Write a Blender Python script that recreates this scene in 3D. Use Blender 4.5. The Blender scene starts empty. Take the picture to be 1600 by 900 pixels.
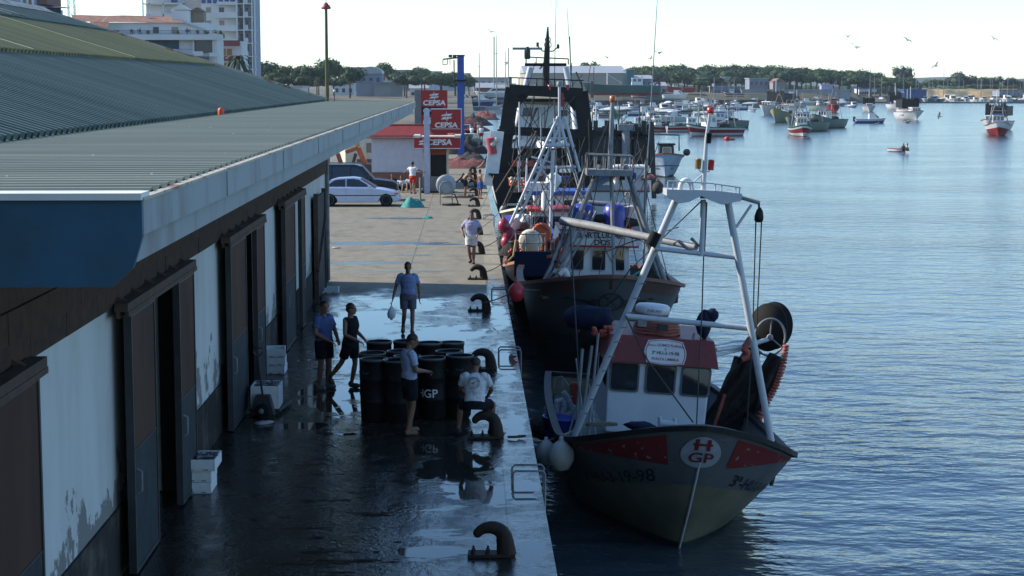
import bpy, bmesh, math, random
from mathutils import Vector, Matrix, Euler, noise
R = math.radians
random.seed(7)
SC = bpy.context.scene
COL = SC.collection
V = Vector
# ------------------------------------------------------------------ camera
CAM = V((0, 0, 6.0)); F = 2800.0
PSI = math.atan(69/2800*math.cos(math.atan(320/2800))); TH = math.atan(320/2800)
fw = V((math.sin(PSI)*math.cos(TH), math.cos(PSI)*math.cos(TH), -math.sin(TH)))
rt = V((math.cos(PSI), -math.sin(PSI), 0)); up = rt.cross(fw)
def ray(px, py):
    return fw + rt*((px-800)/F) - up*((py-450)/F)
def P(px, py, Y):
    d = ray(px, py); return CAM + d*(Y/d.y)
def G(px, py, z=0.0):
    d = ray(px, py); return CAM + d*((z-6.0)/d.z)
cd = bpy.data.cameras.new('camera'); cam = bpy.data.objects.new('camera', cd); COL.objects.link(cam)
cam.matrix_world = Matrix((( rt.x, up.x, -fw.x, CAM.x), (rt.y, up.y, -fw.y, CAM.y), (rt.z, up.z, -fw.z, CAM.z), (0, 0, 0, 1)))
cd.sensor_width = 36; cd.lens = 36*F/1600; cd.clip_start = .1; cd.clip_end = 20000
SC.camera = cam
WZ = -1.9
# ------------------------------------------------------------------ materials
MATS = {}
def mat(name, col, rough=.6, metal=0, var=.25, vs=3.0, bump=0, bs=20.0, spec=.5, col2=None, thr=None, emit=None, stretch=None, bdist=.02, speck=None):
    if name in MATS: return MATS[name]
    m = bpy.data.materials.new(name); m.use_nodes = True; N = m.node_tree.nodes; Lk = m.node_tree.links
    b = N['Principled BSDF']; b.inputs['Roughness'].default_value = rough; b.inputs['Metallic'].default_value = metal
    b.inputs['Specular IOR Level'].default_value = spec
    tc = N.new('ShaderNodeTexCoord'); mp = N.new('ShaderNodeMapping'); Lk.new(tc.outputs['Object'], mp.inputs['Vector'])
    if stretch: mp.inputs['Scale'].default_value = stretch
    c2 = col2 or tuple(c*(1-var) for c in col)
    nz = N.new('ShaderNodeTexNoise'); nz.inputs['Scale'].default_value = vs; nz.inputs['Detail'].default_value = 5; nz.inputs['Roughness'].default_value = .62
    Lk.new(mp.outputs[0], nz.inputs['Vector'])
    rp = N.new('ShaderNodeValToRGB'); Lk.new(nz.outputs['Fac'], rp.inputs['Fac'])
    lo, hi = thr or (.35, .65)
    rp.color_ramp.elements[0].position = lo; rp.color_ramp.elements[1].position = hi
    rp.color_ramp.elements[0].color = (*col, 1); rp.color_ramp.elements[1].color = (*c2, 1)
    if speck:
        n3 = N.new('ShaderNodeTexNoise'); n3.inputs['Scale'].default_value = speck[0]; n3.inputs['Detail'].default_value = 2; Lk.new(tc.outputs['Object'], n3.inputs['Vector'])
        mr = N.new('ShaderNodeMapRange'); mr.inputs[1].default_value = speck[1]; mr.inputs[2].default_value = speck[1]+.02; Lk.new(n3.outputs['Fac'], mr.inputs[0])
        mm = N.new('ShaderNodeMix'); mm.data_type = 'RGBA'; Lk.new(mr.outputs[0], mm.inputs['Factor']); Lk.new(rp.outputs[0], mm.inputs['A']); mm.inputs['B'].default_value = (*speck[2], 1); Lk.new(mm.outputs['Result'], b.inputs['Base Color'])
    else: Lk.new(rp.outputs[0], b.inputs['Base Color'])
    if bump:
        n2 = N.new('ShaderNodeTexNoise'); n2.inputs['Scale'].default_value = bs; n2.inputs['Detail'].default_value = 4
        Lk.new(mp.outputs[0], n2.inputs['Vector'])
        bp = N.new('ShaderNodeBump'); bp.inputs['Strength'].default_value = bump; bp.inputs['Distance'].default_value = bdist
        Lk.new(n2.outputs['Fac'], bp.inputs['Height']); Lk.new(bp.outputs[0], b.inputs['Normal'])
    if emit:
        b.inputs['Emission Color'].default_value = (*emit, 1); b.inputs['Emission Strength'].default_value = 1
    MATS[name] = m; return m
white = mat('white_paint', (.68,.69,.68), .45, var=.2, vs=2.5)
white_dirty = mat('white_hull_paint', (.50,.51,.48), .45, col2=(.36,.35,.30), vs=1.6, thr=(.45,.8))
cream = mat('cream_paint', (.6,.57,.45), .5)
black = mat('black_paint', (.010,.011,.012), .55, spec=.25, var=.4)
blackm = mat('dark_steel', (.03,.032,.036), .55, var=.4)
rust = mat('rusty_steel', (.10,.055,.035), .8, col2=(.05,.035,.03), vs=6)
red = mat('red_paint', (.45,.022,.018), .45, var=.35)
redb = mat('dark_red_paint', (.30,.025,.022), .5, var=.4)
orange = mat('orange_plastic', (.6,.10,.03), .5)
blue = mat('blue_paint', (.02,.07,.32), .45)
blueb = mat('blue_plastic', (.03,.045,.33), .35, var=.15)
navy = mat('navy_cloth', (.010,.015,.045), .85, spec=.2)
green = mat('green_paint', (.03,.16,.11), .5)
teal = mat('teal_net', (.03,.30,.26), .8, col2=(.02,.14,.13), vs=12, thr=(.4,.6), bump=1, bs=30)
galv = mat('galvanised_tube', (.24,.25,.255), .65, metal=0, var=.35, vs=5)
wtube = mat('white_tube_paint', (.44,.47,.50), .4, col2=(.35,.33,.28), vs=4, thr=(.55,.85))
glass = mat('dark_window_glass', (.02,.024,.028), .06, var=.3, spec=.8)
rubber = mat('black_rubber', (.010,.010,.011), .8, spec=.2)
wood = mat('weathered_wood', (.16,.11,.07), .75, col2=(.08,.055,.04), vs=8)
rope_m = mat('rope', (.25,.22,.16), .9, var=.4, vs=30)
ropeb = mat('dark_rope', (.06,.06,.055), .9)
netm = mat('dark_net', (.012,.011,.010), .95, col2=(.04,.035,.03), vs=9, bump=1, bs=40, bdist=.05)
deckm = mat('deck_paint', (.10,.14,.12), .7, var=.5)
skin = mat('skin', (.19,.095,.06), .55, var=.12)
hairm = mat('dark_hair', (.012,.009,.007), .6)
styro = mat('white_styrofoam', (.7,.72,.74), .6, var=.12, vs=12)
antif = mat('antifouling_black', (.012,.016,.015), .5, col2=(.02,.045,.03), vs=3)
# ------------------------------------------------------------------ object helpers
def tag(o, label=None, cat=None, group=None, kind=None):
    if label: o['label'] = label
    if cat: o['category'] = cat
    if group: o['group'] = group
    if kind: o['kind'] = kind
    return o
def empty(name, loc=(0,0,0), rot=(0,0,0), label=None, cat=None, group=None):
    o = bpy.data.objects.new(name, None); COL.objects.link(o); o.location = loc; o.rotation_euler = rot
    o.empty_display_size = .2
    tag(o, label, cat, group); return o
def inv(root):
    """world point -> local of root"""
    M = (Matrix.Translation(root.location) @ root.rotation_euler.to_matrix().to_4x4() @ Matrix.Diagonal((*root.scale, 1))).inverted()
    return lambda p: M @ V(p)
def copy_tree(o, parent=None):
    c = o.copy(); COL.objects.link(c)
    if parent: c.parent = parent
    for ch in o.children: copy_tree(ch, c)
    return c
class MB:
    def __init__(s): s.v = []; s.f = []; s.mi = []; s.cur = 0; s.sm = []
    def add(s, vs, fs, smooth=False):
        n = len(s.v); s.v += [tuple(p) for p in vs]
        for f in fs: s.f.append(tuple(i+n for i in f)); s.mi.append(s.cur); s.sm.append(smooth)
        return s
    def box(s, c, d, rot=None, taper=None):
        hx, hy, hz = d[0]/2, d[1]/2, d[2]/2; t = taper or (1, 1)
        vs = [V((x*hx*(t[0] if z > 0 else 1), y*hy*(t[1] if z > 0 else 1), z*hz)) for z in (-1, 1) for y in (-1, 1) for x in (-1, 1)]
        if rot is not None:
            Rm = Euler(rot).to_matrix() if not isinstance(rot, Matrix) else rot
            vs = [Rm @ p for p in vs]
        vs = [p+V(c) for p in vs]
        return s.add(vs, [(0,2,3,1),(4,5,7,6),(0,1,5,4),(2,6,7,3),(0,4,6,2),(1,3,7,5)])
    def bb(s, x0, x1, y0, y1, z0, z1):
        return s.box(((x0+x1)/2, (y0+y1)/2, (z0+z1)/2), (abs(x1-x0), abs(y1-y0), abs(z1-z0)))
    def tube(s, pts, r, n=8, r2=None, cap=True, ry=None, side=None, smooth=True):
        pts = [V(p) for p in pts]; m = len(pts)
        rs = r if isinstance(r, (list, tuple)) else [r + ((r2 if r2 is not None else r)-r)*i/(m-1) for i in range(m)]
        vs = []; prev = None
        for i, p in enumerate(pts):
            t = (pts[min(i+1, m-1)]-pts[max(i-1, 0)])
            if t.length < 1e-9: t = V((0, 0, 1))
            t.normalize()
            if side is not None: a = V(side) - t*t.dot(V(side))
            elif prev is None:
                a = V((0, 0, 1)) if abs(t.z) < .9 else V((1, 0, 0)); a = a - t*t.dot(a)
            else: a = prev - t*t.dot(prev)
            if a.length < 1e-6: a = V((1, 0, 0))
            a.normalize(); prev = a; b = t.cross(a)
            q = rs[i]; ra, rb = q if isinstance(q, (list, tuple)) else (q, q)
            for k in range(n):
                an = 2*math.pi*k/n; vs.append(p + a*(math.cos(an)*ra) + b*(math.sin(an)*rb))
        fs = [(i*n+k, i*n+(k+1) % n, (i+1)*n+(k+1) % n, (i+1)*n+k) for i in range(m-1) for k in range(n)]
        s.add(vs, fs, smooth)
        if cap:
            s.add(vs[:n], [tuple(reversed(range(n)))]); s.add(vs[-n:], [tuple(range(n))])
        return s
    def bar(s, a, b, w, h=None, upv=(0,0,1)):
        a, b = V(a), V(b); t = (b-a); L = t.length; t.normalize(); u = V(upv)
        if abs(t.dot(u)) > .99: u = V((0, 1, 0))
        x = t.cross(u).normalized(); z = x.cross(t)
        return s.box((a+b)/2, (w, L, h or w), Matrix((x, t, z)).transposed())
    def lathe(s, prof, c=(0,0,0), n=16, axis='z', smooth=True):
        vs = []
        for r, z in prof:
            for k in range(n):
                a = 2*math.pi*k/n; p = (math.cos(a)*r, math.sin(a)*r, z)
                if axis == 'x': p = (p[2], p[0], p[1])
                if axis == 'y': p = (p[0], p[2], p[1])
                vs.append(V(c)+V(p))
        fs = [(i*n+k, i*n+(k+1) % n, (i+1)*n+(k+1) % n, (i+1)*n+k) for i in range(len(prof)-1) for k in range(n)]
        s.add(vs, fs, smooth)
        if prof[0][0] > 1e-4: s.add(vs[:n], [tuple(reversed(range(n)))])
        if prof[-1][0] > 1e-4: s.add(vs[-n:], [tuple(range(n))])
        return s
    def ball(s, c, r, n=12, m=8, jit=0, sd=0):
        rx, ry, rz = r if isinstance(r, (list, tuple)) else (r, r, r); vs = []; fs = []
        for i in range(m+1):
            th = math.pi*i/m
            for k in range(n):
                a = 2*math.pi*k/n; d = V((math.sin(th)*math.cos(a), math.sin(th)*math.sin(a), math.cos(th)))
                q = 1+(jit*noise.noise(d*2.1+V((sd, sd*.7, 0))) if jit else 0)
                vs.append(V(c)+V((d.x*rx*q, d.y*ry*q, d.z*rz*q)))
        for i in range(m):
            for k in range(n): fs.append((i*n+k, (i+1)*n+k, (i+1)*n+(k+1) % n, i*n+(k+1) % n))
        return s.add(vs, fs, True)
    def prism(s, poly, y0, y1, axis='y'):
        """poly of 2D points extruded along axis"""
        def m(p, t): return {'y': (p[0], t, p[1]), 'x': (t, p[0], p[1]), 'z': (p[0], p[1], t)}[axis]
        n = len(poly); vs = [m(p, y0) for p in poly]+[m(p, y1) for p in poly]
        return s.add(vs, [tuple(range(n)), tuple(reversed(range(n, 2*n)))]+[(i, n+i, n+(i+1) % n, (i+1) % n) for i in range(n)])
    def grid(s, fn, nu, nv, smooth=True):
        vs = [fn(i/nu, j/nv) for i in range(nu+1) for j in range(nv+1)]
        return s.add(vs, [(i*(nv+1)+j, (i+1)*(nv+1)+j, (i+1)*(nv+1)+j+1, i*(nv+1)+j+1) for i in range(nu) for j in range(nv)], smooth)
    def tf(s, fn): s.v = [tuple(fn(V(p))) for p in s.v]; return s
    def mesh(s, name, mats):
        me = bpy.data.meshes.new(name); me.from_pydata(s.v, [], s.f)
        for m in (mats if isinstance(mats, list) else [mats]): me.materials.append(m)
        me.polygons.foreach_set('material_index', s.mi); me.polygons.foreach_set('use_smooth', s.sm)
        me.update(); return me
    def build(s, name, mats, parent=None, label=None, fix=False):
        me = s.mesh(name, mats)
        if fix:
            b = bmesh.new(); b.from_mesh(me); bmesh.ops.remove_doubles(b, verts=b.verts, dist=1e-4); bmesh.ops.recalc_face_normals(b, faces=b.faces); b.to_mesh(me); b.free()
        o = bpy.data.objects.new(name, me); COL.objects.link(o)
        if parent: o.parent = parent
        if label: o['label'] = label
        return o
def bevel(o, w=.01, seg=2):
    m = o.modifiers.new('bevel', 'BEVEL'); m.width = w; m.segments = seg; m.limit_method = 'ANGLE'; return o
def structure(o, kind='structure'): o['kind'] = kind; return o
def text_mb(txt, size, fn, bold=.0, sub=False, ext=0):
    """2-D glyph outlines -> mesh builder; fn(x,y)->3D point; centred"""
    cu = bpy.data.curves.new('t', 'FONT'); cu.body = txt; cu.size = size; cu.align_x = 'CENTER'; cu.align_y = 'CENTER'; cu.offset = bold*size; cu.resolution_u = 3
    o = bpy.data.objects.new('t', cu); COL.objects.link(o); dg = bpy.context.evaluated_depsgraph_get(); dg.update()
    me = bpy.data.meshes.new_from_object(o.evaluated_get(dg)); bpy.data.objects.remove(o)
    if sub:
        b = bmesh.new(); b.from_mesh(me); bmesh.ops.triangulate(b, faces=b.faces)
        bmesh.ops.subdivide_edges(b, edges=[e for e in b.edges if e.calc_length() > size*.22], cuts=2, use_grid_fill=True); bmesh.ops.triangulate(b, faces=b.faces); b.to_mesh(me); b.free()
    m = MB(); m.add([fn(v.co.x, v.co.y) for v in me.vertices], [tuple(p.vertices) for p in me.polygons])
    bpy.data.meshes.remove(me); return m
# ------------------------------------------------------------------ world, light
w = bpy.data.worlds.new('World'); SC.world = w; w.use_nodes = True
N = w.node_tree.nodes; bg = N['Background']; sk = N.new('ShaderNodeTexSky'); sk.sky_type = 'NISHITA'; sk.sun_disc = False
AZ, EL = 78, 31       # sun this many degrees left of the view along the quay
sd = V((-math.sin(R(AZ))*math.cos(R(EL)), math.cos(R(AZ))*math.cos(R(EL)), math.sin(R(EL))))
sk.sun_elevation = R(EL); sk.sun_rotation = R(-AZ); sk.air_density = 1.0; sk.dust_density = .1; sk.ozone_density = 3.0
tint = N.new('ShaderNodeMix'); tint.data_type = 'RGBA'; tint.blend_type = 'MULTIPLY'; tint.inputs['Factor'].default_value = 1; tint.inputs['B'].default_value = (.76, .88, .97, 1)
w.node_tree.links.new(sk.outputs[0], tint.inputs['A']); w.node_tree.links.new(tint.outputs['Result'], bg.inputs['Color']); bg.inputs['Strength'].default_value = .10
sl = bpy.data.lights.new('sun', 'SUN'); sl.energy = 2.9; sl.angle = R(.5); sl.color = (1, .93, .82)
so = bpy.data.objects.new('sun', sl); COL.objects.link(so); so.rotation_euler = sd.to_track_quat('Z', 'Y').to_euler()
SC.view_settings.view_transform = 'Standard'; SC.view_settings.look = 'None'; SC.view_settings.gamma = 1; SC.view_settings.exposure = 1.36
HAZE = .00008
SC.render.engine = 'CYCLES'; SC.cycles.use_denoising = True; SC.cycles.max_bounces = 6; SC.cycles.volume_bounces = 0
SC.cycles.glossy_bounces = 3; SC.cycles.diffuse_bounces = 2; SC.cycles.transparent_max_bounces = 6; SC.cycles.caustics_reflective = False
SC.cycles.sample_clamp_indirect = 5
# ------------------------------------------------------------------ water
def water_mat():
    m = bpy.data.materials.new('sea_water'); m.use_nodes = True; N = m.node_tree.nodes; L = m.node_tree.links; b = N['Principled BSDF']
    b.inputs['Base Color'].default_value = (.045, .065, .075, 1); b.inputs['Roughness'].default_value = .13; b.inputs['IOR'].default_value = 1.5
    tc = N.new('ShaderNodeTexCoord')
    def nz(sx, sy, det):
        mp = N.new('ShaderNodeMapping'); L.new(tc.outputs['Object'], mp.inputs[0]); mp.inputs['Scale'].default_value = (sx, sy, 1); mp.inputs['Rotation'].default_value = (0, 0, R(12))
        n = N.new('ShaderNodeTexNoise'); n.inputs['Detail'].default_value = det; n.inputs['Scale'].default_value = 1; L.new(mp.outputs[0], n.inputs[0]); return n.outputs['Fac']
    a, bb, c = nz(.55, .95, 4), nz(2.2, 3.2, 3), nz(.05, .10, 2)
    def math_(op, x, y):
        q = N.new('ShaderNodeMath'); q.operation = op
        for i, z in enumerate((x, y)):
            if isinstance(z, float): q.inputs[i].default_value = z
            else: L.new(z, q.inputs[i])
        return q.outputs[0]
    h = math_('ADD', math_('MULTIPLY', a, .85), math_('MULTIPLY', bb, .22))
    amp = math_('ADD', math_('MULTIPLY', c, 2.2), -.15)
    h = math_('MULTIPLY', h, amp)
    bp = N.new('ShaderNodeBump'); bp.inputs['Strength'].default_value = 1; bp.inputs['Distance'].default_value = .17; L.new(h, bp.inputs['Height']); L.new(bp.outputs[0], b.inputs['Normal'])
    return m
structure(MB().add([(-900, -60, WZ), (5000, -60, WZ), (5000, 6000, WZ), (-900, 6000, WZ)], [(0, 1, 2, 3)]).build('water', water_mat()))
# ------------------------------------------------------------------ quay
def quay_mat(coping=False):
    m = bpy.data.materials.new('quay_coping_concrete' if coping else 'quay_concrete'); m.use_nodes = True; N = m.node_tree.nodes; L = m.node_tree.links; b = N['Principled BSDF']
    tc = N.new('ShaderNodeTexCoord'); sep = N.new('ShaderNodeSeparateXYZ'); L.new(tc.outputs['Object'], sep.inputs[0]); X, Y = sep.outputs[0], sep.outputs[1]
    def mth(op, *a, clamp=False):
        q = N.new('ShaderNodeMath'); q.operation = op; q.use_clamp = clamp
        for i, z in enumerate(a):
            if isinstance(z, (float, int)): q.inputs[i].default_value = z
            else: L.new(z, q.inputs[i])
        return q.outputs[0]
    def nz(sx, sy, det=4, off=0, ro=.6):
        mp = N.new('ShaderNodeMapping'); L.new(tc.outputs['Object'], mp.inputs[0]); mp.inputs['Scale'].default_value = (sx, sy, 1); mp.inputs['Location'].default_value = (off, off*.7, 0)
        n = N.new('ShaderNodeTexNoise'); n.inputs['Detail'].default_value = det; n.inputs['Roughness'].default_value = ro; n.inputs['Scale'].default_value = 1; L.new(mp.outputs[0], n.inputs[0]); return n.outputs['Fac']
    def ss(x, lo, hi):
        r = N.new('ShaderNodeMapRange'); r.interpolation_type = 'SMOOTHSTEP'; L.new(x, r.inputs[0]); r.inputs[1].default_value = lo; r.inputs[2].default_value = hi; return r.outputs[0]
    big, mid, fine, strk = nz(.5, .35), nz(1.8, 1.0, 5), nz(14, 9, 4, 3), nz(.35, 2.2, 4, 9)
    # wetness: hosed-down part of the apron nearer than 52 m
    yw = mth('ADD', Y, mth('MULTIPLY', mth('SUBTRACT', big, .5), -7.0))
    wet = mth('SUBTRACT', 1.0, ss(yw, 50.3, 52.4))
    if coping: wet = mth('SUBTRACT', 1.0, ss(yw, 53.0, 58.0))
    # puddles (x, y, rx, ry)
    pud = None
    spots = [(-.15,27.6,.75,1.7),(.1,25.9,.6,.9),(-.9,29.2,.8,.7),(-2.6,34.3,.9,2.2),(-2.0,38.5,1.2,2.4),(-1.0,40.5,1.5,3.4),(-.6,42.5,1.2,2.6),(-2.6,45,1.3,3.2),(-1.6,48.5,1.2,2.0),(-3.0,31.2,.7,.5),(-.5,22.6,.8,.35)]
    if not coping:
        spots += [(-3.4,60,2.2,.55),(-2.6,57.2,2.4,.25),(-3.8,67.5,3.8,.9),(-.8,67,1.8,.5),(-3.1,80,1.7,.7),(-1.9,62.7,.9,.3)]
    else: spots = [(.8,22.5,.25,.9),(.8,26,.3,1.2),(.8,31,.25,2),(.8,38,.3,4),(.8,46,.3,5)]
    for (cx, cy, rx, ry) in spots:
        e = mth('ADD', mth('POWER', mth('DIVIDE', mth('SUBTRACT', X, cx), rx), 2.0), mth('POWER', mth('DIVIDE', mth('SUBTRACT', Y, cy), ry), 2.0))
        e = mth('SUBTRACT', 1.0, e, clamp=False); pud = e if pud is None else mth('MAXIMUM', pud, e)
    pud = mth('MAXIMUM', pud, -1.0)
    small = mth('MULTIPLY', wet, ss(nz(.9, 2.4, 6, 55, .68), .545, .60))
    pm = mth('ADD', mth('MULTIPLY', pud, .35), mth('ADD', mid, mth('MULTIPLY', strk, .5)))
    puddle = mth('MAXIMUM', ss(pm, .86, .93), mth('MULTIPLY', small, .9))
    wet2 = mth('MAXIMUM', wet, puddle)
    ramp = N.new('ShaderNodeValToRGB'); L.new(mth('ADD', mth('MULTIPLY', mid, .5), mth('MULTIPLY', fine, .5)), ramp.inputs[0])
    ramp.color_ramp.elements[0].position = .3; ramp.color_ramp.elements[1].position = .68
    k = 1.25 if coping else 1
    ramp.color_ramp.elements[0].color = (.14*k, .123*k, .088*k, 1); ramp.color_ramp.elements[1].color = (.27*k, .245*k, .185*k, 1)
    # grime patches, oil
    dirt = ss(nz(.9, .5, 6, 20, .7), .52, .68)
    mx = N.new('ShaderNodeMix'); mx.data_type = 'RGBA'; L.new(mth('MULTIPLY', dirt, .55), mx.inputs['Factor']); L.new(ramp.outputs[0], mx.inputs['A']); mx.inputs['B'].default_value = (.09, .08, .07, 1)
    # joints across and along
    jy = mth('ABSOLUTE', mth('SUBTRACT', mth('FRACT', mth('DIVIDE', mth('ADD', Y, 2.0), 5.0)), .5)); joint = mth('LESS_THAN', jy, .004 if not coping else .003)
    if not coping:
        jx = mth('LESS_THAN', mth('ABSOLUTE', mth('ADD', X, 1.9)), .012); joint = mth('MULTIPLY', mth('MAXIMUM', joint, jx), .8)
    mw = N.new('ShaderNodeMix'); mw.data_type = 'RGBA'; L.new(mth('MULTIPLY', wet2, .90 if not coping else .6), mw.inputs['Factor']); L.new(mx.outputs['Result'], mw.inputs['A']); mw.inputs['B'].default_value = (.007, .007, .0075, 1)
    mj = N.new('ShaderNodeMix'); mj.data_type = 'RGBA'; L.new(joint, mj.inputs['Factor']); L.new(mw.outputs['Result'], mj.inputs['A']); mj.inputs['B'].default_value = (.02, .02, .02, 1)
    L.new(mj.outputs['Result'], b.inputs['Base Color'])
    # roughness: dry .8, wet film .18-.45 by noise, puddle .03
    rw = mth('ADD', .09, mth('MULTIPLY', ss(nz(2.5, 1.2, 5, 31, .7), .35, .65), .24))
    r1 = mth('ADD', mth('MULTIPLY', wet, rw), mth('MULTIPLY', mth('SUBTRACT', 1.0, wet), .82))
    r2 = mth('ADD', mth('MULTIPLY', puddle, mth('ADD', .035, mth('MULTIPLY', mth('SUBTRACT', 1.0, wet), .2))), mth('MULTIPLY', mth('SUBTRACT', 1.0, puddle), r1)); L.new(r2, b.inputs['Roughness'])
    b.inputs['Specular IOR Level'].default_value = .24
    h = mth('ADD', mth('MULTIPLY', fine, .4), mth('MULTIPLY', mid, 1.0)); dry = mth('SUBTRACT', 1.0, puddle)
    bp = N.new('ShaderNodeBump'); bp.inputs['Distance'].default_value = .022; L.new(mth('ADD', mth('MULTIPLY', dry, .8), .015), bp.inputs['Strength']); L.new(h, bp.inputs['Height']); L.new(bp.outputs[0], b.inputs['Normal'])
    return m
QX = 1.08
def land_z(x, y):
    t = min(1, max(0, (y-180)/300)); return 2.0*t*t*(3-2*t) - .02
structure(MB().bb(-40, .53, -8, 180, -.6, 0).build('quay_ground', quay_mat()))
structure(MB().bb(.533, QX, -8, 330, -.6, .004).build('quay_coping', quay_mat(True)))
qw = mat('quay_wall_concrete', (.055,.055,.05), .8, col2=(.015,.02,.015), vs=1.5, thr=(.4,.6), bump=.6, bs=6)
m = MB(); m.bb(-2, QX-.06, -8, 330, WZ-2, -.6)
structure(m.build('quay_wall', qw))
# land: one sheet behind the quay and round the head of the harbour
SHORE = [(1.0, 180), (1.0, 560), (10, 600), (30, 650), (70, 680), (150, 700), (175, 765), (200, 800), (700, 800), (2500, 850)]
def shore_y(x):
    if x <= 1: return 180
    for (a, b), (c, d) in zip(SHORE, SHORE[1:]):
        if a <= x <= c and c > a: return b+(d-b)*(x-a)/(c-a)
    return 740
dirtm = mat('dry_ground', (.15,.115,.075), .9, col2=(.06,.065,.035), vs=.03, thr=(.42,.55), bump=.3, bs=.5)
m = MB()
xs = [-1500, -700, -300, -150, -80, -40, -20, -8, 1, 1.01, 10, 25, 40, 55, 70, 110, 160]+[160+k*9 for k in range(1, 60)]+[900, 1200, 2500]
ts = [0, .0006, .0014, .003, .008, .03, .07, .12, .2, .3, .45, .7, 1]
def landp(x, t):
    y0 = 180 if x <= 1 else (560 if x < 1.02 else shore_y(x)); y0 += (12*noise.noise(V((x*.03, 3, 0)))+5*noise.noise(V((x*.11, 7, 0))) if x > 165 else 0); y = y0 + (7000-y0)*(t*4 if t < .004 else t**1.25+.0155*(t>0))
    z = land_z(x, y)
    if x > 1.02 and t == 0: z = WZ-.3
    elif x > 160: z = min(.9, WZ+.2+(y-y0)*.085+.9*noise.noise(V((x*.05, y*.05, 2)))); z = max(z, WZ+.15)
    elif x > 1.02: z = min(z, 2.0) if y > 400 else .2
    return (x, y, z)
vs = [landp(x, t) for x in xs for t in ts]; nt = len(ts)
m.add(vs, [(i*nt+j, (i+1)*nt+j, (i+1)*nt+j+1, i*nt+j+1) for i in range(len(xs)-1) for j in range(nt-1)])
structure(m.build('town_ground', dirtm))
m = MB(); m.bb(-1500, -40, -8, 180, -.8, -.03); structure(m.build('yard_ground', dirtm))
# stone revetment of the far shore
m = MB()
for (a, b), (c, d) in zip(SHORE[2:5], SHORE[3:6]):
    a_, b_ = V((a, b-2, 0)), V((c, d-2, 0)); m.bar(a_+V((0, 0, -1.4)), b_+V((0, 0, -1.4)), 2.4, 2.2)
structure(m.build('far_harbour_wall', mat('dark_stone', (.07,.065,.06), .9, col2=(.03,.03,.03), vs=.4, bump=1, bs=2)))
# distant hills
hm = mat('far_hills_scrub', (.05,.07,.05), .95)
m = MB()
def hillp(u, v):
    x = 150+u*1900; y = 2600+v*700
    return (x, y, 2+(13+9*noise.noise(V((u*6, 0, 3)))+6*noise.noise(V((u*17, 1, 3))))*math.sin(math.pi*min(1, v*1.0)))
m.grid(hillp, 80, 6); structure(m.build('hills', hm))
# ------------------------------------------------------------------ warehouse (fish market hall)
XW, XE, ZC = -4.3, -1.6, 5.44
Y0, Y1 = 8.7, 54.0
wallm = bpy.data.materials.new('peeling_white_wall'); wallm.use_nodes = True
def _wall():
    N = wallm.node_tree.nodes; L = wallm.node_tree.links; b = N['Principled BSDF']; b.inputs['Roughness'].default_value = .75
    tc = N.new('ShaderNodeTexCoord'); sep = N.new('ShaderNodeSeparateXYZ'); L.new(tc.outputs['Object'], sep.inputs[0])
    def nz(s, det, ro=.6, st=(1,1,1)):
        mp = N.new('ShaderNodeMapping'); L.new(tc.outputs['Object'], mp.inputs[0]); mp.inputs['Scale'].default_value = st
        n = N.new('ShaderNodeTexNoise'); n.inputs['Scale'].default_value = s; n.inputs['Detail'].default_value = det; n.inputs['Roughness'].default_value = ro; L.new(mp.outputs[0], n.inputs[0]); return n.outputs['Fac']
    def mp_(x, a, b_, c=0, d=1):
        r = N.new('ShaderNodeMapRange'); L.new(x, r.inputs[0]); r.inputs[1].default_value = a; r.inputs[2].default_value = b_; r.inputs[3].default_value = c; r.inputs[4].default_value = d; return r.outputs[0]
    q = N.new('ShaderNodeMath'); q.operation = 'ADD'; L.new(nz(1.1, 8, .68, (1, 1, .8)), q.inputs[0]); L.new(mp_(sep.outputs[2], .8, 2.4, .16, -.12), q.inputs[1])
    pe = mp_(q.outputs[0], .622, .635)
    c1 = N.new('ShaderNodeMix'); c1.data_type = 'RGBA'; L.new(mp_(nz(.9, 6, .7, (1, 1, .25)), .4, .75), c1.inputs['Factor']); c1.inputs['A'].default_value = (.58, .60, .60, 1); c1.inputs['B'].default_value = (.42, .43, .40, 1)
    c2 = N.new('ShaderNodeMix'); c2.data_type = 'RGBA'; L.new(pe, c2.inputs['Factor']); L.new(c1.outputs['Result'], c2.inputs['A']); c2.inputs['B'].default_value = (.20, .20, .19, 1)
    L.new(c2.outputs['Result'], b.inputs['Base Color'])
    bp = N.new('ShaderNodeBump'); bp.inputs['Strength'].default_value = .5; bp.inputs['Distance'].default_value = .02; bp.invert = True; L.new(pe, bp.inputs['Height']); L.new(bp.outputs[0], b.inputs['Normal'])
_wall()
dadom = mat('dark_plinth_render', (.03,.027,.025), .8, spec=.2, col2=(.10,.085,.07), vs=2.2, thr=(.5,.72), bump=.6, bs=9)
sheetT = mat('teal_grey_roof_sheet', (.145,.185,.155), .75, spec=.25, col2=(.085,.12,.105), vs=1.3, stretch=(.06,1,.06), speck=(16,.74,(.35,.35,.33)))
sheetC = mat('grey_green_roof_sheet', (.21,.24,.20), .75, spec=.25, col2=(.145,.175,.15), vs=1.3, stretch=(.1,1,1), speck=(16,.74,(.42,.42,.4)))
sheetY = mat('yellowed_roof_sheet', (.28,.25,.11), .75, spec=.25, col2=(.17,.17,.10), vs=1.3, stretch=(.06,1,.06), speck=(16,.74,(.35,.35,.33)))
clearY = mat('yellow_translucent_strip', (.55,.48,.16), .4, var=.3)
fascm = mat('pale_fascia_metal', (.27,.31,.33), .6, col2=(.17,.17,.155), vs=2.2, thr=(.5,.74), stretch=(1,1,.35))
fascb = mat('faded_blue_fascia', (.03,.10,.165), .6, col2=(.025,.07,.09), vs=2.2, thr=(.35,.7), bump=.3, bs=3)
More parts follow.
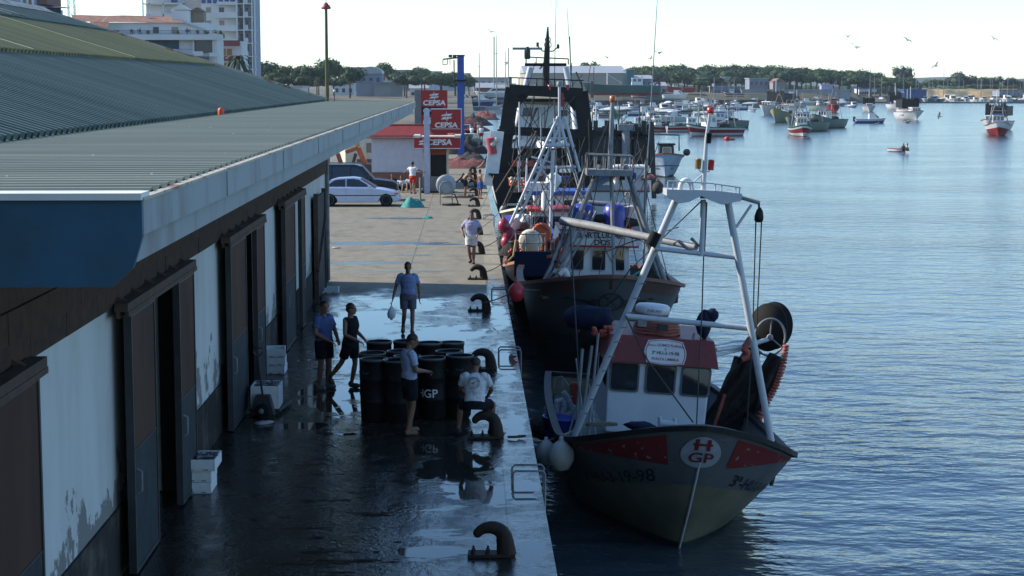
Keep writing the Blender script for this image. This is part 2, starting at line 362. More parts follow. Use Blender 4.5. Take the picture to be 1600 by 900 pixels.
trimw = mat('sunlit_edge_trim', (.42,.38,.30), .6, col2=(.22,.12,.07), vs=3, thr=(.5,.62))
doorm = mat('brown_door_panel', (.085,.042,.028), .7, spec=.2, col2=(.05,.027,.02), vs=1.3, stretch=(1,1,.3))
doorg = mat('slate_door_panel', (.04,.052,.06), .7, spec=.2, var=.4)
brickm = mat('brown_block_band', (.075,.042,.028), .85, spec=.2, col2=(.045,.027,.02), vs=5)
intm = mat('interior_white_wall', (.55,.57,.58), .7)
hall = empty('fish_market_hall', (0,0,0), label='long white peeling market hall with corrugated roof and brown sliding doors', cat='warehouse')
openings = [(11.9,15.4), (23.0,26.2), (32.6,35.5), (41.9,44.3)]
# wall with openings
m = MB(); ys = -6
for a, b in openings:
    m.bb(XW-.25, XW, ys, a, .85, 3.65); ys = b
m.bb(XW-.25, XW, ys, Y1, .85, 3.65)
m.bb(XW-.25, XW, -6, Y1, 3.65, 5.36)
m.bb(-24, XW-.25, Y1-.25, Y1, 0, 5.36)      # far gable foot
m.prism([(XW, 5.36), (-12.6, 7.85), (-21, 5.36)], Y1-.25, Y1)
m.build('wall', wallm, hall)
# lintel beams over openings
for a, b in openings: MB().bb(XW-.24, XW-.006, a, b, 3.15, 3.65).build('lintel', wallm, hall)
m = MB(); ys = -6
for a, b in openings: m.bb(XW-.28, XW+.035, ys, a, 0, .85); ys = b
m.bb(XW-.28, XW+.035, ys, Y1-.02, 0, .85)
m.build('plinth', dadom, hall)
# brown block band: three stepped courses of blocks
m = MB()
for k, (z0, z1, pr) in enumerate([(3.35, 3.61, .07), (3.62, 3.92, .10), (3.93, 4.28, .075), (4.29, 4.68, .10), (4.69, 5.15, .07)]):
    y = -6+k*.6
    while y < Y1:
        e = min(y+1.55, Y1); m.bb(XW+.001, XW+pr+random.uniform(0, .008), y+.006, e-.006, z0, z1); y = e
m.build('block_band', brickm, hall)
# interior rooms behind the openings
m = MB()
for a, b in openings:
    m.bb(XW-3.6, XW-3.5, a-.6, b+.6, .02, 3.2); m.bb(XW-3.5, XW-.24, b-.12, b-.02, .02, 3.2)
m.build('interior_partition', intm, hall)
m = MB(); m.bb(-24, XW-.26, -1, Y1-.26, 5.20, 5.30); m.build('ceiling_slab', blackm, hall)
m = MB()
for a, b in openings:
    MB().bb(XW-.24, XW+.01, b-.06, b-.002, .02, 3.2).build('door_jamb', black, hall); MB().bb(XW-.24, XW+.01, a+.002, a+.04, .02, 3.2).build('door_jamb', black, hall)
# sliding leaves
def leaf(y0, y1, off=.16):
    x0 = XW+off
    o = MB().bb(x0, x0+.07, y0, y1, 1.55, 3.22).build('door_leaf', doorm, hall)
    MB().bb(x0-.002, x0+.072, y0+.002, y1-.002, .06, 1.548).build('lower_panel', doorg, o)
    f = MB()
    for yy in (y0-.03, y1-.03): f.bb(x0-.01, x0+.085, yy, yy+.06, .04, 3.25)
    f.bb(x0-.01, x0+.085, y0, y1, 3.2, 3.26); f.bb(x0-.008, x0+.08, y0, y1, .03, .08); f.bb(x0-.006, x0+.078, y0+.03, y1-.03, 1.535, 1.56)
    f.build('leaf_frame', blackm, o)
    MB().tube([(x0+.07, y0+.18, 1.0), (x0+.13, y0+.18, 1.03), (x0+.13, y0+.18, 1.27), (x0+.07, y0+.18, 1.3)], .014, n=6).build('handle', galv, o)
for y0, y1, off in [(10.0,11.95,.14),(15.2,16.9,.14),(21.5,23.1,.16),(25.1,26.45,.16),(30.6,32.7,.16),(34.4,35.7,.16),(39.8,42.0,.16),(43.7,44.6,.16)]: leaf(y0, y1, off)
for y0, y1 in [(9.6,17.1),(21.2,26.6),(30.4,35.9),(39.6,44.8)]:
    r_ = MB().bb(XW+.10, XW+.26, y0, y1, 3.30, 3.40)
    r_.bb(XW+.12, XW+.16, y0, y1, 3.22, 3.30)
    r_.bb(XW+.23, XW+.27, y0, y1, 3.24, 3.30)
    y = y0+.25
    while y < y1: r_.prism([(XW-.001, 3.39), (XW+.2, 3.40), (XW-.001, 3.5)], y, y+.07); y += .95
    r_.build('door_rail', rust, hall)
# small end gate and brick pillar
o = MB().bb(XW+.1, XW+.16, 49.0, 51.6, .1, 2.9).build('end_gate', doorg, hall)
g = MB(); g.bar((XW+.2, 48.9, .9), (XW+.2, 51.7, 2.2), .05, .08)
for yy in (48.95, 51.6): g.bb(XW+.08, XW+.2, yy, yy+.08, 0, 3.0)
g.build('gate_frame', rust, o)
m = MB()
for k in range(40):
    m.bb(XW-.30+(k%2)*.012, XW+.05+(k%2)*.012, Y1+.01, Y1+.40, .005+k*.11, .1+k*.11)
m.build('brick_pillar', mat('old_brick', (.17,.12,.07), .85, col2=(.06,.05,.035), vs=9), hall)
MB().tube([(XW+.09, Y1-.2, 4.4), (XW+.09, Y1-.2, .1)], .05).build('downpipe', galv, hall)
# roofs -- corrugated sheets as real profile
def corr(prof_fn, n_, pitch, along0, steps=((0, 0), (.28, 0), (.38, 1), (.62, 1), (.72, 0)), dep=.035):
    pass
def corr_sheet(A, B, ya, yb, pitch=.26, dep=.035, thick=.012, sag=0):
    """sheet spanning A->B in (x,z), repeating along y"""
    (xa, za), (xb, zb) = A, B; d = V((xb-xa, 0, zb-za)).normalized(); nrm = V((-d.z, 0, d.x));
    if nrm.z < 0: nrm = -nrm
    m = MB(); n = int((yb-ya)/pitch); vs = []
    for k in range(n):
        for f, h in ((0, 0), (.30, 0), (.40, 1), (.68, 1), (.78, 0)):
            vs.append((ya+(k+f)*pitch, h*dep))
    vs.append((yb, 0)); pts = []
    for y, h in vs:
        s_ = -sag*max(0, (y-ya)/(yb-ya)-.8)**2*25 if sag else 0
        pts.append(V((xa, y, za+s_))+nrm*h); pts.append(V((xb, y, zb+s_))+nrm*h)
    q = len(vs); m.add(pts, [(2*i, 2*i+1, 2*i+3, 2*i+2) for i in range(q-1)])
    low = [p-nrm*thick for p in pts]; m.add(low, [(2*i, 2*i+2, 2*i+3, 2*i+1) for i in range(q-1)])
    m.add([pts[i] for i in range(0, 2*q, 2)]+[low[i] for i in range(0, 2*q, 2)], [(i, i+1, q+i+1, q+i) for i in range(q-1)])
    m.add([pts[i] for i in range(1, 2*q, 2)]+[low[i] for i in range(1, 2*q, 2)], [(i+1, i, q+i, q+i+1) for i in range(q-1)])
    return m
corr_sheet((XE-.02, ZC-.005), (XW-.2, ZC-.01), Y0+.12, Y1).build('canopy_roof', sheetC, hall)
sl_ = .305
def zr(x): return ZC+.03+sl_*(abs(x)-4.3)
r1 = corr_sheet((XW+.02, zr(XW)), (-7.75, zr(-7.75)), 2, Y1+.1, dep=.06).build('roof', sheetT, hall, label='grey teal lowest sheets of the roof slope')
r2 = corr_sheet((-7.54, zr(-7.54)+.06), (-10.9, zr(-10.9)+.06), 2, Y1+.1, dep=.06).build('roof', sheetY, hall, label='yellowed middle sheets of the roof slope')
r3 = corr_sheet((-10.7, zr(-10.7)+.12), (-12.65, zr(-12.65)+.12), 2, Y1+.1, dep=.045).build('roof', sheetT, hall, label='grey teal top sheets below the ridge')
m = MB(); m.add([(-12.6, 2, zr(-12.6)+.1), (-12.6, Y1+.1, zr(-12.6)+.1), (-21.5, Y1+.1, 5.2), (-21.5, 2, 5.2)], [(0, 1, 2, 3)]); m.build('roof', sheetT, hall, label='hidden western roof slope')
# ridge capping, gable trim
m = MB(); m.prism([(-12.25, zr(-12.25)+.18), (-12.6, zr(-12.6)+.26), (-12.95, zr(-12.25)+.18), (-12.6, zr(-12.6)+.2)], 2, Y1+.12); m.build('ridge_cap', trimw, r3)
m = MB(); m.bar((XW+.05, Y1+.14, zr(XW)+.02), (-12.6, Y1+.14, zr(-12.6)+.12), .09, .16); m.build('gable_trim', trimw, hall)
for (yy, xa, xb, mm) in [(31.6, -7.56, -10.6, 0), (41.2, -7.56, -10.6, 0), (44.3, -10.75, -12.4, 1), (42.9, -10.75, -12.3, 1), (19.4, -7.56, -9.6, 0)]:
    q = .06 if not mm else .12
    MB().bar((xa, yy, zr(xa)+q+.065), (xb, yy, zr(xb)+q+.065), .16, .02).build('light_strip', clearY if not mm else trimw, hall)
# canopy fascia: upper board, lower recessed board, front board, trim on top
m = MB(); m.bb(XE-.03, XE+.03, Y0, Y1, ZC-.17, ZC-.005); m.bb(XE-.10, XE-.04, Y0+.05, Y1, ZC-.32, ZC-.172)
y = Y0+3
while y < Y1: m.bb(XE+.031, XE+.036, y, y+.03, ZC-.17, ZC-.01); y += 3.6
m.build('side_fascia', fascm, hall)
MB().bb(XE-.01, XE+.038, Y0-.02, Y1+.02, ZC-.004, ZC+.012).build('fascia_trim', trimw, hall)
m = MB(); poly = [(-24, ZC), (XE+.03, ZC), (XE+.03, ZC-.17), (XE-.02, ZC-.33), (XE-.12, ZC-.42), (-24, ZC-.42)]
m.prism(poly, Y0-.05, Y0-.002); m.build('front_fascia', fascb, hall)
MB().bb(-24, XE+.03, Y0-.07, Y0+.16, ZC+.002, ZC+.035).build('front_trim', mat('white_flashing', (.75,.74,.68), .5, var=.12), hall)
MB().bb(XW-.3, XE-.11, Y0+.02, Y1-.02, ZC-.10, ZC-.06).build('canopy_soffit', mat('soffit_boards', (.12,.12,.12), .8), hall)
m = MB(); m.bb(-24, XW-.3, Y0, Y0+.2, .0, ZC-.05); m.build('wall', wallm, hall, label='end wall under the roof, mostly hidden')
for yy in (13.5, 20.3, 27.1, 33.9, 40.7, 47.5, 53.2):
    m = MB(); m.prism([(XW+.1, ZC-.11), (XE-.11, ZC-.11), (XE-.11, ZC-.30), (XW+.1, ZC-.75)], yy-.06, yy+.06)
    m.build('bracket', fascm, hall)
# roof vent
o = MB().lathe([(.055, 0), (.055, .07), (.05, .10), (.025, .12), (0.001, .125)], (XW+.12, 30.6, ZC+.03)).build('roof_vent', orange); tag(o, 'small orange round vent cap at the step of the corrugated roof', 'roof vent')

# ------------------------------------------------------------------ bollards, ladders
ironm = mat('painted_cast_iron', (.014,.012,.011), .65, spec=.25, col2=(.045,.027,.018), vs=7, bump=.3, bs=14)
basem = mat('bollard_base_yellow_rust', (.25,.17,.06), .7, col2=(.08,.05,.03), vs=8)
def bollard():
    r_ = empty('mooring_bollard', label='x', cat='bollard', group='hooked iron mooring bollards along the quay edge')
    pts = []; rad = []
    for k in range(15):
        t = k/14; a = t*R(200)
        # curve rises at x=.2 then hooks left
        if t < .42: q = t/.42; p = V((.31-.03*q, 0, .02+.24*q)); rr = .15-.020*q
        else:
            q = (t-.42)/.58; a = R(-8)+q*R(160); p = V((.07+.205*math.cos(a)-.02*q, 0, .27+.16*math.sin(a))); rr = .13-.06*q
        pts.append(p); rad.append(rr)
    m = MB().tube(pts, rad, n=14); e = pts[-1]; m.ball(e+V((-.0, 0, .0)), .072, 12, 8)
    m.build('hook', ironm, r_)
    b_ = MB().bb(-.28, .44, -.17, .17, .005, .055); bevel(b_.build('base_plate', basem, r_), .008)
    for x in (-.2, .02): 
        for y in (-.11, .11): MB().lathe([(.03, .055), (.03, .09), (.018, .095), (.018, .13)], (x, y, 0), 6, smooth=False).build('bolt', ironm, r_)
    return r_
bp0 = bollard()
blab = ['bollard nearest the camera, standing clear on wet concrete', 'bollard carrying the seated man in a printed white shirt', 'bollard right beside the dark drums',
  'bollard on the wet apron beyond the man with a bag', 'bollard just on the dry side of the wet line, yellow plate', 'bollard behind the man in white shorts',
  'bollard half hidden behind the head of the man in white shorts', 'bollard in front of the fuel kiosk with yellow base', 'bollard between the bathers by the fuel pump', 'bollard behind the leaning shirtless man', 'bollard just past the fuel pump canopy', 'bollard beside red nets on the far apron','far bollard among the crowd on the quay','last bollard seen along the quay edge']
BY = []
ypx = [875, 690, 580, 487, 437, 0, 352, 328, 0]
for i, (lab) in enumerate(blab):
    Yb = {0: 22.35, 1: 30.0, 2: 37.3, 3: 47.1, 4: 54.8}.get(i, 54.8+8.2*(i-4)); BY.append(Yb)
    o = bp0 if i == 0 else copy_tree(bp0); o.location = (.22, Yb, 0); o['label'] = lab; o.rotation_euler = (0, 0, R(random.uniform(-4, 4))); o.scale = (.84, .8, random.uniform(.86, .93))
    for c in o.children:
        if c.name.startswith('base_plate') and i in (0, 1, 2, 3): c.material_slots[0].link = 'OBJECT'; c.material_slots[0].material = ironm
def ladder():
    r_ = empty('quay_ladder', label='x', cat='ladder', group='steel ladders on the quay face')
    m = MB()
    for y in (-.22, .22):
        m.tube([(-.42, y, 0), (-.42, y, .18), (-.38, y, .22), (.02, y, .22), (.06, y, .18), (.06, y, -1.7)], .017)
    m.build('stringer', galv, r_)
    for k in range(6): MB().tube([(.06, -.22, -.2-k*.28), (.06, .22, -.2-k*.28)], .013).build('rung', galv, r_)
    return r_
l0 = ladder()
for i, (Yl, lab) in enumerate([(26.6, 'ladder with galvanised hoops beside the front boat bow'), (38.9, 'ladder with galvanised hoops level with the drums'), (50.4, 'ladder with galvanised hoops below the red fender'), (79, 'far ladder hoops by the black hulled boat')]):
    o = l0 if i == 0 else copy_tree(l0); o.location = (QX, Yl, 0); o['label'] = lab
# rubber strips hung along the face of the quay
fs0 = MB().bb(-.03, .05, 0, .12, -1.6, -.15).build('quay_fender', rubber)
tag(fs0, 'black rubber strip hanging on the quay face', 'fender', 'black rubber strips hanging on the quay face')
for k in range(34):
    o = fs0 if k == 0 else fs0.copy()
    if k: COL.objects.link(o)
    o.location = (QX-.02, 21+k*2.1, 0)

# unseen dark building added behind the camera to deepen the near shade
ho = empty('added_sky_blocker', (-12, -14, 0), label='unseen tall dark building added behind the viewpoint to block sky light', cat='building')
MB().bb(-30, 13, -16, 9, 0, 4.2).bb(-30, 13, -16, 5, 4.2, 17).build('wall', mat('sky_blocker_dark', (.06,.045,.04), .9), ho)
for k in range(9): MB().bb(-26+k*4.2, -24+k*4.2, 4.98, 5.04, 7, 8.8).build('window', glass, ho)
MB().bb(-30.3, 13.3, -16.3, 5.3, 17, 17.4).build('roof', blackm, ho)
# ------------------------------------------------------------------ people
def shirtmat(n, c): return mat('cloth_'+n, c, .9, spec=.15, var=.3, vs=7, bump=.9, bs=11, bdist=.03)
def fuse(mb, name, material, parent, vox, smooth=3):
    o = mb.build(name+'_tmp', material); r_ = o.modifiers.new('r', 'REMESH'); r_.mode = 'VOXEL'; r_.voxel_size = vox; r_.use_smooth_shade = True
    s_ = o.modifiers.new('s', 'SMOOTH'); s_.factor = .5; s_.iterations = smooth
    dg = bpy.context.evaluated_depsgraph_get(); dg.update(); me = bpy.data.meshes.new_from_object(o.evaluated_get(dg))
    bpy.data.objects.remove(o); me.name = name; me.polygons.foreach_set('use_smooth', [True]*len(me.polygons))
    if not me.materials: me.materials.append(material)
    q = bpy.data.objects.new(name, me); COL.objects.link(q); q.parent = parent; return q
def person(label, loc, rz=0, H=1.72, pose=None, shirt=None, shorts=None, shoes=None, hair=True, near=True, bulk=1.0, look=0, sleeve=True, nod=0, tank=False, group=None, hat=None, emblem=False, longp=None):
    """local frame: person faces -Y; x = the person's left"""
    r_ = empty('person', loc, (0, 0, rz), label, 'person', group); k = H/1.72
    J = dict(pel=(0,0,.93), chest=(0,-.0,1.28), neck=(0,.01,1.45), head=(0,-.02,1.60),
             shL=(.175,.01,1.39), elL=(.25,.02,1.12), haL=(.26,-.06,.86), shR=(-.175,.01,1.39), elR=(-.25,.02,1.12), haR=(-.26,-.06,.86),
             hiL=(.095,0,.90), knL=(.11,-.02,.49), anL=(.12,.02,.09), hiR=(-.095,0,.90), knR=(-.11,-.02,.49), anR=(-.12,.02,.09), toL=None, toR=None)
    if pose: J.update(pose)
    for n in list(J):
        if J[n] is not None: J[n] = V(J[n])*k
    B = bulk*k; vox = .013 if near else .022
    tdir = (J['neck']-J['pel']).normalized(); sh = (J['shL']-J['shR']).normalized(); hipv = (J['hiL']-J['hiR']).normalized()
    def torso(m, e=0.0, z0=-.06, z1=1.0):
        a, c, d = J['pel'], J['chest'], J['neck']
        lo = a+(a-c).normalized()*(-z0*k)
        pts = [lo, a, a.lerp(c, .45), c, c.lerp(d, .5), c.lerp(d, .82)]
        rad = [(.155*B+e, .11*B+e), (.165*B+e, .115*B+e), (.145*B+e, .10*B+e), (.18*B+e, .118*B+e), (.175*B+e, .105*B+e), (.10*B+e, .075*B+e)]
        m.tube(pts, rad, n=16, side=sh.lerp(hipv, .4))
        for s_ in ('L', 'R'): m.ball(J['sh'+s_].lerp(c.lerp(d, .6), .2), (.056*B+e, .056*B+e, .052*B+e), 10, 8)
    def limb(m, a, b, r0, r1, e=0, mid=None, n=10):
        a, b = V(a), V(b)
        pts = [a, a.lerp(b, .35), a.lerp(b, .7), b]; mr = mid or (r0*.6+r1*.4)*1.05
        m.tube(pts, [(r0*B+e), (mr*B+e), ((mr*.45+r1*.6)*B+e), (r1*B+e)], n=n); m.ball(a, r0*B+e, 10, 6); m.ball(b, r1*B+e, 10, 6)
    hd = J['head']; fd = Matrix.Rotation(look, 3, 'Z') @ V((0, -1, 0)); fd = (fd+V((0, 0, -nod))).normalized(); sx = fd.cross(V((0, 0, 1))).normalized(); uz = sx.cross(fd).normalized()
    def HP(x, y, z): return hd + sx*(x*k) + fd*(y*k) + uz*(z*k)
    b = MB(); torso(b)
    b.tube([J['chest'].lerp(J['neck'], .7), J['neck'], HP(0, -.02, -.04)], [.065*B, .055*B, .052*k], n=10)
    # skull, jaw, face
    b.tube([HP(0,-.01,-.115), HP(0,.0,-.09), HP(0,-.005,-.04), HP(0,-.01,.02), HP(0,-.015,.07), HP(0,-.02,.105), HP(0,-.02,.12)], [(.03*k,.035*k),(.05*k,.068*k),(.066*k,.084*k),(.075*k,.096*k),(.071*k,.092*k),(.05*k,.065*k),(.02*k,.03*k)], n=16, side=sx)
    b.ball(HP(0,.062,-.085), (.03*k,.025*k,.025*k), 8, 6)
    if near:
        b.tube([HP(0,.085,.015), HP(0,.103,-.02), HP(0,.108,-.033), HP(0,.09,-.042)], [.009*k, .013*k, .017*k, .010*k], n=8)
        b.ball(HP(0,.083,-.066), (.024*k,.012*k,.009*k), 8, 6)
        b.tube([HP(-.035,.083,.03), HP(0,.095,.028), HP(.035,.083,.03)], .011*k, n=6)
        for s_ in (-1, 1): b.ball(HP(s_*.079,-.012,-.01), (.012*k,.02*k,.032*k), 8, 6)
    hands = []
    for s_ in ('L', 'R'):
        sg = 1 if s_ == 'L' else -1
        limb(b, J['sh'+s_], J['el'+s_], .052, .038, mid=.05); limb(b, J['el'+s_], J['ha'+s_], .038, .027, mid=.040)
        f_ = (J['ha'+s_]-J['el'+s_]).normalized(); ha = J['ha'+s_]
        lat = f_.cross(V((0, 0, 1))); lat = lat.normalized() if lat.length > .1 else V((0, 1, 0)); thk = f_.cross(lat).normalized()
        if abs(f_.z) > .6: lat = V((0, -1, 0)) - f_*f_.dot(V((0, -1, 0))); lat.normalize(); thk = f_.cross(lat).normalized()*(-sg)
        b.tube([ha-f_*.01*k, ha+f_*.035*k, ha+f_*.085*k], [(.028*k,.02*k),(.04*k,.017*k),(.038*k,.014*k)], n=10, side=lat)
        if near:
            for q, L_ in ((-.029, .058), (-.01, .072), (.01, .076), (.029, .068)):
                p0 = ha+f_*.08*k+lat*q*k; p1 = p0+f_*L_*.5*k+thk*.004*k; p2 = p1+f_*L_*.32*k+thk*.022*k; p3 = p2+f_*.012*k+thk*.02*k
                b.tube([p0, p1, p2, p3], [.0105*k, .0095*k, .0088*k, .007*k], n=7)
            p0 = ha+f_*.025*k+lat*.03*k; b.tube([p0, p0+f_*.03*k+lat*.022*k, p0+f_*.058*k+lat*.026*k+thk*.012*k], [.013*k, .012*k, .009*k], n=7)
        else: b.ball(ha+f_*.12*k, (.03*k, .03*k, .05*k), 8, 6)
        limb(b, J['hi'+s_], J['kn'+s_], .085, .052, mid=.078); limb(b, J['kn'+s_], J['an'+s_], .052, .036, mid=.056)
        an = J['an'+s_]; to = J['to'+s_] or an+V((sg*.02*k, -.17*k, -.055*k)); fdv = (to-an).normalized(); td = V((to.x-an.x, to.y-an.y, 0)); 
        td = td.normalized() if td.length > .01 else V((0,-1,0)); heel = an - td*.045*k+V((0, 0, -.05*k))
        J['heel'+s_] = heel; J['toe'+s_] = to
        b.tube([heel, an.lerp(to, .3)+V((0, 0, -.028*k)), an.lerp(to, .7)+V((0, 0, -.006)), to], [.034*k, .042*k, (.046*k), .026*k], n=10); b.tube([an, heel+V((0,0,.01))], .036*k, n=10)
    body = fuse(b, 'body', skin, r_, vox)
    if near:
        for s_ in (-1, 1):
            MB().ball(HP(s_*.031,.083,.012), (.012*k,.006*k,.007*k), 8, 6).build('eye', hairm, body)
    if hair:
        h = MB(); h.ball(HP(0,-.020,.048), (.085*k,.100*k,.086*k), 14, 10, .12, hash(label) % 9); h.ball(HP(0,-.062,-.0), (.066*k,.05*k,.07*k), 12, 8)
        h = fuse(h, 'hair', hairm, body, vox*1.1, 1)
    if hat:
        MB().lathe([(.10*k, 0), (.098*k, .05*k), (.07*k, .09*k), (.001, .1*k)], HP(0,-.02,.04), 14).ball(HP(0,.09,.05), (.07*k, .07*k, .008), 10, 4).build('cap', hat, body)
    if shirt:
        s = MB(); e = .022*k; torso(s, e, z0=-.09 if not longp else -.09)
        if sleeve:
            for s_ in ('L', 'R'):
                a, c = J['sh'+s_], J['el'+s_]; s.tube([a.lerp(J['chest'], .15), a, a.lerp(c, .45), a.lerp(c, .68)], [.062*B, .066*B, .064*B, .069*B], n=12)
        o = fuse(s, 'shirt', shirt, r_, vox*.95, 4)
        if near and sleeve:
            c_ = MB().tube([J['neck']+V((0,0,-.045*k)), J['neck']+V((0,-.01*k,.0))], [.085*B, .066*B], n=12, cap=False); c_.build('collar', shirt, o)
        if emblem:
            bk = J['chest']+V((0, .143*B, .02)); nn = V((0, 1, .12)).normalized()
            def pt(x, y): return bk+V((-x, .022-abs(x)**2*1.6, y))
            mm = MB()
            for rr in (.105, .075):
                n_ = 28; ring = [pt(math.cos(2*math.pi*i/n_)*q, math.sin(2*math.pi*i/n_)*q) for q in (rr, rr-.006) for i in range(n_)]
                mm.add(ring, [(i, (i+1) % n_, n_+(i+1) % n_, n_+i) for i in range(n_)])
            mm.add([pt(-.035,.0), pt(-.01,-.022), pt(.045,.03), pt(.04,.038), pt(-.01,-.006), pt(-.03,.012)], [(0,1,2,3,4,5)])
            t = 'REPRE'; 
            for i in range(9):
                a = math.pi*(.9-.8*i/8); x, y = math.cos(a)*.088, math.sin(a)*.088; mm.add([pt(x-.006,y-.009), pt(x+.006,y-.009), pt(x+.006,y+.009), pt(x-.006,y+.009)], [(0,1,2,3)])
            mm.build('back_print', navy, o)
    if shorts or longp:
        s = MB(); e = .02*k; a, c = J['pel'], J['chest']
        s.tube([a-(c-a).normalized()*.1*k, a, a.lerp(c, .22)], [(.165*B+e, .125*B+e), (.168*B+e, .12*B+e), (.155*B+e, .108*B+e)], n=16, side=hipv)
        for s_ in ('L', 'R'):
            h_, q = J['hi'+s_], J['kn'+s_]
            if longp: s.tube([h_, h_.lerp(q, .5), q, q.lerp(J['an'+s_], .5), J['an'+s_]], [.115*B, .1*B, .078*B, .07*B, .07*B], n=12)
            else: s.tube([h_+V((0,0,.03)), h_.lerp(q, .3), h_.lerp(q, .74)], [.11*B, .106*B, .1*B], n=12)
        fuse(s, 'trousers' if longp else 'shorts', shorts or longp, r_, vox*.95, 3)
    if shoes:
        for s_ in ('L', 'R'):
            he, to, an = J['heel'+s_], J['toe'+s_], J['an'+s_]
            s = MB(); s.tube([he+V((0,0,.0)), he.lerp(to, .35), he.lerp(to, .75), to+(to-he).normalized()*.015], [.046*k, .05*k, .053*k, .034*k], n=10); s.tube([he+V((0,0,.0)), an+V((0,0,.015))], [.046*k, .048*k], n=10)
            fuse(s, 'shoe', shoes, r_, .013, 2)
    return r_
ltblue = shirtmat('light_blue', (.20,.26,.46)); midblue = shirtmat('mid_blue', (.07,.11,.26)); wht = shirtmat('white', (.66,.68,.72)); lav = shirtmat('lavender', (.38,.38,.52))
dk = shirtmat('dark_navy', (.010,.012,.018)); greyc = shirtmat('grey_purple', (.14,.12,.17)); whsh = shirtmat('off_white', (.68,.66,.62)); redsh = shirtmat('red', (.5,.05,.03)); blush = shirtmat('royal_blue', (.04,.10,.38))
sneak = mat('grey_trainers', (.2,.2,.21), .7); dshoe = mat('dark_sandals', (.03,.03,.04), .7)
# walking man with white bag
g = G(638, 522); walker = person('dark haired man in light blue polo walking with a white plastic bag', (g.x, g.y, 0), R(3), 1.74,
  dict(haR=(-.36,-.10,.87), elR=(-.29,.04,1.12), shR=(-.19,.02,1.40), haL=(.27,.0,.86), elL=(.26,.06,1.12), knL=(.10,-.07,.50), anL=(.09,-.10,.11), toL=(.11,-.27,.045), knR=(-.09,-.05,.50), anR=(-.12,.18,.17), toR=(-.13,.06,.03)),
  ltblue, greyc, dshoe)
bagm = mat('white_plastic_bag', (.62,.68,.74), .35, var=.15)
hb = walker.matrix_basis @ V((-.40,-.13,.76))
def bagf(u, v):
    a = 2*math.pi*u; r_ = [.012,.02,.05,.088,.10,.098,.085,.03][min(7, int(v*7.99))]; z = .42*(1-v); wob = 1+.12*math.sin(a*3+v*5)
    return (math.cos(a)*r_*wob, math.sin(a)*r_*.7*wob, z-.42)
o = MB().grid(bagf, 18, 14).build('carrier_bag', bagm); o.location = (hb.x, hb.y, hb.z+.02); tag(o, 'white plastic carrier bag hanging from the walking man\'s hand', 'bag')
# two men at left
g = G(507, 607); person('heavy man in blue polo and dark shorts standing nearest the warehouse doors', (g.x, g.y, 0), R(50), 1.74,
  dict(haL=(.12,-.26,.98), elL=(.27,-.04,1.12), haR=(-.10,-.26,.97), elR=(-.27,-.04,1.12)), midblue, dk, sneak, bulk=1.12, look=R(-15), nod=.1)
g = G(549, 607); person('slim man in dark sleeveless vest stepping beside the drums', (g.x, g.y, 0), R(60), 1.70,
  dict(pel=(0,.03,.93), chest=(0,-.02,1.27), knL=(.10,-.03,.50), anL=(.10,.06,.10), knR=(-.10,.16,.53), anR=(-.13,.40,.24), toR=(-.13,.34,.07), haR=(-.14,-.26,1.0), elR=(-.25,-.02,1.12), haL=(.2,-.2,.98)), dk, dk, dshoe, sleeve=False, look=R(20))
# man leaning over drums, printed white shirt
g = G(640, 678); person('man in pale t-shirt working beside the drum marked GP', (g.x, g.y, 0), R(112), 1.74,
  dict(haR=(-.12,-.27,1.08), elR=(-.24,-.04,1.12), haL=(.10,-.30,1.05), elL=(.24,-.04,1.12), head=(0,-.06,1.59), knL=(.09,-.03,.49), anL=(.13,-.06,.09), anR=(-.13,.08,.09)), shirtmat('pale_blue', (.36,.42,.58)), dk, None, nod=.45, look=R(-10))
# seated man on bollard
person('man in white printed t-shirt sitting on the bollard, back turned', (.10, 29.88, 0), R(172), 1.72,
  dict(pel=(0,0,.62), chest=(0,-.05,.97), neck=(0,-.08,1.13), head=(0,-.15,1.26), shL=(.19,-.05,1.08), shR=(-.19,-.05,1.08), elL=(.27,-.16,.84), haL=(.20,-.36,.70), elR=(-.27,-.16,.84), haR=(-.18,-.36,.70),
       hiL=(.09,-.02,.60), knL=(.30,-.40,.52), anL=(.33,-.34,.09), toL=(.40,-.50,.035), hiR=(-.09,-.02,.60), knR=(-.26,-.40,.54), anR=(-.22,-.42,.09), toR=(-.26,-.60,.035)), wht, dk, dshoe, nod=.55, emblem=True)
# man in white shorts
g = G(739, 412); person('man in lavender shirt and white shorts walking along the quay edge', (g.x-.05, g.y, 0), R(-6), 1.74,
  dict(elL=(.33,.05,1.14), haL=(.24,-.13,1.0), elR=(-.34,.05,1.14), haR=(-.25,-.12,1.0), knL=(.09,-.04,.50), anL=(.07,-.03,.09), knR=(-.08,-.09,.51), anR=(-.03,.02,.12)), lav, whsh, dshoe, bulk=1.1)
# around the kiosk
g = G(645, 303); person('man in white t-shirt and red shorts standing by the kiosk wall', (g.x, g.y, 0), R(150), 1.76, dict(elL=(.36,-.02,1.24), haL=(.56,-.12,1.14), elR=(-.38,-.03,1.26), haR=(-.55,-.10,1.2)), wht, redsh, None, near=False)
def seated(px, py, lab, sh_, so_, rz, gp='people sitting in the shade of the kiosk'):
    g = G(px, py); person(lab, (g.x, g.y, 0), rz, 1.7, dict(pel=(0,.1,.16), chest=(0,.08,.5), neck=(0,.06,.66), head=(0,.02,.80), shL=(.19,.08,.6), shR=(-.19,.08,.6), elL=(.27,-.02,.38), haL=(.2,-.25,.42), elR=(-.27,-.02,.38), haR=(-.2,-.25,.42),
      hiL=(.09,.06,.13), knL=(.16,-.36,.46), anL=(.15,-.55,.09), hiR=(-.09,.06,.13), knR=(-.16,-.36,.46), anR=(-.15,-.55,.09)), sh_, so_, None, near=False, group=gp)
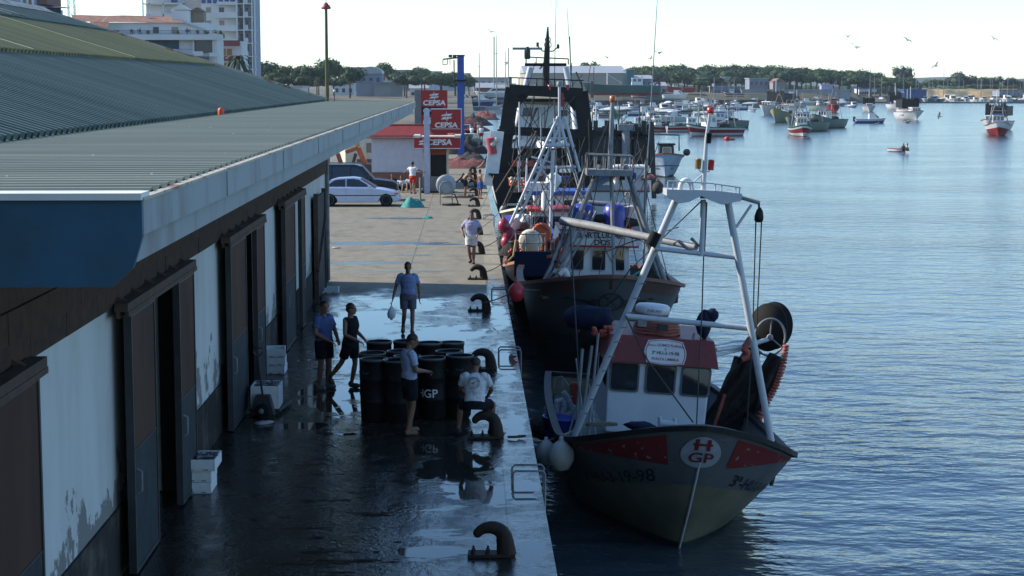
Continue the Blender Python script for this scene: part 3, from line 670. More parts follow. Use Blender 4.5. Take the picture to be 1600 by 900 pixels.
seated(627, 300, 'seated person in white t-shirt below the kiosk wall', wht, dk, R(-8)); seated(613, 297, 'seated person in dark clothes behind the black off-roader bonnet', dk, dk, R(10)); seated(641, 298, 'seated person mostly hidden behind the man in red shorts', wht, dk, 0)
g = G(727, 309); person('shirtless man in dark shorts bending beside the fuel pump', (g.x, g.y, 0), R(80), 1.75, dict(pel=(0,.12,.90), chest=(0,-.12,1.16), neck=(0,-.22,1.28), head=(0,-.30,1.40), shL=(.18,-.18,1.25), shR=(-.18,-.18,1.25), elL=(.22,-.35,1.02), haL=(.14,-.50,.86), elR=(-.22,-.35,1.02), haR=(-.14,-.52,.88)), None, dk, None, near=False)
g = G(750, 311); person('shirtless boy in blue swimming shorts standing at the quay edge', (g.x, g.y, 0), R(120), 1.55, None, None, blush, None, near=False)
far = [(737, 222, wht, dk, 'white shirt and dark shorts'), (742, 218, redsh, dk, 'red top'), (748, 216, whsh, whsh, 'pale shirt and pale shorts'), (731, 226, dk, dk, 'dark clothes'), (752, 222, wht, redsh, 'white shirt and red shorts')]
for px, py, a, b_, t in far:
    g = G(px, py); person('far person in %s standing among the crowd on the quay' % t, (g.x, g.y, 0), R(random.uniform(-60, 60)), 1.7, None, a, b_, None, near=False, group='people standing far along the quay')

# ------------------------------------------------------------------ drums
drumm = mat('black_plastic_drum', (.004,.004,.005), .6, spec=.18, col2=(.012,.012,.014), vs=5, thr=(.5,.7), speck=(22,.76,(.09,.09,.09))); rimm = mat('worn_drum_rim', (.06,.065,.075), .35)
def drum():
    r_ = empty('fish_drum', label='x', cat='drum', group='black open topped drums standing on the wet quay')
    MB().lathe([(.19,.01),(.225,.06),(.232,.35),(.24,.36),(.24,.40),(.232,.41),(.235,.75),(.243,.76),(.243,.80),(.235,.81),(.238,1.06),(.246,1.08),(.246,1.12),(.225,1.12),(.22,1.06),(.21,.7),(.001,.68)], n=28).build('shell', drumm, r_)
    MB().lathe([(.236,1.10),(.25,1.10),(.25,1.135),(.236,1.135),(.236,1.10)], n=28).build('rim', rimm, r_)
    h = MB()
    for s_ in (-1, 1): h.tube([(s_*.24,-.06,.92),(s_*.275,-.06,.9),(s_*.275,.06,.9),(s_*.24,.06,.92)], .012)
    h.build('handle', blackm, r_); return r_
d0 = drum()
dl = [(677,558,31.8,'drum with white letters GP painted on its front'),(716,557,31.9,'drum at the front right corner of the cluster'),(627,544,32.6,'drum partly hidden by the man in the pale t-shirt'),(703,551,32.5,'drum between the front right drum and the back row'),
      (593,537,33.7,'drum at the back left with raised rim'),(671,538.5,33.5,'drum in the back row right behind the pale t-shirt'),(705.6,537.5,33.6,'drum at the back right under the hooked bollard'),(582,548,32.4,'drum left of the cluster behind the slim man'),(636,556,31.9,'drum right behind the legs of the pale shirted man'),(583,560,31.6,'drum at the front left corner of the cluster'),(633,536,33.8,'drum hidden in the middle of the back row'),(620,562,31.5,'drum between the front left drum and the working man')]
for i, (px, py, Y, lab) in enumerate(dl):
    p = P(px, py, Y); o = d0 if i == 0 else copy_tree(d0); o.location = (p.x, Y, 0); o['label'] = lab; o.rotation_euler = (R(random.uniform(-1.5,1.5)), R(random.uniform(-1.5,1.5)), 0 if i == 0 else random.uniform(0, 3)); q = random.uniform(.985, 1.01); o.scale = (1, 1, q)
def cyl(x, y): 
    a = (x-.115)/.24; return (math.sin(a)*.243, -math.cos(a)*.243, y+.50)
text_mb('HGP', .21, cyl, .01, sub=True).build('lettering', mat('white_letter_paint', (.7,.72,.74), .6, var=.15), d0)
# foam fish boxes
fishm = mat('silver_fish', (.25,.27,.30), .25, col2=(.06,.07,.08), vs=30)
def fishbox(w=.40, d=.62, h=.17, full=False):
    r_ = empty('fish_box', label='x', cat='fish box')
    t = .028; m = MB(); m.bb(-w/2, w/2, -d/2, d/2, 0, .03)
    m.bb(-w/2, -w/2+t, -d/2, d/2, .03, h); m.bb(w/2-t, w/2, -d/2, d/2, .03, h); m.bb(-w/2+t, w/2-t, -d/2, -d/2+t, .03, h); m.bb(-w/2+t, w/2-t, d/2-t, d/2, .03, h)
    bevel(m.build('shell', styro, r_), .006)
    m = MB()
    for s_ in (-1, 1): m.bb(s_*w*.22-.035, s_*w*.22+.035, -d/2-.002, -d/2+.002, .012, .028)
    m.build('drain_slots', fishm, r_)
    if full:
        m = MB(); rnd = random.Random(3)
        for k in range(26):
            a = rnd.uniform(0, 3.14); c = V((rnd.uniform(-w*.34, w*.34), rnd.uniform(-d*.38, d*.38), h-.02+rnd.uniform(-.01, .02))); dd = V((math.cos(a), math.sin(a), 0))
            m.tube([c-dd*.1, c-dd*.03, c+dd*.05, c+dd*.09, c+dd*.12], [.004, .022, .018, .005, .016], n=6)
        m.build('fish', fishm, r_)
    return r_
fb = fishbox(.40, .60, .165)
gx = G(309, 772); st = [(0,0,0,'lowest white foam box of the stack beside the second door'),(.004,.01,.17,'middle white foam box of the stack beside the second door')]
for i, (dx, dy, z, lab) in enumerate(st):
    o = fb if i == 0 else copy_tree(fb); o.location = (gx.x+dx, gx.y+.3+dy, .005+z); o['label'] = lab; o['group'] = 'white foam fish boxes by the doors'
o = fishbox(.50, .70, .17, True); o.location = (gx.x+.02, gx.y+.3, .35); tag(o, 'wide white foam box full of small fish topping the stack by the second door', 'fish box', 'white foam fish boxes by the doors')
# pallet truck with bigger boxes
gp_ = G(412, 652)
pt = empty('pallet_truck', (gp_.x, gp_.y+.2, 0), (0, 0, R(-6)), 'dark hand pallet truck with a round wheel loaded with fish boxes', 'pallet truck')
m = MB(); m.bb(-.27,-.11,0,1.15,.05,.10); m.bb(.11,.27,0,1.15,.05,.10); m.box((0,-.12,.22),(.42,.2,.36),taper=(.6,.7)); bevel(m.build('fork_frame', blackm, pt), .01)
MB().tube([(0,-.14,.35),(-.02,-.26,.75),(-.04,-.32,1.12)],.02).tube([(-.04,-.32,1.12),(-.12,-.33,1.2),(-.12,-.33,1.28),(.05,-.33,1.28),(.05,-.33,1.2),(-.04,-.32,1.12)],.014).build('handle', blackm, pt)
wh_ = MB().lathe([(.001,-.05),(.115,-.05),(.125,-.03),(.125,.03),(.115,.05),(.001,.05)],(0,-.26,.13),18,'y').build('wheel', rubber, pt); MB().lathe([(.001,-.002),(.05,-.002),(.05,.01),(.001,.01)],(0,-.317,.13),14,'y').build('hub', galv, wh_)
big = [(0,.42,.11,.52,.5,.34,'large white crate lying on the pallet truck forks')]
b2 = empty('fish_crate', (gp_.x, gp_.y+.55, .11), label='large white foam crate riding on the pallet truck', cat='fish crate')
m = MB(); m.bb(-.26,.26,-.33,.33,0,.05); m.bb(-.26,-.22,-.33,.33,.05,.42); m.bb(.22,.26,-.33,.33,.05,.42); m.bb(-.22,.22,-.33,-.29,.05,.42); m.bb(-.22,.22,.29,.33,.05,.42); bevel(m.build('shell', styro, b2), .012)
m = MB(); rnd = random.Random(5)
for k in range(60):
    a = rnd.uniform(0, 3.14); c = V((rnd.uniform(-.19,.19), rnd.uniform(-.27,.27), .38+rnd.uniform(-.02,.05))); dd = V((math.cos(a), math.sin(a), 0)); m.tube([c-dd*.09, c, c+dd*.08, c+dd*.1], [.004,.02,.005,.014], n=5)
m.build('fish', fishm, b2)
g = G(418, 600); fb2 = copy_tree(fb)
for i in range(3):
    o = fb2 if i == 0 else copy_tree(fb); o.location = (g.x+.02, g.y+1.5, .005+.175*i); o['label'] = ['bottom', 'middle', 'top'][i]+' white foam box in the stack behind the pallet truck'; o['group'] = 'white foam fish boxes by the doors'
    o.rotation_euler = (0, 0, .05*i)
g = G(516, 457); o = copy_tree(fb); o.location = (g.x, g.y, .005); o['label'] = 'single white foam box lying at the far end of the hall wall'; o['group'] = 'white foam fish boxes by the doors'; o.scale = (1.25, .8, .95)
# small litter
paperm = mat('wet_paper', (.4,.43,.45), .6)
for i, (px, py, lab) in enumerate([(412,662,'crumpled wet paper beside the pallet truck'),(525,388,'transparent plastic scrap on the sunlit apron'),(385,645,'torn paper scrap by the wall base'),(497,452,'white scrap by the gate')]):
    g = G(px, py); o = MB().ball((0,0,.02),(.16,.12,.03),10,5,.6,i*3).build('paper_scrap', paperm); o.location = g; tag(o, lab, 'litter')
# ------------------------------------------------------------------ vehicles
tyre_m = rubber; rimal = mat('alloy_rim', (.50,.51,.53), .35, metal=.1, var=.2)
def wheel(parent, x, y, r_=.32, w_=.2, side=-1):
    o = MB().lathe([(r_*.62,-w_/2),(r_*.94,-w_/2),(r_,-w_*.3),(r_,w_*.3),(r_*.94,w_/2),(r_*.62,w_/2)],(0,0,0),24,'y').build('wheel', tyre_m, parent); o.location = (x, y, r_)
    m = MB()
    for s_ in (-1, 1):
        m.lathe([(.05,s_*w_*.43),(r_*.2,s_*w_*.44),(r_*.2,s_*w_*.4),(.001,s_*w_*.45)],(0,0,0),16,'y')
        for k in range(9):
            a = 2*math.pi*k/9; m.bar((math.cos(a)*r_*.15, s_*w_*.4, math.sin(a)*r_*.15),(math.cos(a)*r_*.62, s_*w_*.42, math.sin(a)*r_*.62), .035, .03, (0,1,0))
        m.tube([(math.cos(2*math.pi*k/20)*r_*.62, s_*w_*.42, math.sin(2*math.pi*k/20)*r_*.62) for k in range(21)], .018, n=5)
        m.lathe([(.001,s_*w_*.36),(r_*.6,s_*w_*.36)],(0,0,0),20,'y')
    m.build('rim', rimal, o); d_ = MB().lathe([(.001,-w_*.3),(r_*.6,-w_*.3),(r_*.6,w_*.3),(.001,w_*.3)],(0,0,0),16,'y').build('brake_disc', blackm, o)
def car(name, loc, prof, house, width, wb, col, lab, cat, rz=0, r_=.32, glassx=None):
    """profile in (x,z), nose towards +x; body = lofted ribs across the width"""
    r0 = empty(name, loc, (0, 0, rz), lab, cat); m = MB(); hw = width/2
    def ring(y, inset, zs):
        return [V((x*(1-inset*.02), y, z if z < .5 else z-inset*zs)) for x, z in prof]
    ys = [(-hw, 1, .035), (-hw+.05, .35, .03), (-hw+.16, 0, .0), (hw-.16, 0, .0), (hw-.05, .35, .03), (hw, 1, .035)]
    n = len(prof); vs = []
    for y, i_, z_ in ys: vs += ring(y, i_, z_)
    fs = [(a*n+k, a*n+(k+1) % n, (a+1)*n+(k+1) % n, (a+1)*n+k) for a in range(len(ys)-1) for k in range(n)]
    m.add(vs, fs, True); m.add(vs[:n], [tuple(reversed(range(n)))]); m.add(vs[-n:], [tuple(range(n))])
    body = m.build('body', col, r0, fix=True); 
    mod = body.modifiers.new('b', 'BEVEL'); mod.width = .03; mod.segments = 2; mod.limit_method = 'ANGLE'
    # greenhouse
    m = MB(); nb = len(house); a = []
    ins = .10; tp = .22
    zmin = min(z for x, z in house); zmax = max(z for x, z in house)
    for s_ in (-1, 1):
        for x, z in house: a.append(V((x, s_*(hw-.06-(z-zmin)/(zmax-zmin)*tp), z)))
    m.add(a, [tuple(range(nb)), tuple(reversed(range(nb, 2*nb)))]+[(k, nb+k, nb+(k+1) % nb, (k+1) % nb) for k in range(nb)]); roof = m.build('cabin', col, r0, fix=True)
    return r0, body, roof, (zmin, zmax, tp, hw)
def side_glass(roof, poly, hwdata, mat_=None, proud=.006):
    zmin, zmax, tp, hw = hwdata; m = MB()
    for s_ in (-1, 1):
        pts = [V((x, s_*(hw-.06-(z-zmin)/(zmax-zmin)*tp+proud), z)) for x, z in poly]; m.add(pts, [tuple(range(len(pts)))])
    m.build('side_window', mat_ or glass, roof)
silver = mat('silver_blue_car_paint', (.46,.52,.66), .25, metal=.25, var=.06)
cg = G(512, 323)
XC = P(624, 322, cg.y).x   # nose of the car
prof = [(-2.2,.30),(-2.22,.52),(-2.2,.80),(-2.1,.93),(-1.55,.96),(.62,.93),(1.3,.86),(1.9,.74),(2.14,.6),(2.18,.42),(2.14,.24),(1.91,.2),(1.87,.36),(1.72,.60),(1.54,.66),(1.36,.60),(1.21,.36),(1.16,.2),(-.84,.2),(-.88,.36),(-1.04,.60),(-1.22,.66),(-1.4,.6),(-1.55,.36),(-1.6,.24)]
house = [(-1.72,.93),(-1.2,1.27),(-.85,1.37),(-.1,1.41),(.25,1.36),(1.0,.90)]
c, body, roof, hd_ = car('parked_sedan', (XC-2.18, cg.y+.9, 0), prof, house, 1.72, 2.7, silver, 'silver blue four door saloon parked on the sunlit quay', 'car')
side_glass(roof, [(-1.42,.97),(-1.02,1.26),(-.8,1.31),(-.46,1.33),(-.46,.97)], hd_); side_glass(roof, [(-.40,.97),(-.40,1.335),(-.1,1.345),(.18,1.31),(.78,.96)], hd_)
MB().add([(.3,-.6,1.355),(.3,.6,1.355),(1.0,.76,.925),(1.0,-.76,.925)],[(0,1,2,3)]).tf(lambda p: p+V((.012,0,.012))).build('windscreen', glass, roof)
MB().add([(-1.22,-.6,1.265),(-1.22,.6,1.265),(-1.7,.74,.95),(-1.7,-.74,.95)],[(0,3,2,1)]).tf(lambda p: p+V((-.01,0,.012))).build('rear_window', glass, roof)
m = MB()
for s_ in (-1, 1):
    m.bb(-2.1,2.0,s_*.861,s_*.868,.52,.565); m.bb(-.43,-.425,s_*.861,s_*.866,.3,.93)
m.bb(.84,.845,-.866,-.861,.35,.9); m.build('side_moulding', blackm, body)
for x in (-1.22, 1.54):
    for y in (-.76, .76): wheel(c, x, y)
m = MB()
for s_ in (-1, 1): m.box((.72,s_*.93,.98),(.16,.16,.12))
m.build('wing_mirror', silver, c)
m = MB()
for x in (-.6, .3): m.bb(x-.08,x+.08,-.885,-.862,.80,.83)
m.build('door_handle', silver, c)
for s_ in (-1, 1):
    MB().box((2.10,s_*.66,.66),(.14,.3,.11)).build('headlight', mat('lamp_glass', (.6,.6,.6), .1), c); MB().box((2.02,s_*.845,.64),(.16,.05,.08)).build('indicator', orange, c)
    MB().box((-2.17,s_*.68,.78),(.08,.3,.14)).build('tail_light', red, c)
m = MB(); m.box((2.15,0,.36),(.14,1.5,.2)); m.box((-2.17,0,.42),(.16,1.6,.2)); bevel(m.build('bumper', silver, c), .04)
# black off-roader
dkcar = mat('black_car_paint', (.018,.02,.024), .25, var=.1)
yc = cg.y+5.2; XC2 = P(622, 290, yc).x
prof = [(-2.2,.4),(-2.25,.8),(-2.2,1.12),(.7,1.12),(1.2,1.10),(1.95,1.0),(2.2,.86),(2.22,.5),(2.1,.42),(1.78,.42),(1.7,.66),(1.5,.82),(1.28,.82),(1.08,.66),(1.0,.42),(-1.0,.42),(-1.08,.66),(-1.28,.82),(-1.5,.82),(-1.7,.66),(-1.78,.42)]
house = [(-2.2,1.10),(-2.1,1.78),(-1.6,1.86),(.0,1.86),(.35,1.76),(.95,1.08)]
c, body, roof, hd_ = car('off_road_car', (XC2-2.2, yc, 0), prof, house, 1.8, 2.8, dkcar, 'black boxy off-roader parked behind the silver saloon', 'car')
for pl in ([(-2.0,1.18),(-1.93,1.68),(-1.2,1.73),(-1.2,1.18)], [(-1.1,1.18),(-1.1,1.73),(-.25,1.73),(-.25,1.18)], [(-.15,1.18),(-.15,1.73),(.22,1.66),(.66,1.18)]): side_glass(roof, pl, hd_)
MB().add([(.38,-.62,1.74),(.38,.62,1.74),(.95,.78,1.12),(.95,-.78,1.12)],[(0,1,2,3)]).tf(lambda p: p+V((.012,0,.012))).build('windscreen', glass, roof)
MB().bb(-1.9,.2,-.64,-.60,1.89,1.92).bb(-1.9,.2,.60,.64,1.89,1.92).build('roof_rail', galv, roof)
for x in (-1.39, 1.39):
    for y in (-.78, .78): wheel(c, x, y, .38, .24)
for s_ in (-1, 1): MB().box((2.19,s_*.66,.82),(.08,.28,.14)).build('headlight', MATS['lamp_glass'], c); MB().box((.75,s_*1.0,1.2),(.12,.2,.2)).build('wing_mirror', blackm, c)
# white camper van behind
vy = 112; p = P(574, 265, vy); van = empty('camper_van', (p.x-.4, vy, 0), (0,0,R(8)), 'cream white boxy camper van behind the off-roader', 'van')
m = MB(); m.bb(-1.0,1.0,-.0,5,.6,2.75); bevel(m.build('body', cream, van), .12, 3)
m = MB(); m.bb(.35,.8,-.012,-.002,1.7,2.3); m.build('window', glass, van); MB().bb(-.25,.85,-.02,-.003,.75,1.3).build('rear_panel', mat('brown_grey_panel', (.14,.10,.09), .6), van)
MB().lathe([(.001,-.02),(.13,-.02),(.13,-.004)],(-.2,0,2.2),16,'y').build('round_badge', mat('yellow_badge', (.5,.4,.1), .5), van)
for x in (-.8,.8):
    for y in (.9, 4.0): wheel(van, x, y, .33, .2)
van2 = copy_tree(van); van2.location = (p.x-4.4, vy+9, 0); van2['label'] = 'second pale van further left behind the off-roader'
# orange crane arm machine
cy_ = 108; p = P(545, 262, cy_); cr = empty('loader_crane', (p.x, cy_, 0), (0,0,0), 'rusty orange loader crane arm folded behind the off-roader', 'crane')
a1 = P(530, 252, cy_)-V((p.x,cy_,0)); 
om = mat('orange_crane_paint', (.45,.10,.03), .55, col2=(.2,.06,.03), vs=3)
L_ = lambda px, py: P(px, py, cy_)-V((p.x, cy_, 0))
MB().bar(L_(573,262), L_(560,231), .3, .3, (0,1,0)).bar(L_(560,231), L_(540,238), .22, .22, (0,1,0)).build('boom', om, cr); MB().bar(L_(550,262), L_(556,240), .18, .18, (0,1,0)).build('ram', rust, cr)
MB().bar(L_(535,262), L_(528,240), .25, .25, (0,1,0)).build('jib', om, cr); MB().box((0,0,.7),(3.6,1.8,1.0)).build('chassis', blackm, cr)
# ------------------------------------------------------------------ kiosk + pump + signs
kred = mat('station_red', (.33,.012,.010), .6, var=.12, vs=1); kwhite = mat('kiosk_white_render', (.50,.50,.56), .8, var=.12, bump=.4, bs=12)
kg = G(640, 296); ky = 103.5
k0 = P(581, 296, ky); k1 = P(668, 296, ky)
ki = empty('fuel_kiosk', (k0.x, ky, 0), (0,0,0), 'low white kiosk with bright red roof and brown plinth', 'kiosk'); KW = k1.x-k0.x
MB().bb(0, KW, 0, 7, .9, 2.95).build('wall', kwhite, ki); MB().bb(-.02, KW+.02, -.03, 7, 0, .9).build('plinth', mat('brown_plinth', (.22,.10,.07), .8), ki)
rf = MB().add([(-.35,-.35,3.0),(KW+.3,-.35,3.0),(KW+.3,7.3,3.0),(-.35,7.3,3.0),(1.0,1.6,3.55),(KW,1.6,3.55),(KW,5.5,3.55),(1.0,5.5,3.55)],[(0,1,5,4),(1,2,6,5),(2,3,7,6),(3,0,4,7),(4,5,6,7),(3,2,1,0)]).build('roof', mat('kiosk_roof_red', (.20,.012,.010), .8, var=.3), ki)
MB().bb(-.4,KW+.32,-.40,-.352,2.86,3.02).build('fascia', kred, rf); MB().bb(-.4,KW+.32,-.405,-.401,2.92,2.945).build('fascia_line', white, rf); MB().bb(.95,KW,1.55,1.6,3.5,3.62).build('parapet', redb, rf)
def sign_text(parent, txt, cx, cz, y, size, m_=white, sq=1.15):
    text_mb(txt, size, lambda a, b_: (cx+a*sq+b_*.12, y, cz+b_), .035).build('lettering', m_, parent)
def star(parent, cx, cz, y, s_):
    m = MB()
    # emblem: four slanted blades around a centre
    A = [(-.05,.04,-1,.04),(.05,.04,1,.04)]
    def q(pts): m.add([(cx+a*s_, y, cz+b_*s_) for a, b_ in pts], [tuple(range(len(pts)))])
    for k in (1, -1):
        q([(0,k*1.0*1),(k*-.0,k*.08),(k*-.48,k*.08),(k*-.38,k*.38),(k*-.12,k*.42)][::1])
        q([(k*.06,k*.08),(k*.06,k*.45),(k*.95,k*.45),(k*.55,k*.08)])
        q([(k*-.06,k*-.0+(.06*k)),(k*-.95,k*.06),(k*-.62,k*.36),(k*-.5,k*.36),(k*-.5,k*.1)])
    m.build('emblem', white, parent)
def panel(parent, x0, x1, z0, z1, y, tx, ex):
    w_ = x1-x0; o = MB().bb(x0, x1, y, y+.18, z0, z1); o = o.build('sign_panel', kred, parent); bevel(o, .02)
    MB().bb(x0-.03, x1+.03, y-.01, y+.19, z1, z1+.05).bb(x0+.04, x1-.04, y-.012, y-.002, z0+.17*(z1-z0), z0+.19*(z1-z0)).build('panel_edge', white, parent)
    sign_text(parent, 'CEPSA', x0+w_*.5, z0+(z1-z0)*.33, y-.006, w_*.235); star(parent, x0+w_*.52, z0+(z1-z0)*.70, y-.006, w_*.21); return o
yS = G(668, 303).y; a = P(663, 303, yS); b_ = P(672, 170, yS)
s1 = empty('fuel_sign_post', (a.x, yS, 0), label='tall pale post with square red CEPSA panel in front of the pump', cat='sign')
MB().bb(0, .30, 0, .3, 0, b_.z).build('post', mat('pale_lilac_paint', (.45,.47,.58), .5), s1)
pa, pb_ = P(674, 208, yS)-V((a.x,yS,0)), P(720, 171, yS)-V((a.x,yS,0))
panel(s1, pa.x, pb_.x, pa.z+0, pb_.z, .06, 0, 0); MB().bb(.25, pa.x+.02, .1, .2, pb_.z-.1, pb_.z-.02).bb(pb_.x, pb_.x+.06, .06, .24, pa.z-.12, pb_.z+.06).build('side_frame', MATS['pale_lilac_paint'], s1)
# totem behind
yT = 119.0; t0 = P(658, 200, yT); s2 = empty('price_totem', (t0.x, yT, 0), label='tall red CEPSA price totem rising behind the kiosk roof', cat='sign')
t1 = P(699, 141, yT); W2 = t1.x-t0.x
MB().bb(0, W2, 0, .3, 1.0, t1.z).build('red_body', kred, s2); MB().bb(-.42, -.01, .02, .3, 0, t1.z+.02).build('grey_column', mat('grey_column_paint', (.16,.16,.17), .6), s2)
zz = lambda py: P(670, py, yT).z
sign_text(s2, 'CEPSA', W2*.5, zz(161), -.006, W2*.26); star(s2, W2*.5, zz(150), -.006, W2*.2)
MB().bb(.05, W2*.82, -.008, -.002, zz(179.5), zz(167)).build('price_band', black, s2); sign_text(s2, 'G', W2*.18, zz(173), -.012, .42, white)
sign_text(s2, 'Super', W2*.25, zz(185), -.006, .2, white, 1); sign_text(s2, '0,8', W2*.22, zz(191), -.006, .42, white, 1)
# pump island with canopy
yp = G(685, 302).y+.8; p0 = P(648, 302, yp); pi = empty('fuel_pump_canopy', (p0.x, yp, 0), label='small red CEPSA canopy over the white framed fuel pump cabinet', cat='pump canopy')
q_ = lambda px, py, dy=0: P(px, py, yp+dy)-V((p0.x, yp, 0))
aa, bb_ = q_(648, 232), q_(719, 214)
MB().bb(aa.x, bb_.x, -1.1, 1.4, aa.z, bb_.z).build('canopy', kred, pi); MB().bb(aa.x+.1, bb_.x-.1, -1.0, 1.3, bb_.z+.002, bb_.z+.06).build('canopy_top', cream, pi)
MB().bb(aa.x-.03, aa.x+.3, -1.14, 1.4, bb_.z-.02, bb_.z+.12).bb(bb_.x-.3, bb_.x+.03, -1.14, 1.4, bb_.z-.02, bb_.z+.12).build('canopy_end', cream, pi)
MB().bb(aa.x, bb_.x, -1.118, -1.104, aa.z+.02, aa.z+.06).build('canopy_line', white, pi)
sign_text(pi, 'CEPSA', (aa.x+bb_.x)*.5+.12, (aa.z+bb_.z)*.5+.05, -1.116, .42); star(pi, (aa.x+bb_.x)*.5-.75, (aa.z+bb_.z)*.5+.05, -1.116, .28)
c0, c1 = q_(661, 302), q_(701, 232)
MB().bb(c0.x, c0.x+.42, -.3, .6, 0, c1.z-.02).bb(c1.x-.12, c1.x, -.3, .6, .9, c1.z-.02).build('column', cream, pi)
MB().bb(c0.x+.43, c1.x-.13, -.25, .55, .9, c1.z-.35).build('pump_face', black, pi); MB().bb(c0.x+.43, c1.x-.13, -.27, .55, c1.z-.34, c1.z-.02).build('red_header', redb, pi)
MB().bb(c0.x-.02, c1.x+.02, -.34, .62, .1, .9).build('grey_base', mat('grey_cabinet', (.2,.21,.22), .5), pi); MB().bb(c0.x-.2, c1.x+.3, -.6, 1.0, 0, .1).build('island', black, pi)
# hose reel
hg = G(697, 320); hr = empty('hose_reel', (hg.x, hg.y, 0), label='round grey hose reel on a tubular stand in front of the fuel pump', cat='hose reel')
MB().lathe([(.30,-.12),(.50,-.12),(.50,-.09),(.34,-.06),(.34,.06),(.50,.09),(.50,.12),(.30,.12)],(0,0,1.0),24,'y').build('reel', mat('grey_reel', (.35,.36,.38), .5), hr)
m = MB()
for y in (-.2,.2): m.tube([(-.3,y,0),(-.3,y,.95),(-.15,y,1.15),(.15,y,1.15),(.3,y,.95),(.3,y,0)],.028)
m.bar((-.3,-.2,.25),(-.3,.2,.25),.04).bar((.3,-.2,.25),(.3,.2,.25),.04); m.build('stand', galv, hr)
MB().tube([(.34*math.cos(t*.6), -.05+.01*t/3, 1+.34*math.sin(t*.6)) for t in range(30)]+[(.45,-.1,.5),(.6,-.3,.1),(.5,-.5,.03)], .03, n=6).build('hose', rubber, hr)
o = MB().tube([(0,0,.04),(.25,-.1,.03),(.5,.05,.03),(.2,.25,.05),(-.2,.2,.03),(-.35,-.05,.05),(0,-.25,.04),(.4,-.15,.07)], .05, n=6).build('hose_coil', rubber); o.location = (hg.x+.2, hg.y-.5, 0); tag(o, 'black hose coiled flat on the ground below the reel', 'hose')
for i, px in enumerate((656.5,)):
    g = G(px, 316); o = MB().tube([(0,0,0),(0,0,1.25)],.05).bb(-.08,.08,-.08,.08,0,.02).build('guard_post', galv); o.location = g; tag(o, 'thin grey guard post left of the pump island', 'post')
# teal nets
def netpile(name, loc, rx, ry, h, m_, lab, seed, parent=None, cat='net pile', rope=True):
    def f(u, v):
        a = 2*math.pi*u; r_ = v**.8; e = 1+.35*noise.noise(V((math.cos(a)*1.3, math.sin(a)*1.3, seed)))
        x, y = math.cos(a)*rx*r_*e, math.sin(a)*ry*r_*e
        z = h*(1-r_**2.2)*(1+.7*noise.noise(V((x*2.2, y*2.2, seed)))) + .10*h*noise.noise(V((x*9, y*9, seed+4)))*(1-r_)
        return (x, y, max(0.005, z))
    m = MB().grid(f, 34, 14)
    o = m.build(name, m_); o.location = loc
    if parent: o.parent = parent
    else: tag(o, lab, cat)
    return o
g = G(644, 324); netpile('teal_net_pile', g, .55, .45, .42, teal, 'heap of teal green net beside the saloon\'s front wheel', 2)
g = G(668, 341); netpile('teal_net_scrap', g, .26, .22, .10, teal, 'small scrap of teal net on the open apron', 5)
redn = mat('red_net', (.22,.07,.06), .9, col2=(.10,.035,.03), vs=5, bump=1, bs=20)
for i, (px, py, rx, ry, h, mm, lab) in enumerate([(728,262,2.6,1.5,.6,redn,'long reddish net heap beyond the shirtless bathers'),(720,240,2.2,2,1.2,netm,'dark net heap right of the pump canopy'),(712,222,2,2,1.2,redn,'reddish net heap beside the blue column'),(735,250,1.4,3,.5,netm,'low dark net heap along the quay edge'),
        (622,165,5,3,1.6,redn,'red net heap on the far apron above the canopy end'),(600,180,5,3,1.6,netm,'dark net heap beyond the kiosk roof'),(738,196,3,5,1.2,netm,'dark net heap in the far crowd'),(715,205,4,5,1.5,redn,'reddish net heap far beyond the pump canopy'),(716,309,.9,.35,.12,netm,'flat dark net scrap near the hose reel'),(758,187,2.5,5,1.2,redn,'net heap at the distant end of the quay'),(700,196,4,4,1.3,netm,'grey net heap behind the square sign panel')]):
    g = G(px, py); netpile('net_heap', g, rx, ry, h, mm, lab, i*3+1)
g = G(716, 296); o = MB().tube([(-.9,-.2,1.6),(-.7,-.3,.6),(-.2,-.4,.35),(.2,-.2,.7),(.3,0,.9)],.05,n=6).build('fuel_hose', rubber); o.location = g; tag(o, 'thick black fuel hose looping right of the pump', 'hose')
# blue column hoist
yb = 150.0; b0 = P(720, 160, yb); bl = empty('blue_hoist_column', (b0.x, yb, 0), label='tall blue steel column with short jib and lamps beside the signs', cat='hoist')
zt = P(720, 88, yb).z; zm_ = P(720, 126, yb).z
MB().bb(-.28,.28,-.28,.28,0,zt).build('column', blue, bl); MB().bb(-.5,.5,-.5,.5,zm_-.06,zm_+.06).bb(-.34,.34,-.34,.34,zt,zt+.12).build('collar', navy, bl)
xl = P(692, 90, yb).x-b0.x; m = MB(); m.bar((xl,0,zt-.25),(-.2,0,zt-.1),.1,.12).bar((xl,0,zt-.7),(-1.1,0,zt-.65),.06); m.bar((xl,0,zt-.25),(xl,0,zt-.7),.06).bar((-1.1,0,zt-.2),(-1.1,0,zt-.65),.06).bar((xl*.6,0,zt-.25),(xl*.6,0,zt-.7),.05); m.build('jib', blackm, bl)
for x in (-.5, -.85): MB().box((x,0,zt+.02),(.3,.3,.22)).build('floodlight', blackm, bl)
m = MB().tube([(-.55,0,zt-.3),(-.55,0,zm_)],.05)
m.build('cable', blackm, bl)
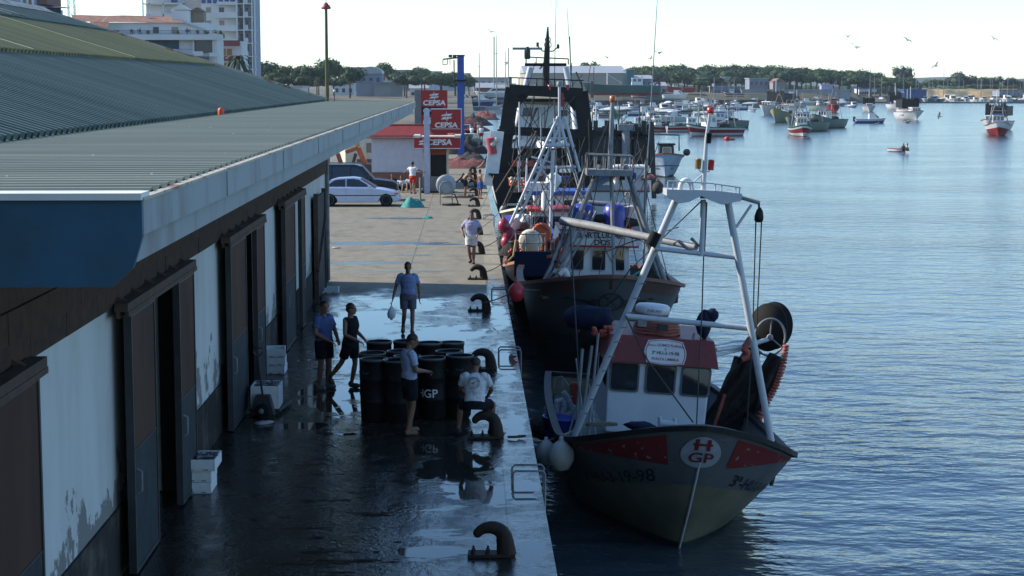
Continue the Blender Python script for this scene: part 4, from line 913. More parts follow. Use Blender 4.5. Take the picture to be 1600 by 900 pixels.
# ------------------------------------------------------------------ hulls
class Hull:
    """local frame: stem at y=0 pointing to -Y, stern at y=L, waterline z=0"""
    def __init__(s, L, B, zb, zm, zs, draft=.6, rake=1.8, tm=.38, p=2.3, flare=1.5, stern=.82, tum=.0, zt=.45):
        s.__dict__.update(L=L, B=B, zb=zb, zm=zm, zs=zs, draft=draft, rake=rake, tm=tm, p=p, flare=flare, stern=stern, zt=zt)
    def zr(s, t):
        return s.zm+(s.zb-s.zm)*max(0, 1-t/s.zt)**2 if t < s.zt else s.zm+(s.zs-s.zm)*((t-s.zt)/(1-s.zt))**1.7
    def half(s, t):
        if t < s.tm: return s.B/2*max(0,1-(1-max(0,t)/s.tm)**s.p)**(.62)
        q = (t-s.tm)/(1-s.tm); return s.B/2*(1-(1-s.stern)*q**2.2)
    def S(s, t, v, side=1, off=0):
        w = .28   # v below w is under the boot-top line
        zw = .12
        z = -s.draft+(zw+s.draft)*v/w if v < w else zw+(s.zr(t)-zw)*(v-w)/(1-w)
        full = (z+s.draft)/(s.zr(t)+s.draft)
        e = s.flare*(1-min(1, t/s.tm*.9))**1.0+.30
        hb = s.half(t)*max(0, full)**e
        y = t*s.L + s.rake*max(0,1-full)**1.25*(1-t)**2.5
        p = V((side*hb, y, z))
        if off:
            a = s.S(min(1, t+.01), v, side); b = s.S(t, min(1, v+.01), side); a0 = s.S(t, v-.01 if v > .99 else v, side)
            n = (a-p).cross(b-p if v < .99 else p-a0)
            if n.length > 1e-9:
                n.normalize(); n = n if n.x*side > 0 or (abs(n.x) < .3 and n.y < 0) else -n
                p = p+n*off
        return p
    def build(s, root, bands, nt=30, nv=14, name='hull', deck=deckm, cap=None, capw=.09, inner=None):
        """bands: list of (v_top, material) from keel upward"""
        mats = []; vr = sorted(set([0, .1, .2, .28]+[b[0] for b in bands]+[.28+.72*k/nv for k in range(nv+1)]))
        vr = [v for i, v in enumerate(vr) if i == 0 or v-vr[i-1] > 1e-3]
        tr = [(k/nt)**1.55 for k in range(nt+1)]
        m = MB()
        for b in bands:
            if b[1] not in mats: mats.append(b[1])
        for side in (-1, 1):
            for j in range(len(vr)-1):
                mid = (vr[j]+vr[j+1])/2; mm = next(b[1] for b in bands if mid <= b[0]+1e-6); m.cur = mats.index(mm)
                a = [s.S(t, vr[j], side) for t in tr]; c = [s.S(t, vr[j+1], side) for t in tr]; n = len(tr)
                m.add(a+c, [((i, i+1, n+i+1, n+i) if side < 0 else (i, n+i, n+i+1, i+1)) for i in range(n-1)], True)
        m.cur = mats.index(bands[-1][1] if len(bands) < 2 else bands[1][1])
        l = [s.S(1, v, -1) for v in vr]; r = [s.S(1, v, 1) for v in vr]; n = len(vr)
        m.add(l+r, [(i, n+i, n+i+1, i+1) for i in range(n-1)])
        h = m.build(name, mats, root)
        b_ = bmesh.new(); b_.from_mesh(h.data); bmesh.ops.remove_doubles(b_, verts=b_.verts, dist=1e-3); b_.to_mesh(h.data); b_.free()
        if deck:
            d = MB(); dv = lambda t: (s.S(t, .97, -1), s.S(t, .97, 1)); dd = min(.5, .3*s.zm)
            pts = []
            for t in tr[1:]:
                z = s.zr(t)-dd-.02; q = s.S(t, .28+.72*(z-.12)/(s.zr(t)-.12), 1); pts.append((q.y, z, q.x*.975))
            vs = [V((-hw, y_, z)) for y_, z, hw in pts]+[V((hw, y_, z)) for y_, z, hw in pts]; n = len(pts)
            d.add(vs, [(i, i+1, n+i+1, n+i) for i in range(n-1)]); d.build('deck', deck, h)
        if cap:
            for side in (-1, 1):
                pass
            c = MB(); pts = [s.S(t, 1, -1) for t in reversed(tr)]+[s.S(t, 1, 1) for t in tr[1:]]
            vs = []; n = len(pts)
            for i, p in enumerate(pts):
                t_ = (pts[min(i+1, n-1)]-pts[max(i-1, 0)]).normalized(); o = t_.cross(V((0, 0, 1))).normalized()
                for (q, z) in ((-.6*capw, -.045), (-.6*capw, .045), (.7*capw, .045), (.7*capw, -.045)): vs.append(p+o*q+V((0, 0, z)))
            c.add(vs, [(i*4+k, i*4+(k+1) % 4, (i+1)*4+(k+1) % 4, (i+1)*4+k) for i in range(n-1) for k in range(4)])
            a_, b2 = s.S(1, 1, -1), s.S(1, 1, 1); c.bar(a_, b2, capw, .09); c.build('cap_rail', cap, h)
        s.h = h; return h
    def band(s, v0, v1, t0, t1, m_, name, side=(-1, 1), off=.012, n=30):
        m = MB()
        for sg in side:
            def f(u, w_):
                t = t0+(t1-t0)*u; a = v0(u) if callable(v0) else v0; b = v1(u) if callable(v1) else v1
                return s.S(t, a+(b-a)*w_, sg, off)
            m.grid(f, n, 3)
        return m.build(name, m_, s.h)
    def rub(s, v, r_, m_, name='rub_rail', t0=0.0, t1=1):
        m = MB(); N_ = 30
        pts = [s.S(t0+(t1-t0)*(i/N_)**1.4, v, -1, .01) for i in reversed(range(N_+1))]+[s.S(t0+(t1-t0)*(i/N_)**1.4, v, 1, .01) for i in range(1, N_+1)]
        m.tube(pts, r_, n=6); return m.build(name, m_, s.h)
    def text(s, txt, size, t, v, side, m_, slant=.0, bold=.01, sq=1.0):
        """lettering laid on the hull; y (up) in metres, x along the hull"""
        p0 = s.S(t, v, side)
        dt = (s.S(t+.02, v, side)-p0).length/.02; dv = (s.S(t, v+.02, side)-p0).length/.02
        sg = 1 if side > 0 else -1      # starboard in picture: reads from bow to aft
        def f(x, y):
            tt = t+sg*x*sq/dt; return s.S(max(0.004, tt), min(.995, v+y/dv+slant*x), side, .016)
        return text_mb(txt, size, f, bold, sub=True).build('hull_number', m_, s.h)
def glazed_house(root, c, w, d, h, col, wins, top=.9, roofcol=None, roofh=.12, over=.12, name='wheelhouse', sidewins=True, winh=(.5, .85), roof_taper=1, frame=None, face='-y'):
    """house with its front on -Y; wins = list of (u0,u1) across the front"""
    x, y, z = c
    m = MB().box((x, y, z+h/2), (w, d, h), taper=(top, .94)); o = m.build(name, col, root); bevel(o, .03)
    def fp(u, v, off=.012):
        k = 1-(1-top)*v; kk = 1-.06*v; return V((x+(u-.5)*w*k, y-d/2*kk-off, z+v*h))
    for (u0, u1) in wins:
        f = MB(); v0, v1 = winh; uc = (u0+u1)/2; uw = (u1-u0)/2; vc = (v0+v1)/2; vh = (v1-v0)/2
        def ring(s_, off):
            pts = []
            for (sx, sy, a0) in ((1,1,0),(-1,1,90),(-1,-1,180),(1,-1,270)):
                for a in (0, 45, 90):
                    an = R(a0+a); rr = .22; pts.append(fp(uc+(sx*(1-rr)+math.cos(an)*rr)*uw*s_, vc+(sy*(1-rr)+math.sin(an)*rr)*vh*s_, off))
            return pts
        a, b = ring(1.0, .016), ring(1.13, .010); n = 12
        g_ = MB().add(a, [tuple(range(n))]).build('window', glass, o)
        MB().add(ring(1.0, .028)+ring(1.13, .026)+ring(1.14, .0), [(i, (i+1) % n, n+(i+1) % n, n+i) for i in range(n)]+[(n+i, n+(i+1) % n, 2*n+(i+1) % n, 2*n+i) for i in range(n)]).build('window_frame', frame or col, o)
    if sidewins:
        for s_ in (-1, 1):
            f = MB()
            for (a, b) in ((.12, .42), (.55, .85)):
                def sp(u, v): return V((x+s_*(w/2*(1-(1-top)*v)+.008), y-d/2+u*d, z+v*h))
                f.add([sp(a, winh[0]), sp(b, winh[0]), sp(b, winh[1]), sp(a, winh[1])], [(0, 1, 2, 3)])
            f.build('side_window', glass, o)
    if roofcol:
        r_ = MB().box((x, y-.04, z+h+roofh/2), (w*top+2*over, d+2*over, roofh), taper=(roof_taper, .97)).build('roof', roofcol, o); bevel(r_, .02)
    return o
def lamp_pole(root, pts, r=.05, col=None, name='mast'): return MB().tube(pts, r).build(name, col or white, root)
def fender(p, r_, m_, lab, h=1.25):
    o = MB().lathe([(.001, -r_*h), (r_*.6, -r_*h*.85), (r_*.95, -r_*.45), (r_, 0), (r_*.9, r_*.5), (r_*.5, r_*.95), (r_*.18, r_*1.15), (r_*.16, r_*1.4), (.001, r_*1.42)], n=20).build('fender', m_)
    o.location = p; tag(o, lab, 'fender'); return o
def cable(pts, r_=.012, sag=0, n=10):
    a, b = V(pts[0]), V(pts[-1]); out = [a.lerp(b, i/n)+V((0, 0, -sag*4*(i/n)*(1-i/n))) for i in range(n+1)]; return out
def rope(a, b, r_, sag, lab, m_=None):
    o = MB().tube(cable([a, b], sag=sag), r_, n=6).build('mooring_rope', m_ or rope_m); tag(o, lab, 'rope'); return o

# ================================================================== front boat
B1 = empty('fishing_boat', (3.62, 28.3, WZ), (0, R(4.6), R(1)), 'nearest white fishing boat with red swoosh and HGP emblem on its bow', 'fishing boat')
q1 = inv(B1)
def A(px, py, Y): return q1(P(px, py, Y))
h1 = Hull(10.8, 4.15, 2.40, 1.45, 1.40, draft=.7, rake=2.2, tm=.34, p=2.5, flare=.8, stern=.86, zt=.36)
lowh = mat('cream_lower_hull', (.19,.18,.12), .5, col2=(.12,.12,.085), vs=1.5)
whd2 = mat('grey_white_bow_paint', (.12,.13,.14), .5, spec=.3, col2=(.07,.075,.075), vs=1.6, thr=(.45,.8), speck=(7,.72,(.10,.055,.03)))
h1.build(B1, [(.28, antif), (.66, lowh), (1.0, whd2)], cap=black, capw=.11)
swm = mat('faded_red_swoosh', (.17,.018,.018), .6, col2=(.36,.32,.31), vs=7, thr=(.62,.66))
h1.band(lambda u: .955-.17*(1-u)**1.5, lambda u: .965, .02, .25, swm, 'bow_swoosh', side=(-1,), off=.010, n=40)
h1.band(lambda u: .955-.17*(1-u)**1.5, lambda u: .965, .02, .20, swm, 'bow_swoosh', side=(1,), off=.010, n=40)
# emblem disc astride the stem
def emb(x, y, off=.03):
    t = abs(x)/5.2; side = 1 if x >= 0 else -1; zt_ = h1.zr(0); v = .855+y/(zt_*1.38)
    p = h1.S(max(.0005, (abs(x)/2.15)**1.62/h1.L*1.0*2.2*.36), v, side); return V((p.x, p.y-off, p.z))
def onbow(x, y, off):
    # find hull point with lateral offset x at height band y
    v = .86+y/3.1; side = 1 if x >= 0 else -1; lo, hi = 0, .25
    for _ in range(22):
        mid = (lo+hi)/2
        if h1.S(mid, v, 1).x < abs(x): lo = mid
        else: hi = mid
    p = h1.S(lo, v, side); return V((p.x, p.y-off, p.z))
m = MB(); n_ = 36
rings = [[onbow(math.cos(2*math.pi*i/n_)*.33*k, math.sin(2*math.pi*i/n_)*.28*k, .03) for i in range(n_)] for k in (.02, .35, .7, 1)]
for a, b in zip(rings, rings[1:]): m.add(a+b, [(i, (i+1) % n_, n_+(i+1) % n_, n_+i) for i in range(n_)], True)
m.build('bow_emblem', mat('emblem_white', (.34,.38,.42), .5), h1.h)
navl = mat('dark_letter_paint', (.02,.02,.03), .6); redl = mat('dark_red_letters', (.16,.02,.02), .6)
em = bpy.data.objects[h1.h.name]
e1 = text_mb('H', .27, lambda x, y: onbow(x*1.5, y+.13, .045), .03, True).build('emblem_letters', redl, em)
e2 = text_mb('GP', .25, lambda x, y: onbow(x*1.35, y-.10, .045), .015, True).build('emblem_letters', redl, em)
MB().add([onbow(-.16, .13, .05), onbow(.16, .13, .05), onbow(.16, .17, .05), onbow(-.16, .17, .05)], [(0,1,2,3)]).build('emblem_bar', redl, em)
h1.text('3ª-HU-3-19-98', .34, .125, .70, 1, navl, slant=-.02, sq=.95)
h1.text('3ª-HU-3-19-98', .36, .13, .70, -1, navl, slant=.02, sq=.95)
MB().tube([h1.S(0, v, 1)+V((0, -.015, 0)) for v in (.2,.3,.4,.5,.6,.7,.8)], .022, n=6).build('stem_band', wtube, h1.h)
# wheelhouse
YF = 33.4
wl, wr = A(948, 668, YF), A(1098, 672, YF); tl = A(950, 572, YF)
cw = (wl+wr)/2; W_ = (wr-wl).length
zdeck = cw.z-.12
wh = glazed_house(B1, (cw.x, cw.y+1.1, zdeck), W_*1.03, 2.2, 1.36, mat('cabin_white', (.56,.59,.64), .45, var=.12, vs=1.5), [(.03,.29),(.38,.65),(.73,.99)], top=1.04, winh=(.60,.97), frame=mat('window_rubber_frame', (.10,.12,.14), .6))
# red flared roof band
m = MB(); zt0, zt1 = zdeck+1.36, zdeck+1.36+.50; x0 = cw.x; y0 = cw.y+1.1
def rr(hx, hy0, hy1, z): return [V((x0-hx, y0-hy0, z)), V((x0+hx, y0-hy0, z)), V((x0+hx, y0+hy1, z)), V((x0-hx, y0+hy1, z))]
a, b = rr(W_*.60, 1.22, 1.2, zt0), rr(W_*.545, 1.02, 1.1, zt1)
m.add(a+b, [(0,1,5,4),(1,2,6,5),(2,3,7,6),(3,0,4,7),(4,5,6,7),(3,2,1,0)]); rb = m.build('roof', mat('deep_red_roof', (.19,.02,.022), .5, var=.35), wh); bevel(rb, .02)
# name board
def bd(u, v, off=.0):
    p = a[0].lerp(a[1], u).lerp(b[0].lerp(b[1], u), v); return p+V((0, -.03-off, .0))
bcx, bcw = .53, .19
pts = []
for i in range(40):
    an = 2*math.pi*i/40; c_, s_ = math.cos(an), math.sin(an); k = 1/max(abs(c_), abs(s_)); k = k*.86+.14*k*abs(math.cos(2*an))
    pts.append((bcx+c_*k*bcw, .49+s_*k*.46))
nb = MB().add([bd(u, v, .012) for u, v in pts]+[bd(u, v, -.02) for u, v in pts], [tuple(range(40))]+[(i, (i+1) % 40, 40+(i+1) % 40, 40+i) for i in range(40)]).build('name_board', white, rb)
brim = mat('board_red', (.35,.03,.07), .5); brdark = mat('board_dark', (.03,.05,.07), .5); brm = mat('board_maroon', (.22,.02,.09), .5)
ring = [bd(bcx+(u-bcx)*k, .49+(v-.49)*k, .016) for k in (.95, .91) for u, v in pts]; MB().add(ring, [(i, (i+1) % 40, 40+(i+1) % 40, 40+i) for i in range(40)]).build('border', brim, nb)
WB = (a[1]-a[0]).length; HB = (b[0]-a[0]).length
def bt(cy, arch=0): return lambda x, y: bd(bcx+x/WB, .49+(y+cy-arch*x*x)/HB, .018)
text_mb('Hnos. GOMEZ PLANAS', .072, bt(.135, .10), .008, True).build('lettering', brm, nb); text_mb('3ª HU-3-19-98', .092, bt(-.02), .02, True).build('lettering', brdark, nb); text_mb('PUNTA UMBRIA', .075, bt(-.14), .012, True).build('lettering', brim, nb)
text_mb('@', .05, bt(.065), .004, True).build('lettering', brim, nb)
# A-frame
tubes = []
Yg = 31.8
LT, LB = A(1056, 312, Yg), A(893, 690, Yg+.6); RT, RB = A(1138, 318, Yg), A(1205, 690, Yg-.1)
Lm, Rm_ = A(1022, 388, Yg), A(1158, 403, Yg)
fr = MB().tube([LB, LT], .065, n=12).tube([RB, RT], .065, n=12).tube([A(978, 494, Yg+.1), A(1172, 513, Yg)], .052, n=12).tube([Lm, Rm_], .045, n=12)
fr.tube([A(1096, 400, Yg), A(1099, 312, Yg)], .05, n=10)
fr.tube([A(1150, 355, Yg), A(1174, 320, Yg)], .025, n=8)
fr = fr.build('a_frame', wtube, B1)
# gallows platform: bow-tie plate
pl = MB(); pz = [(1042,296),(1042,306),(1060,318),(1076,316),(1096,306),(1112,314),(1128,320),(1158,314),(1160,303),(1120,298)]
pp = [A(x, y, Yg-.28) for x, y in pz]; pq = [p+V((0, .56, 0)) for p in pp]; n = len(pp)
pl.add(pp+pq, [tuple(range(n)), tuple(reversed(range(n, 2*n)))]+[(i, n+i, n+(i+1) % n, (i+1) % n) for i in range(n)]); pl.build('gallows_platform', wtube, fr)
MB().tube([A(1155, 308, Yg), A(1187, 317, Yg)], .035).build('boom_end', galv, fr)
rl = MB()
for dy in (-.25, .25):
    rl.tube([A(1044, 283, Yg+dy), A(1108, 286, Yg+dy), A(1157, 293, Yg+dy)], .013)
    for (xa, ya, yb) in ((1044,283,298),(1052,283,298),(1082,285,300),(1118,288,302),(1128,289,303),(1150,292,306),(1156,293,307)): rl.tube([A(xa, ya, Yg+dy), A(xa-1, yb, Yg+dy)], .012)
rl.build('platform_rail', wtube, fr)
hz = []; 
for i in range(11):
    an = math.pi*i/10; hz.append(A(1072-9.5*math.cos(an), 300-19*math.sin(an)**.8, Yg-.15))
MB().tube(hz, .045).build('horseshoe_lifebuoy', white, fr)
mt = MB().tube([A(1098, 310, Yg), A(1104, 215, Yg), A(1109, 178, Yg)], [.05, .035, .025], n=10)
mt.tube([A(1090, 260, Yg), A(1094, 268, Yg), A(1108, 268, Yg), A(1111, 261, Yg)], .012)
mt.tube([A(1086, 283, Yg), A(1098, 272, Yg)], .015)
mt = mt.build('mast', wtube, fr)
def navlamp(px, py, Y, body=black, parent=mt, s=1.0, f=A):
    p = f(px, py, Y); return MB().lathe([(.05*s,-.09*s),(.055*s,-.06*s),(.055*s,.07*s),(.065*s,.08*s),(.03*s,.10*s)], p, 12).build('lamp', body, parent)
MB().lathe([(.05,-.02),(.065,0),(.065,.09),(.04,.10)], A(1110, 176, Yg), 12).build('lamp', mat('red_lamp_glass', (.5,.04,.03), .2), mt)
navlamp(1107, 216, Yg); navlamp(1091, 256, Yg, mat('amber_lamp_glass', (.3,.16,.05), .2)); navlamp(1111, 258, Yg, MATS['red_lamp_glass'])
# black taped clamp + boom
MB().tube([A(1016, 384, Yg-.02), A(1026, 363, Yg-.02)], .10, n=12).build('rubber_sleeve', rubber, fr)
bm = MB().tube([A(878, 345, 35.0), A(930, 354, 34.3), A(1088, 386, Yg+.2)], [.085, .085, .06], n=12).build('boom', galv, B1)
MB().tube([A(1060, 376, Yg), A(1078, 392, Yg), A(1092, 384, Yg), A(1080, 372, Yg)], .03).build('shackle', galv, bm)
# hanging block and falls
bk = MB().lathe([(.02,.16),(.06,.10),(.085,0),(.08,-.08),(.03,-.11)], A(1186, 338, Yg), 12).build('pulley_block', black, fr)
m = MB().tube([A(1186, 318, Yg), A(1186, 330, Yg)], .02)
m.tube([A(1181, 345, Yg), A(1176, 520, Yg+.4), A(1166, 680, Yg+1)], .012).tube([A(1190, 345, Yg), A(1182, 520, Yg+.4), A(1172, 560, Yg+1)], .012)
m.tube([A(1102, 316, Yg), A(1097, 480, Yg), A(1088, 668, Yg-.6)], .012)
m.tube([A(1104, 316, Yg), A(1100, 400, Yg)], .018)
m.tube([A(1095, 315, Yg), A(985, 420, 33), A(930, 500, 34)], .012).tube([A(1060, 355, Yg), A(980, 380, 34), A(930, 400, 36)], .010)
m.tube([A(978, 494, Yg), A(1010, 560, Yg), A(1083, 660, Yg-.8)], .014)
m.tube([A(890, 338, 36), A(903, 560, 34), A(915, 655, 33)], .014)
m.build('rigging', ropeb, B1)
# ladder rungs on left leg, posts left of cabin
for k in range(10):
    p = LB.lerp(LT, .12+k*.06); MB().tube([p+V((-.02,-.05,.0)), p+V((.10,-.12,.03))], .01, n=5).build('leg_step', galv, fr)
m = MB()
for (x0_, y0_, x1_, y1_, r_) in ((899,690,910,545,.03),(905,690,925,540,.03),(885,692,905,620,.02),(918,690,935,520,.025),(912,660,900,560,.018),(930,680,920,600,.02)): m.tube([A(x0_, y0_, 32.8), A(x1_, y1_, 33.2)], r_)
m.build('deck_posts', galv, B1)
# roof gear
rt_ = b[0].lerp(b[1], .5)
rad = A(1020, 483, YF+.6)
MB().lathe([(.10,-.16),(.10,-.1),(.30,-.09),(.33,-.05),(.33,.05),(.29,.09),(.1,.11),(.001,.11)], rad, 24).build('radar_dome', white, wh)
text_mb('FURUNO', .07, lambda x, y: (rad.x+.335*math.sin(x/.33), rad.y-.337*math.cos(x/.33), rad.z+y), .01, True).build('radar_lettering', blue, wh)
m = MB()
for k in range(5):
    z = zt1+.03+k*.052; rr_ = .40-.012*k; m.tube([(x0-.05+math.cos(2*math.pi*i/22)*rr_*1.1, y0-.45+math.sin(2*math.pi*i/22)*rr_, z+.012*math.sin(i*1.3+k)) for i in range(23)], .036, n=7)
m.build('orange_hose_coil', mat('faded_orange_hose', (.33,.09,.05), .6, col2=(.18,.05,.04), vs=5), wh)
MB().box(A(1036, 512, YF+.15), (.18,.1,.13)).build('floodlight', blackm, wh); MB().box(A(1003, 508, YF+.15)+V((0,0,.03)), (.16,.14,.10)).build('speaker_box', galv, wh)
def bundle(f, m_, name, parent, r=.16, pts=None):
    m = MB().tube(pts, r, n=10); return m.build(name, m_, parent)
MB().ball(A(1100, 506, YF+.4), (.15,.13,.27), 12, 8, .35, 2).ball(A(1108, 500, YF+.4)+V((.05,0,.1)), (.13,.1,.13), 10, 6, .3, 4).build('blue_canvas_bag', navy, wh)
MB().tube([A(1085, 520, YF+.4), A(1082, 532, YF+.4)], .02).build('bag_bracket', galv, wh)
o = MB().ball(A(919, 497, 35), (.50,.35,.26), 14, 8, .35, 7).build('tarpaulin_cover', navy, B1)
MB().ball(A(925, 525, 35), (.3,.3,.3), 10, 8, .4, 3).build('outboard_engine', black, B1); MB().tube([A(925, 530, 35), A(930, 600, 35)], .06).build('outboard_stand', blackm, B1)
m = MB()
for i in range(16):
    p = A(934+random.uniform(-8,22), 520+random.uniform(-10,6), YF+.5); m.ball(p, .05, 7, 5)
m.build('float_cluster', mat('orange_red_float', (.42,.06,.03), .5), B1)
# foredeck: bitt, rope coil, winch
m = MB().tube([A(1031, 668, 30.6), A(1031, 651, 30.6)], .035).tube([A(1054, 670, 30.6), A(1054, 653, 30.6)], .035).tube([A(1031, 661, 30.6), A(1054, 663, 30.6)], .06, n=12); m.build('bow_roller', wtube, B1)
MB().ball(A(1000, 665, 31), (.3,.2,.07), 12, 6, .5, 3).build('folded_cloth', navy, B1); MB().tube([A(940+25*math.cos(i*.8), 664-1.5*math.sin(i*.8)-i*.1, 31.3) for i in range(26)], .018).build('rope_coil', rope_m, B1)
# port side after deck: hose, floats, blue tub
hosem = mat('ribbed_grey_hose', (.36,.38,.42), .6)
m = MB(); hp = [(880,612),(886,620),(892,634),(895,643),(884,652),(878,648),(882,636),(878,625),(870,628),(869,642),(873,656),(866,660)]
def ribbed(m, pts, r_):
    out = []
    for a, b in zip(pts, pts[1:]):
        a, b = V(a), V(b); k = max(2, int((b-a).length/.04))
        out += [a.lerp(b, i/k) for i in range(k)]
    m.tube(out, [r_*(1+.13*(i % 2)) for i in range(len(out))], n=9, smooth=False)
ribbed(m, [A(x, y, 34.6) for x, y in hp], .052); ribbed(m, [A(x+8, y+4, 34.9) for x, y in hp[3:]], .052); ribbed(m, [A(x-16, y+10, 34.8) for x, y in hp[5:]], .05)
m.build('ribbed_hose', hosem, B1)
m = MB()
for i in range(40): m.ball(A(random.uniform(893,902), random.uniform(600,630), 35.2), .048, 7, 5)
for i in range(30): m.ball(A(random.uniform(850,875), random.uniform(650,664), 35.0), .045, 7, 5)
m.build('net_floats', MATS['orange_red_float'], B1)
MB().lathe([(.26,0),(.32,.36),(.34,.36),(.34,.40),(.29,.40),(.24,.1),(.001,.08)], A(872, 683, 34.2), 18).build('blue_tub', blueb, B1)
MB().ball(A(862, 668, 35.2), (.5,.7,.25), 14, 8, .5, 9).build('net_heap_on_deck', netm, B1)
MB().tube([A(865, 606, 38.9), A(867, 590, 38.9), A(878, 588, 38.9), A(888, 602, 38.9)], .014).tube([A(879, 589, 38.9), A(879, 604, 38.9)], .012).build('stern_rail', galv, B1)
# net drum on starboard quarter with hanging net
dc = A(1206, 522, 36.2)
dr = MB().lathe([(.001,-.22),(.50,-.22),(.50,-.19),(.30,-.15),(.30,.15),(.50,.19),(.50,.22),(.001,.22)], (0,0,0), 30, 'y')
dr.tf(lambda p: Matrix.Rotation(R(-28), 3, 'Z') @ V((p.x*.80, p.y, p.z)) + dc + V((.03, .3, .12)))
dr = dr.build('net_drum', rubber, B1)
m = MB(); c2_ = A(1203, 527, 35.8)
m.tube([c2_+V((math.cos(2*math.pi*i/26)*.31, 0, math.sin(2*math.pi*i/26)*.38)) for i in range(27)], .022, n=6)
for k in range(3): an = R(90+120*k); m.tube([c2_, c2_+V((math.cos(an)*.31, 0, math.sin(an)*.38))], .014)
m.ball(c2_, .07, 8, 6); m.build('drum_flange', mat('grey_flange', (.22,.23,.24), .5), dr)
m = MB().tube([A(1117, 547, YF+1), A(1165, 541, 35.6), A(1200, 530, 35.8)], .05).tube([A(1117, 540, YF+1), A(1150, 533, 35.4), A(1172, 533, 35.6)], .025).tube([A(1118, 556, YF+1), A(1165, 545, 35.6)], .03); m.build('drum_arm', wtube, B1)
def strip(m, pts, wds, Yd, nrm=0, drape=.05, ns=8):
    """drape a net between image-plane centre line points (px,py), widths in px"""
    n_ = 26; L0 = []
    for i in range(n_+1):
        q = i/n_*(len(pts)-1); k = min(int(q), len(pts)-2); f = q-k
        px = pts[k][0]*(1-f)+pts[k+1][0]*f; py = pts[k][1]*(1-f)+pts[k+1][1]*f; w_ = wds[k]*(1-f)+wds[k+1]*f
        for j in range(ns+1):
            u = (j/ns-.5); L0.append(A(px+u*w_, py+4*math.sin(u*3), Yd+.12*math.sin(j*2.1+i*.25)+.5*abs(u)))
    m.add(L0, [(i*(ns+1)+j, i*(ns+1)+j+1, (i+1)*(ns+1)+j+1, (i+1)*(ns+1)+j) for i in range(n_) for j in range(ns)], True)
m = MB(); strip(m, [(1178,545),(1158,590),(1133,630),(1112,672)], [22,46,30,52], 35.6); strip(m, [(1214,555),(1196,600),(1160,650),(1128,678)], [24,40,44,60], 35.5); strip(m, [(1160,560),(1165,590),(1148,612)], [26,54,34], 35.7); strip(m, [(1186,600),(1184,640),(1172,672)], [10,18,30], 35.4)
m.build('hanging_net', netm, B1)
def floats(m, pts, n, r_, Y):
    P_ = [A(x, y, Y) for x, y in pts]; ls = [(b_-a_).length for a_, b_ in zip(P_, P_[1:])]; T = sum(ls)
    for i in range(n):
        d = T*i/n; k = 0
        while k < len(ls)-1 and d > ls[k]: d -= ls[k]; k += 1
        p = P_[k].lerp(P_[k+1], d/ls[k]); t_ = (P_[k+1]-P_[k]).normalized(); m.tube([p-t_*r_*.42, p-t_*r_*.3, p+t_*r_*.3, p+t_*r_*.42], [r_*.6, r_, r_, r_*.6], n=8)
m = MB(); floats(m, [(1228,541),(1224,570),(1212,605),(1198,630),(1196,637),(1188,648),(1183,668),(1170,680)], 30, .066, 35.2)
floats(m, [(1172,530),(1162,545),(1172,556),(1158,562)], 16, .07, 35.2); floats(m, [(1132,617),(1125,640),(1114,672)], 20, .034, 35.2)
m.build('float_line', mat('salmon_red_float', (.42,.09,.06), .6, col2=(.26,.05,.04), vs=5), B1)
MB().ball(A(1207, 740, 31.6), (.07,.05,.22), 8, 6, .4).build('side_fender_tassel', rust, B1)
# white fender by the bow
fender(P(877, 711, 30.6), .23, mat('dirty_white_fender', (.40,.41,.38), .5), 'white ball fender hanging between the nearest bow and the quay'); fender(P(853, 706, 31.4), .19, MATS['dirty_white_fender'], 'second smaller white fender tucked behind the first')
rope(V((.35, 30.0, .18)), P(852, 690, 31.5), .022, .05, 'dark mooring rope from the seated man\'s bollard to the nearest boat'); rope(P(852, 690, 31.5), P(930, 655, 33.2), .02, .03, 'mooring rope end led over the nearest boat\'s rail')
o = MB().tube([(.0,0,.03),(.12,-.05,.04),(.24,.03,.03),(.3,-.02,.05),(.18,.06,.03)], .022, n=6).build('chain_shackle', rust); o.location = (.66, 29.9, .01); tag(o, 'rusty shackle lying beside the seated man\'s bollard', 'shackle')

# ================================================================== second boat
X2 = P(945, 440, 44.5).x
B2 = empty('fishing_boat', (X2+.05, 43.6, WZ), (0, R(1.2), R(0)), 'second boat with white wheelhouse, winged emblem and red rail behind the nearest', 'fishing boat')
q2 = inv(B2)
def A2(px, py, Y): return q2(P(px, py, Y))
h2 = Hull(11.5, 4.2, 3.2, 2.55, 2.3, draft=.8, rake=2.2, tm=.33, p=2.5, flare=1.1, stern=.85)
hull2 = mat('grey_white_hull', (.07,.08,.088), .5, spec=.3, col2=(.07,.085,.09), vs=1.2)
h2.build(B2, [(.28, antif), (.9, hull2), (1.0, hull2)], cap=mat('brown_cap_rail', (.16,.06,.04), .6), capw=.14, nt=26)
h2.band(.92, .975, .0, 1, mat('brown_hull_stripe', (.10,.05,.04), .5), 'rail_stripe')
h2.text('3ª-VI-2000', .36, .16, .60, -1, navl)
m = MB()
def ob2(x, y, off):
    v = .845+y/3.6; side = 1 if x >= 0 else -1; lo, hi = 0, .3
    for _ in range(20):
        mid = (lo+hi)/2
        if h2.S(mid, v, 1).x < abs(x): lo = mid
        else: hi = mid
    p = h2.S(lo, v, side); return V((p.x, p.y-off, p.z))
for s_ in (-1, 1):
    for k in range(4):
        m.add([ob2(s_*.34, .06-.05*k, .04), ob2(s_*.34, .03-.05*k, .04), ob2(s_*(1.15-.2*k), .12-.05*k, .04), ob2(s_*(1.1-.2*k), .16-.05*k, .04)], [(0,1,2,3)])
n_ = 24
m.add([ob2(math.cos(2*math.pi*i/n_)*r_, math.sin(2*math.pi*i/n_)*r_*.6, .045) for r_ in (.33, .28) for i in range(n_)], [(i, (i+1) % n_, n_+(i+1) % n_, n_+i) for i in range(n_)])
